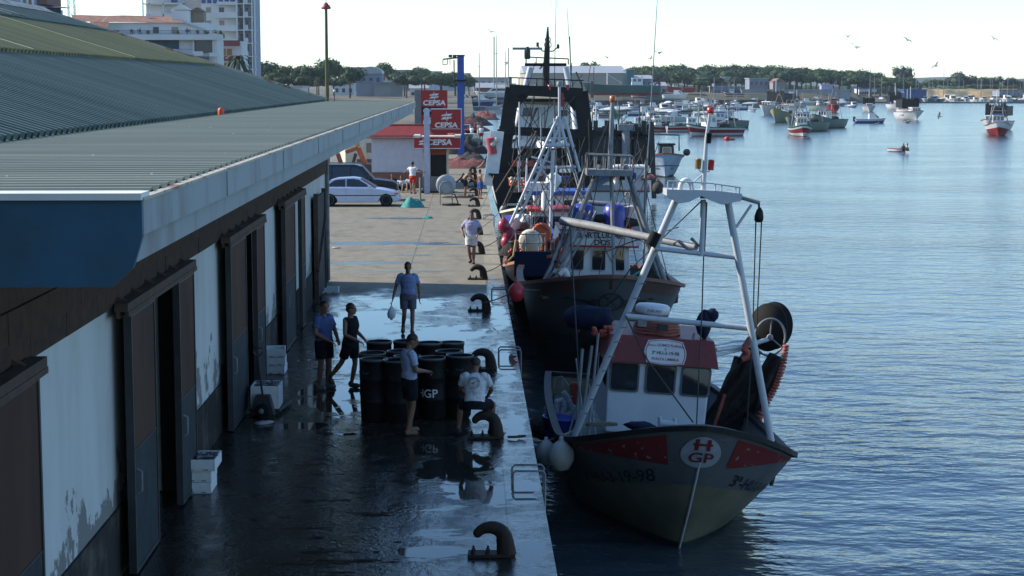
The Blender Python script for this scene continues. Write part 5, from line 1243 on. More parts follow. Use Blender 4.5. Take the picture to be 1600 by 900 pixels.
m.add([ob2(-.2, -.12, .05), ob2(-.15, -.13, .05), ob2(.2, .12, .05), ob2(.15, .13, .05)], [(0,1,2,3)]); m.add([ob2(.2, -.12, .05), ob2(.15, -.13, .05), ob2(-.2, .12, .05), ob2(-.15, .13, .05)], [(0,1,2,3)])
m.build('winged_emblem', navl, h2.h)
Y2 = 47.6
wl, wr = A2(878, 462, Y2), A2(986, 462, Y2); cw = (wl+wr)/2; W_ = (wr-wl).length; z2 = cw.z-.35
H2 = A2(930, 385, Y2).z-z2
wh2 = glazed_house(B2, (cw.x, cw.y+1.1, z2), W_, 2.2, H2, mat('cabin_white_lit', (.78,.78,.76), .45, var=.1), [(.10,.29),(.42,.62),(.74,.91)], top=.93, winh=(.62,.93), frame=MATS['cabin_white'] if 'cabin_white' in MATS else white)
zt = z2+H2
r2_ = MB().box((cw.x-.05, cw.y+1.05, zt+.22), (W_*.97+.3, 2.5, .42), taper=(.94, .98)).build('roof', white, wh2); bevel(r2_, .02)
MB().box((cw.x-.02, cw.y+1.05, zt+.02), (W_+.34, 2.56, .05)).box((cw.x-.05, cw.y+1.05, zt+.445), (W_*.93+.28, 2.5, .03)).build('roof_edge', red, r2_)
ys_ = cw.y+1.05-1.25
text_mb('BARTLUGAR', .21, lambda x, y: (cw.x+.05+x*1.05, ys_-.012-.0*(y), zt+.31+y), .02).build('lettering', navl, r2_); text_mb('DOS', .2, lambda x, y: (cw.x+.1+x*1.1, ys_-.022, zt+.12+y), .02).build('lettering', navl, r2_)
MB().box((cw.x-W_*.5+.02, ys_-.03, zt+.2), (.32, .05, .3)).build('side_light_board', redb, r2_)
for px in (911, 960):
    p = A2(px, 340, Y2+.8); MB().lathe([(.30,-.1),(.31,.25),(.29,.45),(.2,.52),(.001,.53)], V((p.x, p.y, zt+.56)), 18).build('blue_barrel', blueb, wh2)
MB().ball(A2(912, 318, Y2+.8), (.14,.1,.08), 8, 6).build('barrel_lid_gear', galv, wh2)
MB().tube([A2(978, 345, Y2+.9), A2(985, 330, Y2+.9), A2(984, 322, Y2+.9)], [.05,.12,.16], n=12).build('ventilator', white, wh2)
MB().ball(A2(935, 342, Y2+.9), (.6,.3,.12), 12, 6, .5, 3).ball(A2(975, 348, Y2+.9), (.4,.3,.14), 12, 6, .5, 5).build('roof_net', netm, wh2)
MB().lathe([(.26,-.06),(.32,-.08),(.38,0),(.32,.08),(.26,.06)], (0,0,0), 20, 'x').tf(lambda p: V((p.x, p.y*.6, p.z*1.25))+A2(871, 397, Y2-.2)).build('lifebuoy', red, B2)
# gallows of boat 2
Yh = 46.5
m = MB().tube([A2(855, 458, Yh), A2(938, 258, Yh)], .065, n=10).tube([A2(848, 455, Yh-.3), A2(915, 262, Yh+.5)], .04).tube([A2(1042, 450, Yh), A2(977, 258, Yh)], .07, n=10).tube([A2(1035, 452, Yh+.4), A2(985, 300, Yh+.4)], .05)
for k in range(6): q = k/6; m.tube([A2(868+10*k, 440-26*k, Yh), A2(860+10*k, 437-26*k, Yh)], .02)
m.tube([A2(955, 272, Yh), A2(960, 456, Yh-.6)], .05).tube([A2(902, 315, Yh+2.5), A2(997, 323, Yh+2.2)], .07)
for k in range(4): m.tube([A2(838+8*k, 460, Yh-.6), A2(905+9*k, 330, Yh+.8)], .03)
ga = m.build('gallows', galv, B2)
for k in range(5): pass
p0, p1 = A2(916, 272, Yh), A2(986, 276, Yh)
MB().bb(p0.x, p1.x, p0.y-.4, p0.y+.4, p0.z-.02, p0.z+.14).build('platform', galv, ga)
m = MB()
for y in (-.35, .35):
    m.tube([(p0.x, p0.y+y, p0.z+.52), (p1.x, p0.y+y, p0.z+.50)], .02)
    for k in range(6): x = p0.x+(p1.x-p0.x)*k/5; m.tube([(x, p0.y+y, p0.z), (x, p0.y+y, p0.z+.5)], .017)
m.build('platform_rail', galv, ga)
mt2 = MB().tube([A2(953, 272, Yh), A2(955, 200, Yh), A2(957, 160, Yh)], [.07,.06,.05], n=10).build('mast', galv, ga)
MB().lathe([(.07,-.02),(.08,.0),(.08,.12),(.05,.14)], A2(957, 158, Yh), 12).build('lamp', mat('orange_lamp_glass', (.5,.12,.03), .3), mt2)
MB().add([A2(959, 166, Yh), A2(966, 180, Yh)+V((0,.1,0)), A2(962, 188, Yh)+V((0,.05,0)), A2(958, 172, Yh)], [(0,1,2,3)]).build('small_flag', green, mt2)
MB().box(A2(983, 306, Yh+1.8), (.22,.1,.18)).build('work_lamp', cream, ga)
MB().tube([A2(1005, 460, Yh), A2(1009, 160+90, Yh)], .03).tube([A2(1009, 300, Yh), A2(1027, 0, Yh-.2)], [.02,.008]).build('whip_antenna', galv, B2)
m = MB()
for (a_, b_, c_, d_) in ((880,350,862,455),(885,350,868,455),(895,345,840,470),(955,200,1000,440),(957,165,905,430),(1045,440,1010,300),(900,345,1030,385),(957,175,838,460)): m.tube([A2(a_, b_, Yh), A2(c_, d_, Yh)], .012, n=5)
m.build('rigging', ropeb, B2)
g_ = netpile('teal_net_on_deck', A2(935, 450, 45.6)-V((0,0,.15)), 1.1, .4, .35, teal, '', 8, parent=B2)
MB().tube([A2(945, 452, 45.4), A2(990, 430, 46), A2(1003, 422, 46.2)], .03).build('teal_rope', teal, B2)
netpile('dark_net_on_deck', A2(1015, 455, 47)-V((0,0,.3)), .7, .8, .9, netm, '', 11, parent=B2)
MB().tube([A2(1003, 458, 45.6), A2(1003, 446, 45.6)], .04).tube([A2(1018, 458, 45.6), A2(1018, 446, 45.6)], .04).build('bitts', white, B2)
MB().tube([A2(1052, 470, 46.8), A2(1053, 448, 46.8), A2(1059, 452, 47.2), A2(1059, 468, 47.2)], .02).build('rail_hoop', galv, B2)
fender(P(807, 456, 44.2), .20, mat('red_fender', (.55,.03,.04), .35), 'bright red ball fender on the second boat\'s bow beside the quay')
rope(V((.35, 47.1, .2)), P(812, 452, 45), .015, .03, 'mooring line from the quay to the second boat')
g = P(893, 430, 45.2); person('man in white shirt sitting on the second boat\'s foredeck sorting nets', (P(884, 455, 45.4).x, 45.4, P(884, 447, 45.4).z-.32), R(-78), 1.65,
   dict(pel=(0,.1,.35), chest=(0,-.05,.68), neck=(0,-.14,.82), head=(0,-.24,.93), shL=(.19,-.1,.77), shR=(-.19,-.1,.77), elL=(.24,-.32,.6), haL=(.2,-.52,.5), elR=(-.24,-.32,.6), haR=(-.2,-.52,.5),
        hiL=(.09,.06,.32), knL=(.14,-.36,.5), anL=(.14,-.5,.1), hiR=(-.09,.06,.32), knR=(-.14,-.36,.5), anR=(-.14,-.5,.1)), whsh, dk, None, nod=.4)

# ================================================================== third: dark hull with canister
def place(px, Y, rz=0, ry=0, lab='', nm='fishing_boat', cat='fishing boat', grp=None):
    x = P(px, 300, Y).x; return empty(nm, (x, Y, WZ), (0, R(ry), R(rz)), lab, cat, grp)
B3 = place(870, 53.5, -1, 0, 'dark hulled boat with orange rail and white life raft drum behind the second boat'); q3 = inv(B3)
def A3(px, py, Y): return q3(P(px, py, Y))
h3 = Hull(10, 3.1, 2.75, 2.1, 2.0, tm=.35); h3.build(B3, [(.28, antif), (1, mat('black_hull', (.02,.022,.026), .4, var=.3))], cap=mat('orange_brown_rail', (.32,.13,.07), .6), nt=20)
MB().lathe([(.001,-.3),(.33,-.3),(.36,-.25),(.36,.25),(.33,.3),(.001,.3)], A3(829, 377, 54.6), 22, 'y').build('life_raft_canister', cream, B3)
m = MB()
for x in (806, 822, 842, 852): m.tube([A3(x, 394, 54.0), A3(x, 364, 54.0)], .02)
m.tube([A3(806, 366, 54), A3(852, 366, 54)], .02).tube([A3(806, 380, 54), A3(852, 380, 54)], .015); m.build('guard_rail', galv, B3)
MB().box(A3(832, 412, 53.6), (1.1,.1,.75)).build('navy_awning', navy, B3)
MB().lathe([(.2,-.05),(.26,-.07),(.32,0),(.26,.07),(.2,.05)], A3(846, 364, 54.8), 18, 'y').build('lifebuoy', orange, B3)
MB().tube([A3(806, 375, 53.8), A3(802, 400, 53.4), A3(790, 412, 53.2)], .03).build('yellow_hose', mat('ochre_rope', (.4,.25,.08), .7), B3)
o = glazed_house(B3, (.2, 4.6, 1.7), 1.5, 1.8, 1.3, blue, [(.1,.42),(.55,.9)], winh=(.5,.85), roofcol=blue)
# fourth: white A-frame ladder boat with small cabin
B4 = place(862, 61.0, -1, 0, 'small boat with tall white ladder A-frame and a red topped cabin'); q4 = inv(B4)
def A4(px, py, Y): return q4(P(px, py, Y))
h4 = Hull(10, 3.3, 2.6, 2.2, 2.0, tm=.35); h4.build(B4, [(.28, antif), (.8, mat('dark_blue_hull', (.02,.03,.06), .4, var=.3)), (1, mat('dark_blue_hull', (.02,.03,.06)))], cap=red, nt=20)
c_ = A4(858, 368, 63); glazed_house(B4, (c_.x, c_.y+.9, c_.z-.9), 1.45, 1.7, 1.75, white, [(.06,.46),(.56,.94)], winh=(.58,.9), roofcol=red, roofh=.1)
c_ = A4(852, 300, 65); glazed_house(B4, (c_.x+.6, c_.y+1.6, c_.z-1.4), 2.2, 1.8, 1.25, white, [(.1,.4),(.55,.9)], winh=(.4,.85), roofcol=blue, roofh=.15)
MB().box(A4(846, 291, 63.5), (1.1,.8,.28)).build('white_canopy', white, B4); MB().tube([A4(851, 330, 62.6), A4(852, 298, 62.6)], .13).build('funnel', white, B4)
Yl = 61.5
m = MB()
for (xa, ya, xb, yb) in ((790,366,872,182),(800,366,880,186)): m.tube([A4(xa, ya, Yl), A4(xb, yb, Yl)], .05)
for k in range(14): q = (k+.5)/14; m.tube([A4(790+82*q, 366-184*q, Yl), A4(800+80*q, 366-180*q, Yl)], .022)
m.tube([A4(906, 268, Yl), A4(882, 182, Yl)], .05).tube([A4(896, 268, Yl), A4(874, 186, Yl)], .05).tube([A4(897, 265, Yl), A4(915, 330, Yl+.5)], .05)
m.tube([A4(864, 235, Yl), A4(860, 370, Yl)], .06).tube([A4(835, 262, Yl), A4(900, 261, Yl)], .05).tube([A4(852, 227, Yl), A4(890, 227, Yl)], .07).tube([A4(856, 216, Yl), A4(886, 216, Yl)], .03)
m.tube([A4(866, 185, Yl), A4(866, 227, Yl)], .03).tube([A4(874, 135, Yl), A4(874, 227, Yl)], .045).tube([A4(830, 245, Yl), A4(862, 254, Yl)], .03).tube([A4(845, 262, Yl), A4(858, 280, Yl)], .03)
fr4 = m.build('ladder_a_frame', wtube, B4)
mm_ = MB().lathe([(.08,-.05),(.1,0),(.1,.1),(.06,.13)], A4(874, 133, Yl), 10).build('lamp', galv, fr4)
MB().add([A4(876, 143, Yl), A4(881, 146, Yl), A4(881, 168, Yl), A4(876, 166, Yl)], [(0,1,2,3)]).build('red_flag', red, fr4)
MB().ball(A4(865, 282, 63.5), .28, 14, 10).build('radome', white, B4)
for (px, py) in ((796,365),(787,352),(792,378)): fender(P(px, py, 60.5), .21, mat('wine_red_fender', (.30,.02,.05), .4), {796:'upper right wine red fender in the cluster by the black hull',787:'upper left wine red fender in the cluster by the black hull',792:'lowest wine red fender in the cluster by the black hull'}[px])
# fifth: black bow
B5 = place(852, 72, -1, 0, 'black hulled boat with pale rail line lying ahead of the trawler stern'); q5 = inv(B5)
def A5(px, py, Y): return q5(P(px, py, Y))
h5 = Hull(11, 3.6, 3.0, 2.45, 2.3, tm=.35); h5.build(B5, [(.28, antif), (1, MATS['black_hull'])], cap=cream, capw=.06, nt=20); h5.rub(.8, .04, galv)
glazed_house(B5, (0.1, 5.5, 2.0), 1.9, 2.0, 1.3, white, [(.1,.4),(.55,.9)], winh=(.4,.85), roofcol=red, roofh=.1)
netpile('net_on_deck', V((-.3, 2.6, 2.0)), 1.2, 1.3, 1.0, netm, '', 14, parent=B5); netpile('teal_net_on_deck', V((.6, 3.2, 2.1)), .8, .9, .7, teal, '', 15, parent=B5)
m = MB()
for (xa, ya, xb, yb) in ((786,322,838,205),(790,322,840,212),(775,300,832,210)): m.tube([A5(xa, ya, 73), A5(xb, yb, 74)], .035)
m.build('derrick', rust, B5)
# ================================================================== trawler with black gantry
B6 = empty('stern_trawler', (3.75, 112, WZ), (0, 0, R(180)), 'big stern trawler with black steel gantry, white wheelhouse and radar mast', 'trawler'); q6 = inv(B6)
def A6(px, py, Y): return q6(P(px, py, Y))
h6 = Hull(19, 5.4, 4.6, 3.2, 3.2, draft=1, rake=3, stern=.95, tm=.4, flare=1); h6.build(B6, [(.28, antif), (.62, black), (1, white)], cap=black, nt=18, capw=.16)
Yq = 94.6
MB().bar(A6(766, 290, 93.6), A6(777, 205, 93.6), .55, .7, (1,0,0)).build('white_stern_fin', white, B6)
MB().tube([A6(770, 240, 93.4), A6(766, 215, 93.3)], .25).build('net_roll', mat('pink_net', (.4,.08,.1), .9), B6)
m = MB()
def gb(a, b, w_=.5, d_=.55): m.bar(a, b, w_, d_, (1, 0, 0))
gb(A6(790, 215, Yq), A6(801, 137, Yq), .55, .75); gb(A6(916, 218, Yq), A6(907, 143, Yq), .55, .75); m.bar(A6(796, 140, Yq), A6(910, 146, Yq), .8, .55)
m.bar(A6(805, 165, Yq), A6(822, 145, Yq), .3, .4); m.bar(A6(902, 170, Yq), A6(886, 149, Yq), .3, .4)
gb(A6(788, 290, Yq), A6(790, 205, Yq), .7, .7); gb(A6(914, 290, Yq), A6(916, 205, Yq), .7, .7)
m.bar(A6(777, 206, Yq-.4), A6(930, 213, Yq-.4), .3, .28); m.bar(A6(780, 200, Yq-.2), A6(930, 206, Yq-.2), .2, .2)
ga6 = m.build('gantry', black, B6)
m = MB().box(A6(850, 265, Yq+1.5), (4.0, .3, 2.3)); m.build('stern_bulwark', black, B6)
m = MB()
for y in (-.4, .4):
    m.tube([A6(795, 121, Yq+y), A6(912, 126, Yq+y)], .03)
    for k in range(9): x = 797+k*14; m.tube([A6(x, 121+k*.6, Yq+y), A6(x, 138, Yq+y)], .025)
m.build('gantry_rail', black, ga6)
m = MB().tube([A6(852, 142, Yq), A6(855, 75, Yq), A6(856, 42, Yq)], [.22,.14,.04], n=8)
for yy, r_ in ((62,.14),(70,.18)): m.tube([A6(856, yy, Yq)+V((math.cos(2*math.pi*i/14)*r_, 0, math.sin(2*math.pi*i/14)*r_)) for i in range(15)], .02)
m.tube([A6(820, 101, Yq), A6(885, 101, Yq)], .08).tube([A6(820, 89, Yq), A6(888, 92, Yq)], .03).tube([A6(822, 89, Yq), A6(822, 101, Yq)], .03).tube([A6(888, 92, Yq), A6(888, 101, Yq)], .03).tube([A6(838, 89, Yq), A6(838, 101, Yq)], .02)
m.tube([A6(840, 72, Yq), A6(848, 80, Yq), A6(864, 80, Yq), A6(871, 74, Yq)], .03)
ms6 = m.build('mast', black, ga6)
MB().box(A6(824, 76, Yq), (1.55,.14,.12)).build('radar_scanner', galv, ms6); MB().lathe([(.1,-.35),(.16,-.3),(.16,.1),(.08,.3)], A6(824, 82, Yq), 12).build('radar_motor', blackm, ms6)
for px, py in ((840,70),(872,73)): MB().lathe([(.07,-.1),(.07,.1),(.05,.13)], A6(px, py, Yq), 10).build('lamp', black, ms6)
for px, py in ((859,137),(887,137)): MB().lathe([(.11,-.12),(.11,.12),(.07,.16)], A6(px, py, Yq-.3), 10).build('lamp', MATS['red_lamp_glass'], ga6)
MB().add([A6(851, 94, Yq), A6(842, 108, Yq), A6(845, 108, Yq), A6(851, 100, Yq)], [(0,1,2,3)]).build('flag', mat('faded_flag', (.2,.12,.05), .8), ms6)
m = MB().tube([A6(869, 0, Yq), A6(866, 140, Yq)], [.012,.02]).tube([A6(890, 57, Yq), A6(892, 118, Yq)], .03).tube([A6(886, 12, Yq), A6(893, 118, Yq)], [.01,.02]); m.build('whip_antenna', blackm, ms6)
m = MB().tube([A6(806, 205, 96), A6(816, 152, 98), A6(829, 105, 98)], .16, n=10).tube([A6(900, 205, 96), A6(893, 152, 98), A6(884, 105, 98)], .16, n=10); m.build('white_bipod', wtube, B6)
a_, b_ = A6(808, 215, 99), A6(894, 215, 99); c_ = (a_+b_)/2
wh6 = MB().box((c_.x, c_.y-2.0, c_.z+.95), ((a_-b_).length, 4.0, 2.1), taper=(.97,.97)).build('wheelhouse', white, B6)
def fq(px, py): return A6(px, py, 98.9)
for x0_, x1_, y0_, y1_ in ((816,831,168,182),(872,886,172,182)): MB().add([fq(x0_, y0_), fq(x1_, y0_), fq(x1_, y1_), fq(x0_, y1_)], [(0,1,2,3)]).build('window', mat('grey_window', (.10,.11,.13), .2), wh6)
m = MB().tube([fq(841,205), fq(841,168), fq(851,168), fq(851,205)], .03); m.build('door_frame', galv, wh6)
MB().box((c_.x, c_.y-1.8, c_.z+2.05), ((a_-b_).length*1.02, 4.4, .16)).build('roof', black, wh6); MB().tube([A6(812, 156, 99), A6(884, 158, 99)], .22, n=12).build('canvas_roll', mat('beige_canvas', (.38,.33,.26), .8), wh6)
MB().lathe([(.6,-.25),(.7,-.25),(.7,.25),(.6,.25)], A6(902, 232, 95.5), 20, 'y').build('net_drum', blackm, B6); MB().tube([A6(858,225,95), A6(880,215,95), A6(898,230,95)], .12).build('grey_pipe', galv, B6)
MB().ball(A6(770, 225, 93.2), .16, 8, 6).ball(A6(775, 219, 93.2), .15, 8, 6).ball(A6(771, 221, 93.3), .14, 8, 6).build('cream_floats', cream, B6)
m = MB()
for (xa, ya, xb, yb) in ((838,168,822,205),(840,168,825,205),(813,165,795,290),(860,150,850,206),(878,150,885,206)): m.tube([A6(xa, ya, 95.5), A6(xb, yb, 95.2)], .03)
m.build('stays', blackm, B6)
MB().bar(A6(800, 255, 93.2), A6(835, 256, 93.2), .5, .3).build('red_locker', red, B6)
netpile('net_on_deck', A6(845, 300, 92.9), 1.6, .8, 1.2, netm, '', 21, parent=B6)
rope(P(744, 262, 103), P(775, 205, 97), .05, .5, 'pale mooring line from the quay to the trawler', rope_m)
# ================================================================== dark seiner with posts
B7 = place(962, 118, 180, 0, 'dark purse seiner crowded with black posts and racks', cat='seiner'); B7.location.y = 138; q7 = inv(B7)
def A7(px, py, Y): return q7(P(px, py, Y))
h7 = Hull(18, 4.5, 3.6, 3.0, 2.8, rake=2, stern=.9); h7.build(B7, [(.28, antif), (1, black)], cap=rust, nt=16)
m = MB()
for k in range(16):
    x = 915+k*7+random.uniform(-2, 2); m.bar(A7(x, 262, 120.5), A7(x+random.uniform(-1, 1), random.uniform(186, 202), 120.5), random.uniform(.18, .45), .3, (1,0,0))
m.build('dark_posts', blackm, B7)
m = MB().box(A7(960, 208, 121), (3.6,2,.3)).box(A7(990, 212, 121), (2.4,2,.25)).box(A7(968, 240, 122), (3.6,3,2)); m.build('black_rack', black, B7)
m = MB().tube([A7(978, 262, 120), A7(978, 200, 120)], .28, n=10).tube([A7(970, 262, 119.8), A7(984, 240, 119.8)], .1); m.build('grey_funnel', galv, B7); MB().box(A7(978, 199, 120), (1.1,.6,.4)).build('funnel_cap', galv, B7)
MB().bar(A7(1018, 190, 119.4), A7(1022, 310, 119.4), .28, .3, (1,0,0)).build('stern_post', blackm, B7)
m = MB()
for k in range(9): m.tube([A7(906+k*13, 186+random.uniform(-4,6), 122), A7(912+k*13, 240, 122)], .05)
m.tube([A7(920,205,122), A7(1015,200,122)], .06); m.build('thin_masts', galv, B7)
# ================================================================== blue/white stern boat
B8 = place(990, 98, 178, 0, 'blue and white boat seen from its striped stern with dark round fender'); B8.location.y = 113.5; q8 = inv(B8)
def A8(px, py, Y): return q8(P(px, py, Y))
h8 = Hull(11, 3.7, 2.5, 2.0, 1.75, stern=.9, rake=1.5); bl8 = mat('deep_blue_stripe', (.02,.04,.10), .4)
h8.build(B8, [(.28, antif), (.5, white), (.68, bl8), (.74, white), (.93, bl8), (1, white)], cap=redb, nt=16)
c_ = A8(985, 262, 105); glazed_house(B8, (c_.x, c_.y, 1.5), 2.0, 2.2, 1.5, white, [(.1,.9)], roofcol=white)
netpile('red_net_on_deck', A8(1015, 279, 103.5), .5, .6, .22, redn, '', 23, parent=B8)
for i, (px, t_) in enumerate(((990,'person in white shirt standing on the striped blue stern'),(972,'dark clothed person on the striped blue stern'))):
    p = P(px, 283, 104); person(t_, (p.x, 104, P(px, 284, 104).z-.5), R(20), 1.7, None, wht if i == 0 else dk, dk, None, near=False)
fender(P(1028, 293, 102.3), .34, mat('mossy_dark_fender', (.07,.06,.045), .9), 'dark mossy round fender at the corner of the striped stern', 1.1)
# moored small boat, front view
B9 = place(1041, 150, 0, 0, 'small pale blue and white moored boat with dark rail seen bow on in open water'); q9 = inv(B9)
def A9(px, py, Y): return q9(P(px, py, Y))
h9 = Hull(9, 3.6, 2.05, 1.75, 1.6, tm=.4, rake=.8, p=2.2, flare=.9, draft=.4); plb = mat('pale_blue_hull', (.36,.45,.55), .5)
h9.build(B9, [(.28, antif), (1, plb)], cap=redb, nt=20, capw=.16); h9.rub(.62, .03, navy); 
c_ = A9(1042, 232, 153); glazed_house(B9, (c_.x, c_.y+.8, 1.3), 1.35, 1.4, 1.35, blackm, [(.25,.78)], winh=(.5,.85), roofcol=black, frame=white)
m = MB().tube([A9(1017, 236, 156), A9(1017, 210, 156), A9(1061, 211, 156), A9(1061, 236, 156)], .07).tube([A9(1041, 212, 156), A9(1041, 192, 156)], .03); m.build('gallows', rust, B9)
MB().lathe([(.001,-.1),(.3,-.1),(.3,.1),(.001,.1)], A9(1073, 238, 153), 16, 'y').build('hauler_drum', blackm, B9); MB().tube([A9(1073,238,153), A9(1066,246,153)], .06).build('drum_bracket', blackm, B9)
h9.text('30970', .3, .12, .52, 1, navl); h9.text('30970', .3, .12, .52, -1, navl)

# lines between the boats and the quay
for (a_, b_, r_, sg, lab) in [(V((.35,54.8,.2)), P(800,400,56), .013, .1, 'thin rope from the quay to the dark boat with the canister'), (V((.35,63,.2)), P(792,362,63), .013, .1, 'thin rope from the quay to the ladder framed boat'),
    (V((.35,71.2,.2)), P(790,318,75), .014, .15, 'rope from the kiosk bollard to the black hull'), (V((.35,79.4,.2)), P(775,262,95), .02, .3, 'slack rope from the bathers bollard to the trawler quarter'), (P(1060,462,46.5), P(1000,350,47.5), .012, .0, 'stay from the second boat rail to its gallows'),
    (P(760,268,100), P(781,205,96), .03, .2, 'second pale mooring line to the trawler'), (P(812,452,45), P(862,452,45.5), .012, .02, 'rope end along the second boat rail')]:
    rope(a_, b_, r_, sg, lab, ropeb if 'thin' in lab else rope_m)

# working clutter on the moored row
rq = random.Random(11)
def clutter(root, q_, Y0_, Y1_, px0, px1, py0, py1, n, seed):
    rq = random.Random(seed)
    for k in range(n):
        Y = rq.uniform(Y0_, Y1_); p = q_(P(rq.uniform(px0, px1), rq.uniform(py0, py1), Y)); kind = k % 4
        if kind == 0: netpile('deck_net_heap', p-V((0,0,.2)), rq.uniform(.3,.6), rq.uniform(.3,.6), rq.uniform(.25,.5), rq.choice([netm, netm, redn, teal]), '', seed*10+k, parent=root)
        elif kind == 1:
            o = MB().lathe([(.16,0),(.20,.3),(.22,.31),(.22,.34),(.18,.34),(.15,.04),(.001,.03)], p, 14).build('deck_tub', rq.choice([black, blueb, orange, blackm]), root)
        elif kind == 2: MB().box(p+V((0,0,.12)), (.45,.6,.25), (0,0,rq.uniform(0,3))).build('deck_crate', rq.choice([styro, wood, blackm, blueb]), root)
        else:
            m = MB(); 
            for i in range(12): m.ball(p+V((rq.gauss(0,.14), rq.gauss(0,.14), rq.uniform(0,.2))), .06, 7, 5)
            m.build('deck_floats', rq.choice([orange, MATS['orange_red_float'], cream, black]), root)
def lines(root, q_, Y, n, seed, xr, yt, yb, m_=None):
    rq = random.Random(seed); m = MB()
    for k in range(n):
        a_ = q_(P(rq.uniform(*xr), rq.uniform(*yt), Y+rq.uniform(-1,1))); b_ = q_(P(rq.uniform(*xr), rq.uniform(*yb), Y+rq.uniform(-1.5,1.5))); m.tube(cable([a_, b_], sag=rq.uniform(0,.15)), .014*Y/60, n=5)
    m.build('rigging', m_ or ropeb, root)
clutter(B3, q3, 55, 58, 800, 880, 385, 395, 10, 3); clutter(B4, q4, 62.5, 66, 800, 900, 345, 352, 12, 4); clutter(B5, q5, 74, 79, 800, 885, 282, 292, 14, 5); clutter(B6, q6, 94, 97, 800, 905, 262, 272, 14, 6); clutter(B2, q2, 46, 47, 880, 930, 447, 452, 5, 8); clutter(B8, q8, 103.5, 106, 955, 1015, 276, 281, 8, 9); clutter(B7, q7, 120.5, 124, 915, 1010, 244, 256, 10, 10)
lines(B3, q3, 55, 9, 21, (790,900), (270,330), (375,400)); lines(B4, q4, 62, 14, 22, (790,925), (175,260), (330,365)); lines(B5, q5, 74, 12, 23, (790,900), (180,240), (270,300)); lines(B6, q6, 95, 16, 24, (775,930), (95,180), (205,280)); lines(B7, q7, 121, 12, 25, (905,1025), (170,205), (240,262)); lines(B2, q2, 46.5, 8, 26, (870,1040), (190,270), (400,455)); lines(B8, q8, 105, 6, 27, (950,1030), (215,240), (275,283))
for (rt_, q_, Y, pxs) in ((B5, q5, 76, (812, 846, 870)), (B4, q4, 66, (822, 912)), (B7, q7, 124, (930, 962, 998)), (B6, q6, 104, (800, 868, 905)), (B3, q3, 58, (812, 868))):
    for px in pxs:
        MB().tube([q_(P(px, 300, Y)), q_(P(px+rq.uniform(-6, 6), rq.uniform(120, 190) if Y > 70 else rq.uniform(240, 280), Y))], [.06*Y/80, .03*Y/80], n=6).build('thin_mast', rq.choice([galv, wtube, blackm]), rt_)
# ------------------------------------------------------------------ trees
leafm = mat('pine_foliage', (.022,.06,.02), .8, col2=(.01,.032,.012), vs=.35, thr=(.35,.7))
leafm2 = mat('pine_foliage_light', (.04,.085,.024), .8, col2=(.02,.05,.015), vs=.4, thr=(.35,.7))
leafm3 = mat('grey_green_foliage', (.05,.075,.045), .85, col2=(.02,.04,.03), vs=.35)
barkm = mat('pine_bark', (.10,.065,.045), .9)
def crown_mesh(seed, w, h, lm, n=1500, flat=True, lf=.5):
    rnd = random.Random(seed); m = MB(); lumps = []
    k = 11 if flat else 14
    for i in range(k):
        a = rnd.uniform(0, 6.28); r_ = rnd.uniform(.1, 1)**.6*w*.36
        lumps.append((V((math.cos(a)*r_, math.sin(a)*r_, (rnd.uniform(-.08, .18)*h if flat else rnd.uniform(-.38, .38)*h)-(r_/w)**2*h*.7)), rnd.uniform(.16, .25)*w, rnd.uniform(.26, .40)*h if flat else rnd.uniform(.18,.28)*h))
    for c, rx, rz in lumps: m.ball(c, (rx*.74, rx*.74, rz*.74), 9, 6, .6, rnd.uniform(0, 9))
    for i in range(n):
        c, rx, rz = rnd.choice(lumps); th = rnd.uniform(0, 6.28); u = rnd.uniform(-.75, 1); s_ = math.sqrt(1-u*u)
        rr = rnd.uniform(.85, 1.14); p = c+V((math.cos(th)*s_*rx*rr, math.sin(th)*s_*rx*rr, u*rz*rr))
        e = V((rnd.uniform(-1, 1), rnd.uniform(-1, 1), rnd.uniform(-.5, .5))).normalized()*lf*rnd.uniform(.5, 1.3); f_ = e.cross(V((rnd.uniform(-1, 1), rnd.uniform(-1, 1), rnd.uniform(-1, 1)))).normalized()*lf*rnd.uniform(.4, 1)
        m.add([p-e, p-f_*.6, p+e*.9, p+f_*.7], [(0, 1, 2, 3)])
    return m.mesh('crown', lm)
def trunk_mesh(h, w, seed, flat=True):
    rnd = random.Random(seed); m = MB(); lean = rnd.uniform(-.06, .06)*h
    m.tube([(0,0,-.5), (lean*.3,0,h*.35), (lean,0,h*.62)], [.42*h/12, .3*h/12, .22*h/12], n=8)
    for i in range(5):
        a = i*1.3+rnd.uniform(0, .5); z0 = h*rnd.uniform(.42, .6); m.tube([(lean*z0/h/.62,0,z0), (math.cos(a)*w*.14, math.sin(a)*w*.14, h*.68), (math.cos(a)*w*.28, math.sin(a)*w*.28, h*.84)], [.16*h/12, .1*h/12, .05*h/12], n=6)
    return m.mesh('trunk', barkm)
CR = {}
for i in range(5): CR['p', i] = (crown_mesh(10+i, 13, 6.5, leafm if i % 2 else leafm2), trunk_mesh(12, 13, i), 12)
for i in range(2): CR['r', i] = (crown_mesh(30+i, 9, 11, leafm3, flat=False), trunk_mesh(12, 6, 9+i), 12)
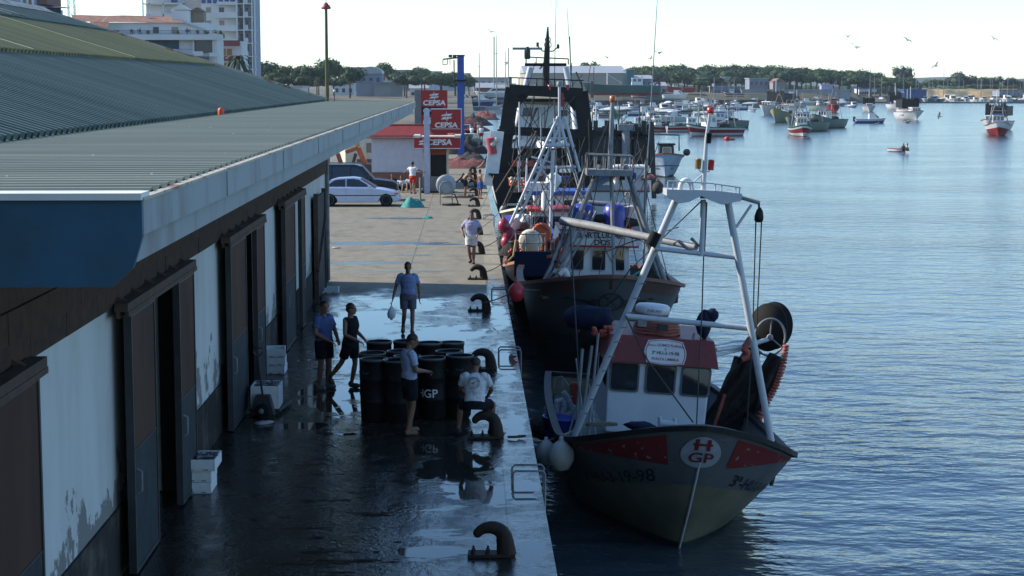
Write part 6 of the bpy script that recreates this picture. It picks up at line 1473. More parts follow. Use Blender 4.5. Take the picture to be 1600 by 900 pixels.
def tree(px, ytop, Y, wpx, base, kind='p', i=0, lab='', grp=None, wide=1.0):
    s = 2800/Y; x = P(px, 150, Y).x; ztop = P(px, ytop, Y).z; H_ = ztop-base; W_ = wpx/s
    cm, tm_, h0 = CR[kind, i % (5 if kind == 'p' else 2)]
    r_ = empty('pine_tree' if kind == 'p' else 'broadleaf_tree', (x, Y, base), (0, 0, random.uniform(0, 6.28)), lab, 'tree', grp)
    sx = W_/(13 if kind == 'p' else 9); sz = H_/12
    c = bpy.data.objects.new('crown', cm); COL.objects.link(c); c.parent = r_; c.location = (0, 0, (12-3.1 if kind == 'p' else 12-5.4)*sz); c.scale = (sx, sx, sz)
    t = bpy.data.objects.new('trunk', tm_); COL.objects.link(t); t.parent = r_; t.scale = (sx, sx, sz)
    return r_
g1 = 'umbrella pines in the dark belt behind the far shore'
for k in range(64):
    px = 985+k*6.9+random.uniform(-3, 3); 
    top = 103+(3 if px < 1010 else 0)+random.uniform(-3, 8)+(max(0, px-1240)*.09 if px < 1400 else 14)
    if px > 1425: continue
    row = k % 3; Y = [790, 830, 870][row]
    tree(px, top+row*-1.0+(6 if row == 0 else 0), Y, random.uniform(36, 66), .6, 'p', k, 'umbrella pine in the unbroken dark belt behind the far shore', g1)
g2 = 'pines standing between the town and the harbour'
for i, (px, top, wpx, Y, ii, lab) in enumerate([(392,103,52,470,0,'rounded pine just right of the apartment tower'),(420,97,60,480,1,'broad pine right of the tower, second in the row'),(450,103,58,470,2,'dense dark pine beside the lamp pole, left side'),(478,101,52,460,3,'dark pine touching the lamp pole from the left'),
   (513,90,46,520,4,'tallest pine rising behind the lamp pole'),(498,104,40,500,0,'pine crown right behind the lamp pole'),(547,105,44,500,1,'leaning pine in front of the grey harbour shed'),(603,98,46,620,2,'domed pine behind the grey harbour shed'),(632,110,52,540,3,'umbrella pine right of the grey shed wall'),(664,112,50,560,4,'umbrella pine above the red price totem'),
   (690,111,52,580,0,'pine just left of the blue steel column'),(712,117,44,600,1,'pine crossing behind the blue steel column'),(733,124,36,620,2,'low pine right of the blue steel column'),(655,104,34,760,3,'small distant pine crest left of the blue column'),(530,103,30,640,2,'small pine crest left of the grey shed'),(435,112,50,440,4,'low foreground pine below the row by the tower'),(470,117,44,440,1,'low pine above the far end of the hall roof'),
   (924,96,46,820,0,'lone dome shaped pine behind the beige shipyard hall'),(1008,104,50,800,2,'pine right of the beige shipyard hall'),(1110,117,46,740,3,'rounded pine standing out low in front of the belt'),(1150,120,30,735,1,'small pine left of the white gabled house'),(1095,124,36,735,0,'low bushy pine left of the rounded one')]):
    s = land_z(0, Y); tree(px, top, Y, wpx, 1.9 if Y > 440 else s, 'p', ii, lab, g2 if px < 740 else None)
for k in range(16):
    px = 385+k*23+random.uniform(-6, 6)
    if 560 < px < 628: continue
    tree(px, 116+random.uniform(-3, 10), 500+random.uniform(-15, 90), random.uniform(34, 50), 1.9, 'p', k, 'low pine filling the gap between the taller town side pines', 'low pines along the town side of the yard')
for i, (px, top, wpx, Y, kd, lab) in enumerate([(1411,103,34,900,'r','tall airy eucalyptus rising above the far tree line'),(1405,121,30,880,'p','pine at the foot of the tall eucalyptus'),(1463,124,38,860,'p','isolated dome pine left of the radio mast'),(1500,112,44,880,'r','big rounded tree right of the radio mast'),(1525,119,40,880,'r','second rounded tree right of the radio mast'),
   (1548,119,34,880,'r','tree left of the last rounded one near the frame edge'),(1574,121,28,880,'r','rounded tree near the right edge of the far bank'),(1597,125,26,880,'r','tree cut by the right edge of the photo'),(1533,131,50,830,'p','low bushy pine in front of the rounded trees'),(1558,132,40,830,'p','low dark pine right of the bushy one'),(1480,140,30,800,'r','grey green shrub on the sandy bank'),(1510,141,34,800,'r','broad grey green shrub on the sandy bank'),(1585,133,30,850,'p','low pine at the far right bank'),(1440,128,30,880,'p','dark pine left of the isolated dome pine')]):
    tree(px, top, Y+20, wpx, .6, kd, i, lab)
tree(1640, 118, 880, 60, 1.5, 'r', 1, 'tree just beyond the right edge of the photo')
m = MB()
def ug(u, v):
    x = 40+u*230; y = 884+14*v+8*noise.noise(V((u*8, 2, 0))); h = (4.6+2.4*noise.noise(V((u*26, 0, 5)))+1.3*noise.noise(V((u*90, 3, 5))))*math.sin(math.pi*min(.5, v)) if v > 0 else -.5
    return (x, y, h)
m.grid(ug, 260, 5); o = m.build('undergrowth', leafm); o['kind'] = 'stuff'; tag(o, 'dark undergrowth filling the space beneath the pine belt')
# palm near the tower
pm = empty('palm_tree', (P(372,110,300).x, 300, .8), label='date palm in front of the red banded balconies', cat='palm')
zt = P(372, 92, 300).z-.8; MB().tube([(0,0,0),(.1,0,zt)],[.3,.22],n=8).build('trunk', barkm, pm); m = MB()
for k in range(26):
    a = k*2.4; L_ = 2.6; e = .9-(k % 5)*.35; pts = [V((math.cos(a)*L_*q, math.sin(a)*L_*q, zt+e*L_*q-1.9*q*q*(1.2))) for q in (0, .3, .6, .85, 1)]
    sdv = V((-math.sin(a), math.cos(a), 0))
    for p_, p2 in zip(pts, pts[1:]): m.add([p_-sdv*.22, p_+sdv*.22, p2+sdv*.2-V((0,0,.06)), p2-sdv*.2-V((0,0,.06))], [(0,1,2,3)])
m.build('crown', leafm, pm)
# ------------------------------------------------------------------ buildings left
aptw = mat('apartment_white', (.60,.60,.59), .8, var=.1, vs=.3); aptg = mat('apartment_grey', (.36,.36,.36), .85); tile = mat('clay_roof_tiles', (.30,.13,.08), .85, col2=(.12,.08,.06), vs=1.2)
win_m = mat('dark_apartment_window', (.05,.06,.08), .25); blind = mat('blue_roller_blinds', (.05,.08,.25), .6); shut = mat('beige_shutter', (.30,.27,.22), .7); brick2 = mat('red_brick_balcony', (.24,.06,.05), .8)
def at(px, py, Y): return P(px, py, Y)
YT = 410.0; s = 2800/YT
def X(px, Y): return P(px, 60, Y).x
def Zp(py, Y): return P(300, py, Y).z
tw = empty('apartment_tower', (X(312, YT), YT, 1.5), label='tall white apartment tower with stacked balconies behind the terraced block', cat='apartment building')
ox, oy, oz = tw.location
def TB(m, xa, xb, ya, yb, za, zb): return m.bb(X(xa, YT)-ox, X(xb, YT)-ox, ya, yb, Zp(za, YT)-oz, Zp(zb, YT)-oz)
m = MB(); TB(m, 315, 372, 0, 14, 140, -55); TB(m, 222, 286, 6, 16, 140, -55); m.build('wall', aptw, tw)
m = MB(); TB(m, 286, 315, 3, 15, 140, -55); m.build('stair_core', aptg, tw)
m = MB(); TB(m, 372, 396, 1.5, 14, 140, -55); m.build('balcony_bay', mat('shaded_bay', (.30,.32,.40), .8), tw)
fl = [-35, -14, 6, 26.5, 47, 67.5, 88, 108]
for k, y in enumerate(fl):
    sl2 = MB(); TB(sl2, 341, 372, -1.6, 0, y+1.2, y); TB(sl2, 341, 372, -1.62, -1.5, y+2, y-7 if k > 2 else y-3); TB(sl2, 372, 400, -1.6, 1.4, y+1, y-.5); TB(sl2, 382, 389, -1.4, -1.3, y, y-8)
    o = sl2.build('balcony', aptw, tw)
    r_ = MB(); TB(r_, 373, 381, -1.5, -1.45, y-6.6, y-7.2); TB(r_, 390, 399, -1.5, -1.45, y-6.6, y-7.2)
    for q in range(7): TB(r_, 373.5+q*1.2, 373.8+q*1.2, -1.5, -1.46, y, y-7)
    r_.build('railing', blackm, o)
    for (xa, xb, hh, mm_) in ((323,330.5,8,shut),(343,351,8,win_m if k % 2 else shut),(375,380.5,12,win_m),(384.5,387.5,11,win_m),(391,395,14,win_m)):
        w_ = MB(); yy = 0 if xa < 372 else 1.5; TB(w_, xa, xb, yy-.05, yy-.01, y-17+hh, y-17) if False else TB(w_, xa, xb, yy-.06, yy-.02, y-15+hh, y-15); f_ = w_.build('window', mm_, tw)
    if y < 6.5:
        b_ = MB()
        for q in range(6): TB(b_, 316+q*9, 322.5+q*9, -.12, -.04, y-1, y-8)
        b_.build('roller_blinds', blind, tw)
m = MB(); TB(m, 371, 373, -1.7, -1.3, 140, -50); TB(m, 382, 383.6, -1.7, -1.3, 140, -50); TB(m, 394.6, 396.5, -1.7, -1.3, 140, -50); TB(m, 398.5, 400.5, -1.6, -1.0, 140, -50)
m.build('balcony_column', aptw, tw)
for k, y in enumerate([-14, 6, 26.5]):
    l_ = MB(); TB(l_, 218, 286, 4.4, 6, y-.5, y-2); TB(l_, 228, 286, 4.4, 4.5, y-2, y-6 if k > 1 else y-3); o = l_.build('balcony', aptw, tw)
    for xx in (218, 228, 250, 283):
        c_ = MB(); TB(c_, xx, xx+1.6, 4.4, 4.8, y, y-20); c_.build('balcony_column', aptw, tw)
    w_ = MB(); TB(w_, 262, 272, 5.9, 5.95, y-4, y-13); w_.build('window', blind if k < 2 else win_m, tw)
# lower terraced block
YL = 300.0; tb = empty('terraced_block', (X(240, YL), YL, .8), label='low white terraced block with tiled roof, roof garden and washing on the balcony', cat='apartment building'); ox, oy, oz = tb.location
def LB_(m, xa, xb, ya, yb, za, zb): return m.bb(X(xa, YL)-ox, X(xb, YL)-ox, ya, yb, Zp(za, YL)-oz, Zp(zb, YL)-oz)
m = MB(); LB_(m, 130, 318, 4, 16, 140, 34); LB_(m, 100, 330, 3.0, 15, 150, 60); LB_(m, 318, 331, 3.5, 10, 60, 45); m.build('wall', aptw, tb)
m = MB()
def RP(pts, Y_): return [V((X(px, Y_)-ox, Y_-YL+dy, Zp(py, Y_)-oz)) for px, py, dy in pts]
m.add(RP([(94,20,9),(153,21.5,9),(153,33,3.4),(108,33,3.4)],YL)+RP([(178,21,9),(256,23,9),(283,34.5,3.4),(153,33.5,3.4),(153,21.6,9)],YL), [(0,3,2,1),(4,8,7,6,5)])
m.add(RP([(283,34.5,3.4),(256,23,9),(300,40,9),(328,50,4)],YL), [(0,1,2,3)]); m.add(RP([(137,33,2.6),(166,33,2.6),(167,43,1.2),(134,43,1.2)],YL), [(0,1,2,3)])
m.build('roof', tile, tb)
m = MB(); LB_(m, 162, 345, 1.5, 3, 62, 53.5); LB_(m, 138, 166, 2, 3, 53, 44); m.build('terrace_slab', aptw, tb)
m = MB(); LB_(m, 244, 300, 1.2, 2.9, 87, 84.6); LB_(m, 298, 315, 1.2, 1.3, 87, 80); LB_(m, 325, 340, 1.2, 1.3, 88, 82); m.build('balcony', aptw, tb)
m = MB(); LB_(m, 258, 274, -.1+2.9, 2.95, 82, 62); LB_(m, 200, 275, 2.85, 2.95, 77, 62); m.build('green_awning', mat('dark_teal_awning', (.02,.07,.10), .8), tb)
m = MB(); LB_(m, 300, 328, 2.8, 2.95, 82, 63); LB_(m, 300, 322, 2.8, 2.95, 108, 88); m.build('window', win_m, tb)
for (a_, b_) in ((329, 331.5), (333, 336), (298, 300)):
    m = MB(); LB_(m, a_, b_, 2.0, 2.5, 110, 62); m.build('column', aptw, tb)
rl_ = MB(); LB_(rl_, 160, 345, 1.55, 1.6, 47.5, 47)
for q in range(90): LB_(rl_, 160+q*2.05, 160.25+q*2.05, 1.55, 1.6, 54, 47.2)
LB_(rl_, 244, 298, 1.25, 1.3, 77, 76.5)
rl_.build('railing', blackm, tb)
for i, (px, w_, h_) in enumerate([(203,7,9),(215,5,10),(228,5,6),(275,5,5),(290,8,9),(306,5,7),(320,8,6),(334,8,6),(342,4,5),(178,9,6)]):
    c = V((X(px, YL)-ox, 2.2, Zp(53, YL)-oz+h_/9.33/2)); m = MB(); rnd = random.Random(i)
    for q in range(120):
        d = V((rnd.gauss(0, .4)*w_/9.33*.6, rnd.gauss(0, .3), rnd.gauss(0, .4)*h_/9.33*.6)); e = V((rnd.uniform(-1,1), rnd.uniform(-1,1), rnd.uniform(-1,1)))*.12; f_ = e.cross(V((.3,.5,.8))); m.add([c+d-e, c+d+f_, c+d+e], [(0,1,2)])
    m.build('terrace_plant', leafm2 if i % 2 else leafm, tb)
for px, xw in ((233,9),(262,11)):
    m = MB(); LB_(m, px, px+xw, 3.93, 3.98, 51, 41); m.build('terrace_door', win_m if px < 240 else shut, tb)
for i, px in enumerate((241,248,258,267,272)):
    m = MB(); LB_(m, px, px+6-(i % 2)*1.5, 1.1, 1.14, 84+(i % 3)*.5, 76.5); m.build('washing', mat('lilac_laundry', (.45,.40,.62), .9) if i % 2 == 0 else aptw, tb)
m = MB(); LB_(m, 259, 288, 6, 10, 36, 14); m.add(RP([(257,13,6),(273,4,6),(289,13,6),(289,13,10),(273,4,10),(257,13,10)],YL), [(0,1,2),(3,4,5),(0,5,4,1),(1,4,3,2)]); m.build('roof_house', aptw, tb)
m = MB(); LB_(m, 289, 308, 8, 11, 40, 14); m.build('stone_chimney_house', mat('ochre_stone', (.28,.22,.15), .85), tb); m = MB(); m.add(RP([(287,14,7.5),(298,8,7.5),(309,15,7.5),(309,15,11),(298,8,11),(287,14,11)],YL), [(0,5,4,1),(1,4,3,2),(0,1,2)]); m.build('roof', tile, tb)
m = MB(); LB_(m, 217, 222, 7, 7.6, 30, 19); m.build('chimney', aptw, tb)
# red banded block at right
rbk = empty('brick_balcony_block', (X(360, 330), 330, .9), label='narrow block with red brick balcony bands below the tower', cat='apartment building'); ox, oy, oz = rbk.location; YL0 = YL; YL = 330.0
m = MB(); LB_(m, 338, 376, 1, 10, 125, 64); m.build('wall', aptw, rbk)
for (za, zb) in ((72,63),(95,87),(113,109)):
    m = MB(); LB_(m, 340, 375, -.4, -.2, za, zb); m.build('balcony', brick2, rbk)
for (za, zb) in ((86,76),(108,98)):
    m = MB(); LB_(m, 343, 351, .9, .98, za, zb); m.build('window', mat('ochre_curtain', (.30,.17,.05), .8), rbk); m = MB(); LB_(m, 353, 361, .9, .98, za, zb); m.build('window', MATS['ochre_curtain'], rbk); m = MB(); LB_(m, 338, 366, .8, 1.2, zb, zb-1.2); m.build('lintel', aptw, rbk)
# far left top building
YL = 260.0; fb_ = empty('corner_block', (X(30, YL), YL, .6), label='block at the top left corner with arched blue grey bays and navy awning', cat='apartment building'); ox, oy, oz = fb_.location
bl_g = mat('blue_grey_render', (.33,.40,.52), .8)
m = MB(); LB_(m, -60, 70, 2, 12, 150, 11); LB_(m, -60, 54, 1, 12, 40, -60); m.build('wall', bl_g, fb_); m = MB(); LB_(m, 54, 70, 2, 11, 6, -60); m.build('brick_wall', mat('brown_brick_wall', (.20,.10,.08), .85), fb_)
for px in (3, 10, 33, 42, 50): m = MB(); LB_(m, px, px+2.5, .4, 1.0, 30, -60); m.build('pilaster', aptw, fb_)
m = MB(); LB_(m, 43, 48, .85, .98, 20, -20); m.build('window', mat('warm_curtain', (.45,.30,.14), .8), fb_)
m = MB(); LB_(m, 54, 92, -.3, 1.9, 22, 12); m.build('navy_awning', navy, fb_); m = MB(); LB_(m, 54, 104, -.4, 2, 12.2, 11.4); m.build('awning_frame', blackm, fb_)
YL = 300.0
# lattice mast
lt = empty('lattice_mast', (X(113, 330), 330, 1), label='grey lattice mast rising behind the tiled roof at upper left', cat='mast'); m = MB(); W_ = .55; zt = Zp(-30, 330)
for x in (-W_, W_):
    for y in (-W_, W_): m.tube([(x, y, 0), (x, y, zt)], .06, n=5)
z = 0; sg = 1
while z < zt:
    for (a_, b_) in (((-W_,-W_),(W_,-W_)),((W_,-W_),(W_,W_)),((W_,W_),(-W_,W_)),((-W_,W_),(-W_,-W_))):
        if sg < 0: a_, b_ = b_, a_
        m.tube([(a_[0], a_[1], z), (b_[0], b_[1], z+1.3)], .035, n=4)
    z += 1.3; sg = -sg
m.build('lattice', galv, lt)
# lamp pole behind hall
lp = empty('lamp_pole', (X(510, 120), 120, 0), label='tall rusty brown lamp pole standing behind the end of the hall', cat='lamp pole')
zt = Zp(5, 120); MB().tube([(0,0,0),(0,0,zt)], [.14,.09], n=12).build('pole', mat('mossy_pole', (.09,.09,.03), .8), lp); MB().lathe([(.001,-.15),(.30,-.12),(.32,.0),(.2,.12),(.08,.3),(.001,.32)], (0,0,zt-.25), 12).build('lamp_head', redb, lp); MB().tube([(-.25,0,zt-.2),(.25,0,zt-.15)], .04).tube([(0,0,zt),(0,0,zt+1.5)], .02).build('bracket', rust, lp)
for i, (px, py) in enumerate(((522.5, 143), (506, 152), (735, 101))):
    p = P(px, py, 330); 
    if i < 2:
        o = empty('street_lamp', (p.x, 330, 1.0), label=['short street lamp with white globe right of the tall pole','street lamp with white globe behind the tall pole'][i], cat='street lamp'); MB().tube([(0,0,0),(0,0,p.z-1.0)], .07).build('post', blackm, o); MB().ball((0,0,p.z-.9), .25, 10, 8).build('globe', white, o)
# grey harbour shed & others
def building(name, px0, px1, ytop, Y, depth, m_, lab, roofm=None, kind='flat', base=.5, wins=0, dy=0, pitch=1.5, winm=None, cat='building'):
    x0, x1 = X(px0, Y), X(px1, Y); zt = Zp(ytop, Y); b = empty(name, (x0, Y, base), label=lab, cat=cat); w_ = x1-x0; h = zt-base
    wl_ = MB().bb(0, w_, 0, depth, -1, h).build('wall', m_, b)
    if kind == 'flat': MB().bb(-.3, w_+.3, -.3, depth+.3, h+.01, h+.35).build('roof', roofm or m_, b)
    if kind == 'gable': MB().add([(-.4,-.4,h),(w_+.4,-.4,h),(w_+.4,depth+.4,h),(-.4,depth+.4,h),(-.4,depth/2,h+pitch),(w_+.4,depth/2,h+pitch)], [(0,1,5,4),(3,4,5,2),(0,4,3),(1,2,5)]).build('roof', roofm or tile, b)
    if kind == 'front': MB().add([(-.3,-.3,h),(w_+.3,-.3,h),(w_/2,-.3,h+pitch),(-.3,depth,h),(w_+.3,depth,h),(w_/2,depth,h+pitch)], [(0,1,2),(3,5,4),(0,2,5,3),(1,4,5,2)]).build('roof', roofm or tile, b)
    if kind == 'vault':
        m = MB(); n = 12; pts = [(w_*(.5-.53*math.cos(math.pi*i/n)), h+pitch*math.sin(math.pi*i/n)) for i in range(n+1)]; m.prism(pts, -.3, depth); m.build('roof', roofm or galv, b)
    for k in range(wins):
        xx = w_*(k+.5)/wins; MB().bb(xx-.5, xx+.5, -.06, -.01, h-2.6, h-1.3).build('window', winm or win_m, b)
    return b
shed = mat('grey_blue_shed', (.20,.23,.28), .8, var=.2, vs=.1); conc = mat('pale_concrete_wall', (.30,.30,.30), .85, col2=(.22,.22,.23), vs=.15); beige = mat('beige_hall_sheet', (.34,.31,.25), .8); tealb = mat('teal_hall_door', (.03,.13,.15), .6); rooflt = mat('pale_metal_roof', (.34,.35,.36), .5)
building('harbour_shed', 562, 596, 115, 560, 14, shed, 'grey blue harbour shed with arched metal roof among the pines', rooflt, 'vault', 1.8, 3, pitch=2.2)
building('yard_wall', 584, 628, 130, 545, 3, conc, 'pale concrete yard wall right of the grey harbour shed', cat='wall', base=1.6)
building('yard_wall', 556, 584, 128, 550, 3, shed, 'blue grey lower annex left of the concrete yard wall', base=1.6, cat='wall')
building('white_building', 594, 612, 114, 620, 10, aptw, 'small white building with orange sign above the yard wall', None, 'flat', 1.8, 2); MB().bb(X(596,619),X(606,619),618.6,618.8,Zp(121,619),Zp(117,619)).build('orange_sign_board', orange); tag(bpy.data.objects['orange_sign_board'], 'small orange board on the small white building', 'sign board')
building('white_shed', 395, 470, 137, 380, 14, aptw, 'long low white shed behind the hall roof end', rooflt, 'flat', 1.5, 8)
building('white_house', 520, 552, 132, 600, 10, aptw, 'pale house between the leaning pine and the lamp pole', None, 'flat', 1.8, 3)
building('white_house', 640, 668, 138, 600, 10, aptw, 'white house glimpsed under the pines behind the totem', rooflt, 'gable', 1.8, 3)
for i, (a_, b_, t, Y) in enumerate([(572,600,104,900),(600,640,107,950),(640,690,109,980),(536,572,103,900),(690,735,112,1000)]): building('town_house', a_, b_, t+3, Y, 20, shed if i % 2 else aptw, 'distant %s town rooftops behind the pines, block %s from the tower' % (['pale','grey','white','hazy','low'][i], ['second','third','fourth','nearest','fifth'][i]), None, 'flat', 1.5, 5)
# shipyard
building('shipyard_hall', 820, 980, 114, 690, 60, beige, 'large beige shipyard hall behind the trawler mast', rooflt, 'gable', 1.8, 0, pitch=3)
building('teal_hall_end', 979, 991, 109, 688, 40, tealb, 'dark teal end bay of the shipyard hall', rooflt, 'flat', 1.8)
building('harbour_store', 740, 800, 122, 700, 30, rooflt, 'pale grey flat store with white sheet roof left of the trawler', rooflt, 'flat', 1.8, 6)
building('harbour_store', 745, 790, 137, 560, 12, mat('red_brick_store', (.22,.10,.08), .85), 'brick coloured store behind the laid up yachts', rooflt, 'gable', 1.8, 5)
building('harbour_store', 992, 1020, 123, 720, 20, shed, 'grey blue shed right of the teal hall end', rooflt, 'gable', 1.8, 3)
building('harbour_store', 1018, 1042, 134, 715, 16, rooflt, 'small white roofed shed under the dock crane', rooflt, 'gable', 1.8, 3)
building('white_gabled_house', 1128, 1142, 121, 745, 8, aptw, 'small white house on the rise above the shipyard', None, 'flat', 1.5, 2)
building('white_gabled_house', 1118, 1138, 130, 740, 8, shed, 'low house with grey brown hipped roof below the white house', tile, 'gable', 1.5, 3)
building('long_low_store', 1115, 1164, 136, 735, 12, shed, 'long low blue grey store on the far bank', rooflt, 'flat', 1.5, 8)
building('long_low_store', 1172, 1202, 123, 760, 12, shed, 'grey store under the pine belt with pale roof edge', rooflt, 'flat', 1.5, 4)
building('stone_store', 1209, 1229, 128, 750, 14, mat('grey_stone_store', (.25,.22,.22), .85), 'grey gabled stone store at the foot of the pines', None, 'front', 1.5, 0)
building('bank_wall', 1160, 1330, 141, 728, 1.5, conc, 'long pale retaining wall along the far bank', cat='wall')
building('lilac_wall', 1285, 1303, 133, 730, 4, mat('lilac_hull_wall', (.34,.36,.50), .8), 'lilac grey slab by the far bank', cat='wall')
building('blue_white_clubhouse', 1344, 1372, 139, 812, 14, aptw, 'blue and white harbour building with flat roof on the far right bank', mat('blue_roof', (.1,.2,.5), .6), 'flat', 1.5, 7)
building('low_blue_store', 1415, 1450, 141, 770, 10, mat('navy_store', (.04,.08,.22), .7), 'low navy blue store among masts on the far right bank', cat='building')
building('distant_grey_house', 1565, 1600, 141, 800, 12, shed, 'low grey walled house near the right edge', tile, 'flat', 1.5, 4)
# ------------------------------------------------------------------ generic boats
def simple_boat(name, L, B, zb, zm, hullm, bands, lab, cat, extra=None, cap=None, nt=9, nv=4, parts=None):
    b = empty(name, label=lab, cat=cat); h = Hull(L, B, zb, zm, zm*.95, draft=.3, rake=L*.12, stern=.85, tm=.42, flare=.9)
    h.build(b, bands, nt=nt, nv=nv, cap=cap, capw=.1, deck=deckm); 
    if parts: parts(b, h)
    return b
KS = dict(rackw=1.0, rackb=1.0, ww=.8, green=.8, ochre=.82, red=.86)
def put(proto, px, py, rz, lab, sc_=1.0, grp=None, first=[], z=WZ, k_=None):
    g = G(px, py, z); o = proto if proto.name not in first else copy_tree(proto)
    first.append(proto.name); o.location = (g.x, g.y, z); o.rotation_euler = (0, 0, R(rz)-math.atan2(g.x, g.y)); sc_ *= KS.get(k_, 1); o.scale = (sc_, sc_, sc_); o['label'] = lab
    if grp: o['group'] = grp
    return o
def fishing_parts(cabin, roofc, rack=False, post=galv):
    def f(b, h):
        L = h.L
        glazed_house(b, (0, L*(.42 if not rack else .25), h.zm-.3), h.B*.48, L*.2, 2.2 if not rack else 1.2, cabin, [(.06,.3),(.38,.62),(.7,.94)], winh=(.55,.88), roofcol=roofc, sidewins=True)
        if not rack:
            m = MB().tube([(-h.B*.42, L*.3, h.zm), (-.3, L*.26, h.zm+4.6)], .09, n=6).tube([(h.B*.42, L*.3, h.zm), (.3, L*.26, h.zm+4.6)], .09, n=6).tube([(-.3, L*.26, h.zm+4.6), (.3, L*.26, h.zm+4.6)], .09, n=6).tube([(0, L*.26, h.zm+4.4), (0, L*.26, h.zm+6.6)], .06, n=6)
            m.tube([(-h.B*.3, L*.3, h.zm+2.6), (h.B*.3, L*.3, h.zm+2.6)], .06, n=6); m.build('a_frame', post, b)
            m = MB().tube([(-h.B*.3, L*.85, h.zm), (-h.B*.2, L*.8, h.zm+3.2), (h.B*.2, L*.8, h.zm+3.2), (h.B*.3, L*.85, h.zm)], .08, n=6); m.build('stern_gallows', post, b)
            m = MB().ball((0, L*.7, h.zm+.1), (h.B*.35, L*.1, .6), 9, 5, .5, 2); m.build('net_heap', netm, b)
        else:
            rnd = random.Random(5); m = MB(); W_ = h.B*.44
            for k in range(22):
                x = -W_+2*W_*k/21; m.bar((x, L*.5, h.zm+.75), (x+rnd.uniform(-.05,.05), L*.5, h.zm+2.75+rnd.uniform(-.15,.35)), .14, .5, (0,1,0))
            m.bb(-W_, W_, L*.51, L*.85, h.zm+.9, h.zm+2.6); m.build('mussel_rack', black, b, label='dark rack of hanging gear')
            MB().tube([(-W_*.8, L*.5, h.zm), (-W_*.8, L*.5, h.zm+1.3)], .1).tube([(W_*.8, L*.5, h.zm), (W_*.8, L*.5, h.zm+1.3)], .1).tube([(0, L*.5, h.zm+1), (0, L*.5, h.zm+5.5)], .07).build('rack_leg', white, b)
    return f
grh = mat('pale_green_hull', (.20,.27,.23), .5); redh = mat('bright_red_hull', (.26,.02,.018), .45); bluh = mat('blue_hull', (.03,.08,.30), .45)
gst = mat('green_stripe', (.03,.16,.07), .5); ochre = mat('ochre_stain_hull', (.32,.27,.13), .6, col2=(.20,.26,.20), vs=.6, thr=(.45,.6))
K = {}
K['red'] = simple_boat('fishing_boat', 11, 4.4, 2.6, 1.8, None, [(.28, antif), (.5, redh), (.72, redh), (.92, white), (1, white)], 'x', 'fishing boat', cap=redb, parts=fishing_parts(white, blue))
K['ww'] = simple_boat('fishing_boat', 11, 4.2, 2.3, 1.6, None, [(.28, redb), (.5, white), (.8, redh), (.92, white), (1, gst)], 'x', 'fishing boat', cap=green, parts=fishing_parts(white, white))
K['green'] = simple_boat('fishing_boat', 13, 4.6, 3.2, 2.0, None, [(.28, antif), (1, grh)], 'x', 'fishing boat', cap=blackm, parts=fishing_parts(white, MATS['pale_blue_hull'] if 0 else blue))
K['ochre'] = simple_boat('fishing_boat', 13, 4.8, 3.6, 2.2, None, [(.28, antif), (1, ochre)], 'x', 'fishing boat', cap=blackm, parts=fishing_parts(white, redb))
K['rackw'] = simple_boat('rack_boat', 10.5, 4.3, 2.1, 1.7, None, [(.28, white), (.85, white), (1, white)], 'x', 'fishing boat', cap=redb, parts=fishing_parts(white, white, True))
K['rackb'] = simple_boat('rack_boat', 10.5, 4.3, 2.1, 1.7, None, [(.28, antif), (1, bluh)], 'x', 'fishing boat', cap=black, parts=fishing_parts(blackm, blackm, True))
K['redsm'] = simple_boat('fishing_boat', 9, 3.6, 2.4, 1.7, None, [(.28, antif), (1, redh)], 'x', 'fishing boat', cap=blackm, parts=fishing_parts(redb, black))
def motor_parts(b, h):
    L = h.L; MB().prism([(L*.2, h.zm-.1), (L*.34, h.zm+.9), (L*.55, h.zm+.95), (L*.55, h.zm-.1)], -h.B*.3, h.B*.3, 'x').build('cuddy', white, b)
    MB().prism([(L*.23, h.zm+.25), (L*.335, h.zm+.85), (L*.36, h.zm+.85), (L*.3, h.zm+.25)], -h.B*.303, h.B*.303, 'x').build('window', glass, b); MB().box((0, L+.1, h.zm), (.35,.4,.9)).build('outboard', blackm, b)
K['motor'] = simple_boat('motor_boat', 5.6, 2.1, 1.0, .75, None, [(.5, white), (.8, white), (1, white)], 'x', 'motor boat', cap=white, parts=motor_parts)
K['motorb'] = simple_boat('motor_boat', 5.6, 2.1, 1.0, .75, None, [(.28, bluh), (.6, bluh), (1, white)], 'x', 'motor boat', cap=white, parts=motor_parts)
def cov_parts(b, h): MB().grid(lambda u, v: ((v-.5)*h.B*1.02*math.sin(math.pi*min(.94, u*.75+.19)), u*h.L*.98+.05, h.zm+.02+(1-(2*v-1)**2)*.55*math.sin(math.pi*(u*.8+.15))), 10, 8).build('cover', mat('pale_boat_cover', (.50,.52,.55), .8), b)
K['cover'] = simple_boat('covered_boat', 6, 2.3, 1.0, .7, None, [(.28, green), (.5, white), (1, mat('grey_green_hull', (.2,.26,.22), .6))], 'x', 'boat', cap=white, parts=cov_parts)
def skiff_parts(b, h):
    m = MB()
    for q in (.35, .6, .85): m.bb(-h.B*.42, h.B*.42, h.L*q-.12, h.L*q+.12, h.zm*.62, h.zm*.7)
    m.build('thwart', wood, b)
K['skiff'] = simple_boat('skiff', 4.5, 1.6, .8, .55, None, [(.28, bluh), (1, mat('dull_blue_skiff', (.07,.11,.16), .6))], 'x', 'skiff', cap=galv, parts=skiff_parts)
K['skiffw'] = simple_boat('skiff', 4.5, 1.6, .8, .55, None, [(.28, bluh), (1, white)], 'x', 'skiff', cap=redb, parts=skiff_parts)
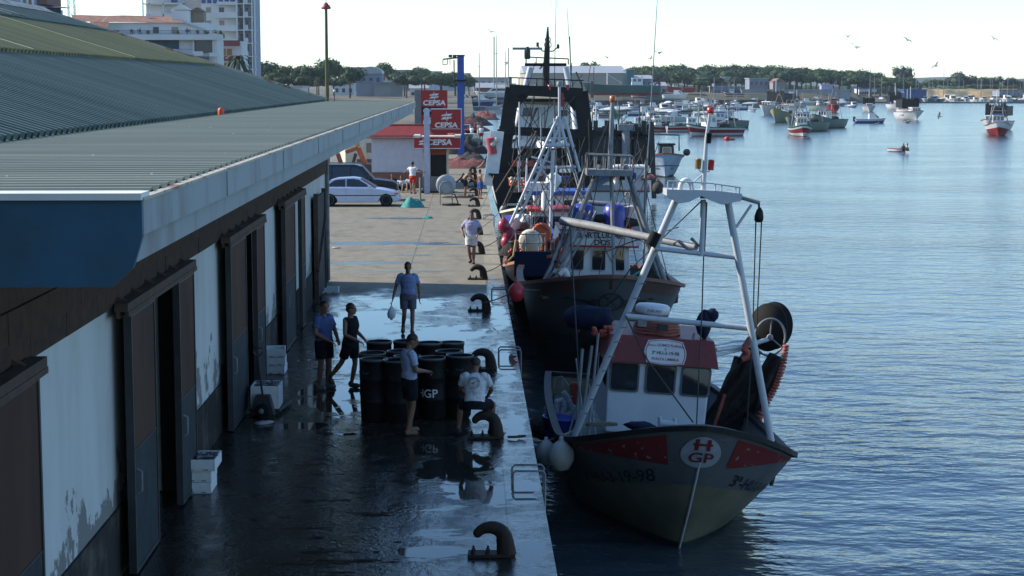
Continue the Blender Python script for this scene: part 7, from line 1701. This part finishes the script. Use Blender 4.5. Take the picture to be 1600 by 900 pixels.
def yacht_parts(b, h):
    L = h.L; MB().prism([(L*.25, h.zm), (L*.4, h.zm+1.1), (L*.8, h.zm+1.1), (L*.85, h.zm)], -h.B*.3, h.B*.3, 'x').build('coachroof', white, b); MB().prism([(L*.36, h.zm+.45), (L*.41, h.zm+.9), (L*.78, h.zm+.9), (L*.8, h.zm+.45)], -h.B*.305, h.B*.305, 'x').build('window', glass, b)
    MB().tube([(0, L*.42, h.zm), (0, L*.42, h.zm+12)], .13, n=6).tube([(0, L*.42, h.zm+1.9), (0, L*.9, h.zm+1.9)], .1, n=6).build('mast', galv, b)
K['yacht'] = simple_boat('sailing_yacht', 10, 3.2, 1.4, 1.1, None, [(.28, blue), (1, white)], 'x', 'sailing boat', cap=white, parts=yacht_parts)
fst = []
def pl(k, px, py, rz, lab, sc_=1.0, grp=None, z=WZ): return put(K[k], px, py, rz, lab, sc_, grp, fst, z, k)
pl('red', 1561, 213.5, 3, 'red and white fishing boat at the right edge with blue cabin roof', 1.0); pl('rackw', 1543, 205, -16, 'white boat with tall black rack beside the red boat at right', .95)
pl('rackw', 1436, 187.5, 22, 'white boat with black rack nearest in the distant rack group', 1.0); pl('rackw', 1424, 180.5, 14, 'white boat with black rack half hidden behind the nearest rack boat', .9); pl('rackw', 1406, 171, 16, 'pale boat with black rack second from the left in the distant group', .95); pl('rackb', 1392, 168.5, -12, 'dark blue boat with black rack at the left of the distant group', 1.1); pl('rackw', 1359, 174.5, 4, 'small white boat with black rack standing alone', .85)
pl('redsm', 1305, 176, 8, 'small bright red boat alone in mid harbour', 1.0)
pl('ww', 1257, 214, 8, 'white boat with red and green stripes in front of the moored cluster', 1.0); pl('green', 1230, 206, -34, 'pale green boat left of the striped boat', 1.0); pl('green', 1270, 201, -28, 'pale green boat with blue roof right behind the striped boat', 1.0); pl('ochre', 1208, 191.5, -24, 'ochre stained high bowed boat left in the moored cluster', 1.0); pl('rackw', 1190, 180, -32, 'boat with huge dark net rack at the left of the moored cluster', 1.25); pl('ww', 1244, 190, 20, 'striped boat hidden at the middle of the moored cluster', .9); pl('green', 1290, 173, 25, 'far pale green boat behind the moored cluster', .9); pl('green', 1216, 168, 95, 'far side on green boat behind the cluster', .8); pl('rackw', 1262, 168, 60, 'distant rack boat behind the moored cluster', .8)
pl('ww', 1072, 213, -62, 'wooden boat with red and green bow stripes lying left in mid harbour', 1.05); pl('green', 1092, 200, -75, 'dark superstructured boat behind the striped wooden boat', .85); pl('ww', 1108, 206, 100, 'white boat with stripes just right of the wooden boat', .8); pl('skiff', 1133, 202, 112, 'dark blue low launch right of the striped boats', 1.8)
g = G(1136, 219, WZ); o = MB().ball((0,0,.15), .42, 12, 8).build('mooring_buoy', red); o.location = g; tag(o, 'red mooring buoy in open water left of centre', 'buoy')
g = G(1144, 219, WZ); o = MB().ball((0,0,.1), (.4,.2,.18), 10, 6).build('small_float', MATS['salmon_red_float']); o.location = g; tag(o, 'small pink float trailing beside the red buoy', 'float')
pl('motorb', 1384, 192.5, 100, 'blue and white motor boat lying side on in mid harbour', 1.1)
rb_ = pl('skiffw', 1415, 237.5, 40, 'small rowing boat with two people in open water', .62)
for i, (px, t) in enumerate(((1412,'dark haired rower nearer the bow of the small rowing boat'),(1418,'second rower in white at the stern of the small rowing boat'))):
    g = G(px, 236, WZ+.25); person(t, (g.x, g.y+.2, WZ+.2), R(-60), 1.7, dict(pel=(0,.1,.16), chest=(0,.08,.5), neck=(0,.06,.66), head=(0,.02,.80), shL=(.19,.08,.6), shR=(-.19,.08,.6), elL=(.27,-.02,.38), haL=(.2,-.25,.42), elR=(-.27,-.02,.38), haR=(-.2,-.25,.42), hiL=(.09,.06,.13), knL=(.12,-.3,.3), anL=(.12,-.45,.06), hiR=(-.09,.06,.13), knR=(-.12,-.3,.3), anR=(-.12,-.45,.06)), [dk, whsh][i], dk, None, near=False)
g = G(1411, 237, WZ); o = MB().ball((0,0,.15), .3, 10, 7).build('pink_float', mat('pink_plastic', (.6,.1,.15), .4)); o.location = g; tag(o, 'pink round float beside the rowing boat', 'float')
pl('skiff', 1048, 196, 92, 'dark skiff alone just above the small pale moored boat', 1.2); pl('cover', 989, 178, 80, 'covered boat under a pale grey tarpaulin', 1.5); pl('motor', 1024, 187, 40, 'grey dinghy near the red and white launch', .9)
pl('ww', 1005, 206, -50, 'white cabin launch with red bow flash left in the harbour', .75); pl('ww', 1018, 200, 95, 'low white launch with orange seats beside the cabin launch', .65)
pl('motorb', 1027, 181, 96, 'blue striped open boat with outboard', 1.3); pl('motor', 1037, 171.5, 95, 'white motor boat second row by the covered boat', 1.3); pl('cover', 1064, 179, 86, 'tan covered boat in the middle of the anchorage', 1.1)
far_list = [(1075,172),(1088,168),(1050,165),(1058,170),(1100,172),(1123,166),(1160,168),(1154,163),(1112,163),(1135,172),(1000,163),(985,165),(973,168),(1015,166),(960,163),(950,170),(938,164),(928,172),(965,176),(1008,172),(1043,175),(1085,177),(1078,164),(1096,163),(935,180),(920,166),(1145,160),(1172,162),(1190,162),(1130,160),(1310,162),(1328,163),(1345,160),(1168,171),(1185,165),(1200,163),(1218,161),(1236,162),(1252,161),(1275,164),(1290,161),(1338,168),(1322,166),(1180,175),(1030,190),(1066,188),(1098,184),(1148,180),(912,176),(990,171),(1120,181),(955,182),(945,176),(976,184)]
adj = ['white','pale','small','low','slim','broad','grey looking','bright']
where = ['left of the pontoon','behind the covered boat','near the shipyard wall','in the crowded anchorage','close to the slipway','in front of the far bank','beside the dark posts','among many small craft']
for i, (px, py) in enumerate(far_list):
    k = ['motor','motorb','cover','skiffw','motor','ww','yacht','motor'][i % 8]
    pl(k, px, py, random.choice([80, 95, 100, 20, 110, -60]), 'small moored craft among the crowded anchorage before the shipyard', random.uniform(.9, 1.5) if k not in ('ww','yacht') else .7, 'small craft crowded in the anchorage')
pl('green', 1120, 173, 60, 'white blue cabined boat moored under the red navigation lamp mast', .75); pl('ww', 1160, 169, 80, 'blue and red boat with orange trim in the middle distance', .8)
for k in range(52):
    px = 1372+k*4.6+random.uniform(-1.5, 1.5); pl(['motor','motor','cover','yacht','motor'][k % 5] if k % 7 else 'yacht', px, 158.5+random.uniform(-1.2, .6), random.uniform(-25, 25), 'white boat berthed in the long marina row at the far right', random.uniform(1.1, 1.7) if k % 5 != 3 and k % 7 else random.uniform(.55, .85), 'white boats berthed along the marina pontoon')
m = MB(); a_, b_ = G(1365, 161, WZ), G(1640, 161.5, WZ); m.bar(a_+V((0,0,.2)), b_+V((0,0,.2)), 2.5, .5); tag(m.build('marina_pontoon', blackm), 'long dark marina pontoon on the far right water', 'pontoon')
# yachts and wrecks ashore on the left
for i, (px, py, k, sc_, rz, lab) in enumerate([(742,153,'yacht',1.3,-100,'large white yacht laid up ashore left of the blue column'),(770,152,'yacht',1.1,-96,'white yacht ashore beside the larger one'),(795,155,'motor',2.2,-96,'white cruiser laid up right of the yachts'),(745,162,'motor',1.6,90,'white motor boat ashore below the yachts'),(775,163,'motorb',1.6,80,'blue motor boat ashore below the yachts'),(735,172,'motor',1.3,70,'white boat afloat just right of the signs'),(760,172,'cover',1.3,100,'covered boat afloat right of the signs'),(785,170,'motor',1.3,95,'white boat afloat left of the trawler gantry')]):
    z = 1.9 if py < 160 else WZ
    if py < 166: z = 1.9 if py < 156 else .2
    pl(k, px, py, rz, lab, sc_, None, z)
sand = mat('pale_sand', (.50,.42,.30), .95)
m = MB()
for i, (px, py, rx, ry) in enumerate([(740,164,9,14)]):
    g = G(px, py, WZ); m.grid(lambda u, v: (g.x+math.cos(6.283*u)*v*rx*2.2, g.y+math.sin(6.283*u)*v*ry*3, WZ-.3+1.1*(1-v)), 20, 4)
structure(m.build('beach', sand))
m = MB(); m.grid(lambda u, v: (P(1440+u*150, 150, 808+v*25).x, 808+v*25, -1.0+4.2*math.sin(math.pi*min(.5, v*.9))+.8*noise.noise(V((u*9, v*2, 0)))), 40, 6); structure(m.build('sand_bank', mat('ochre_sand_bank', (.42,.27,.13), .95, col2=(.14,.14,.07), vs=.12, thr=(.4,.6))))
# ships on slipways
ygr = simple_boat('slipway_ship', 42, 8, 7, 5.2, None, [(.4, redb), (1, mat('dark_green_ship_hull', (.02,.11,.09), .5))], 'big dark green hulled ship standing on the slipway', 'ship', cap=white, nt=14, parts=lambda b, h: (glazed_house(b, (0, 30, 5), 5, 6, 4, white, [(.1,.4),(.6,.9)]), MB().tube([(0, 14, 5), (0, 14, 12)], .25).tube([(0, 14, 11), (0, 22, 6)], .15).build('mast', white, b)))
p = P(908, 140, 600); ygr.location = (p.x, 600, 2.2); ygr.rotation_euler = (0, 0, R(-92)); ygr.scale = (.62,)*3
yrd = simple_boat('slipway_ship', 20, 5, 4.5, 3.4, None, [(.3, redb), (1, mat('oxide_red_hull', (.38,.04,.03), .5))], 'red oxide hull with small wheelhouse standing on the far slipway', 'ship', cap=white, parts=lambda b, h: glazed_house(b, (0, 7, 3.4), 2.6, 3.5, 2.4, cream, [(.1,.9)], roofcol=redb))
p = P(1044, 140, 690); yrd.location = (p.x, 700, 2.6); yrd.rotation_euler = (0, 0, R(-90)); yrd.scale = (.56,)*3
for i, (px, py, k, sc_, rz, lab) in enumerate([(1130,150,'ww',.9,-90,'white fishing boat on the hard below the low store'),(958,150,'green',.9,-70,'white and blue boat shored up on the slipway'),(1012,152,'ww',.7,60,'old boat on the slip by the small white shed'),(1075,153,'motor',1.5,80,'white cruiser on the hard by the red hull'),(1250,152,'green',.7,80,'boat lying along the far bank wall')]): pl(k, px, py, rz, lab, sc_, None, 1.2)
for i, (px, Y, a_, b_, lab) in enumerate([(925,560,108,150,'thin dark dock crane jib by the green ship'),(1030,660,112,150,'dark dock crane jib leaning right above the white shed')]):
    p = P(px, 150, Y); o = empty('dock_crane', (p.x, Y, 1.5), label=lab, cat='crane'); zt = P(px, a_+8, Y).z-1.5; MB().bar((0,0,0),(0,0,zt*.7),.8,.8).build('tower', blackm, o); MB().bar((-3,0,zt*.45),(4 if i else -5,0,zt*1.1),.5,.5,(0,1,0)).build('jib', blackm, o)
# masts, poles along far bank
for i, (px, yt, Y, lab) in enumerate([(749,82,420,'thin sloping yacht mast left of the trawler'),(776,55,430,'tall thin mast just left of the trawler gantry'),(790,80,470,'thin pale mast beside the trawler gantry'),(1003,110,700,'thin mast by the shipyard hall right end'),(1128,128,720,'short mast on the far bank'),(1359,104,760,'twin radio mast of the blue and white building'),(1366,106,765,'second radio mast of the blue and white building'),(1315,120,740,'lone pole before the pine belt'),(1474,106,800,'tall slim lattice radio mast on the right bank'),(1411,116,780,'yacht mast below the eucalyptus'),(1451,121,780,'mast left of the isolated dome pine'),(1498,118,790,'mast in front of the big rounded tree'),(1532,122,790,'mast in front of the second rounded tree'),(1574,122,790,'white mast near the right edge'),(1583,130,790,'last white mast near the right edge'),(1547,121,795,'mast behind the marina row'),(1432,132,790,'short mast between the rack boats and trees')]):
    p0_, p1_ = P(px, 152, Y), P(px, yt, Y); o = MB().tube([(0,0,0),(0,0,p1_.z-.5)], [.16,.06], n=6).tube([(-.5,0,(p1_.z)*.72),(.5,0,(p1_.z)*.72)], .05, n=5).build('pole_mast', galv); o.location = (p0_.x, Y, .5); tag(o, lab, 'mast')
# rooftop clutter on apron: parked far cars, posts
def simple_car(px, py, m_, lab, rz):
    g = G(px, py); c = empty('parked_car', (g.x, g.y, 0), (0, 0, R(rz)), lab, 'car'); o = MB().prism([(-2.1,.3),(-2.1,.85),(-1.5,.95),(.8,.92),(1.9,.75),(2.1,.4),(2.1,.3)], -.82, .82).build('body', m_, c); bevel(o, .06); o = MB().prism([(-1.6,.93),(-1.1,1.38),(.2,1.38),(.9,.9)], -.72, .72).build('cabin', glass, c)
    for x in (-1.3, 1.3):
        for y in (-.8, .8): w_ = MB().lathe([(.001,-.09),(.3,-.09),(.3,.09),(.001,.09)], (0,0,0), 14, 'y').build('wheel', rubber, c); w_.location = (x, y, .3)
for i, (px, py, mm_, lab) in enumerate([(733,232,blackm,'dark car parked beyond the pump canopy'),(725,214,redb,'dark red car among nets far along the quay'),(728,203,white,'white car far along the quay'),(700,206,bluh,'blue car behind the square sign')]): simple_car(px, py, mm_, lab, 75+i*9)
# gulls
gm = mat('gull_grey', (.35,.35,.36), .7); gd = mat('gull_wing_dark', (.10,.10,.11), .7)
def gull():
    r_ = empty('seagull', label='x', cat='gull', group='seagulls over the harbour'); MB().ball((0,0,0), (.07,.24,.07), 10, 8).ball((0,-.24,.03), (.045,.06,.045), 8, 6).build('body', gm, r_)
    for s_ in (-1, 1): MB().add([(0,-.09,.05),(0,.09,.05),(s_*.35,-.10,.20),(s_*.35,.05,.20),(s_*.72,.0,.10),(s_*.70,.06,.10)]+[(0,-.09,.03),(0,.09,.03),(s_*.35,-.10,.18),(s_*.35,.05,.18)], [(0,1,3,2),(2,3,5,4),(6,8,9,7)]).build('wing', gd, r_)
    return r_
g0 = gull()
for i, (px, py, Y, rz, lab) in enumerate([(1337,74,95,20,'gull with bent wings high in the right sky'),(1325,57,130,-30,'small gull above the bent winged one'),(1462,103,110,40,'gull low over the right bank trees'),(1418,63,140,10,'faint gull right of centre sky'),(767,50,130,0,'gull left of the trawler mast'),(791,99,150,60,'gull beside the blue column height'),(949,90,120,-20,'gull right of the trawler mast'),(1017,91,140,50,'gull near the thin whip antenna'),(1030,83,120,-40,'second gull right of the whip antenna'),(1553,61,150,0,'gull at the far right sky'),(1467,182,100,70,'gull skimming the water right of the rack boats'),(1418,192,100,-60,'gull skimming over the blue motor boat'),(1411,180,120,20,'gull left of the nearest rack boat'),(1370,193,120,80,'gull resting on the water left of the motor boat')]):
    o = g0 if i == 0 else copy_tree(g0); o.scale = (.62, .62, .62); o.location = P(px, py, Y); o.rotation_euler = (R(random.uniform(-25, 25)), R(random.uniform(-30, 30)), R(rz)); o['label'] = lab
# ------------------------------------------------------------------ haze
if HAZE:
    hz_ = MB().bb(-1400, 2200, -50, 3400, -3.2, 62).build('haze', None); hz_.data.materials.clear()
    hmz = bpy.data.materials.new('thin_haze'); hmz.use_nodes = True; N = hmz.node_tree.nodes; N.clear(); ou = N.new('ShaderNodeOutputMaterial'); pv = N.new('ShaderNodeVolumePrincipled'); pv.inputs['Density'].default_value = HAZE; pv.inputs['Color'].default_value = (.75,.87,1,1); pv.inputs['Anisotropy'].default_value = .2
    hmz.node_tree.links.new(pv.outputs[0], ou.inputs['Volume']); hz_.data.materials.append(hmz); hz_['kind'] = 'stuff'
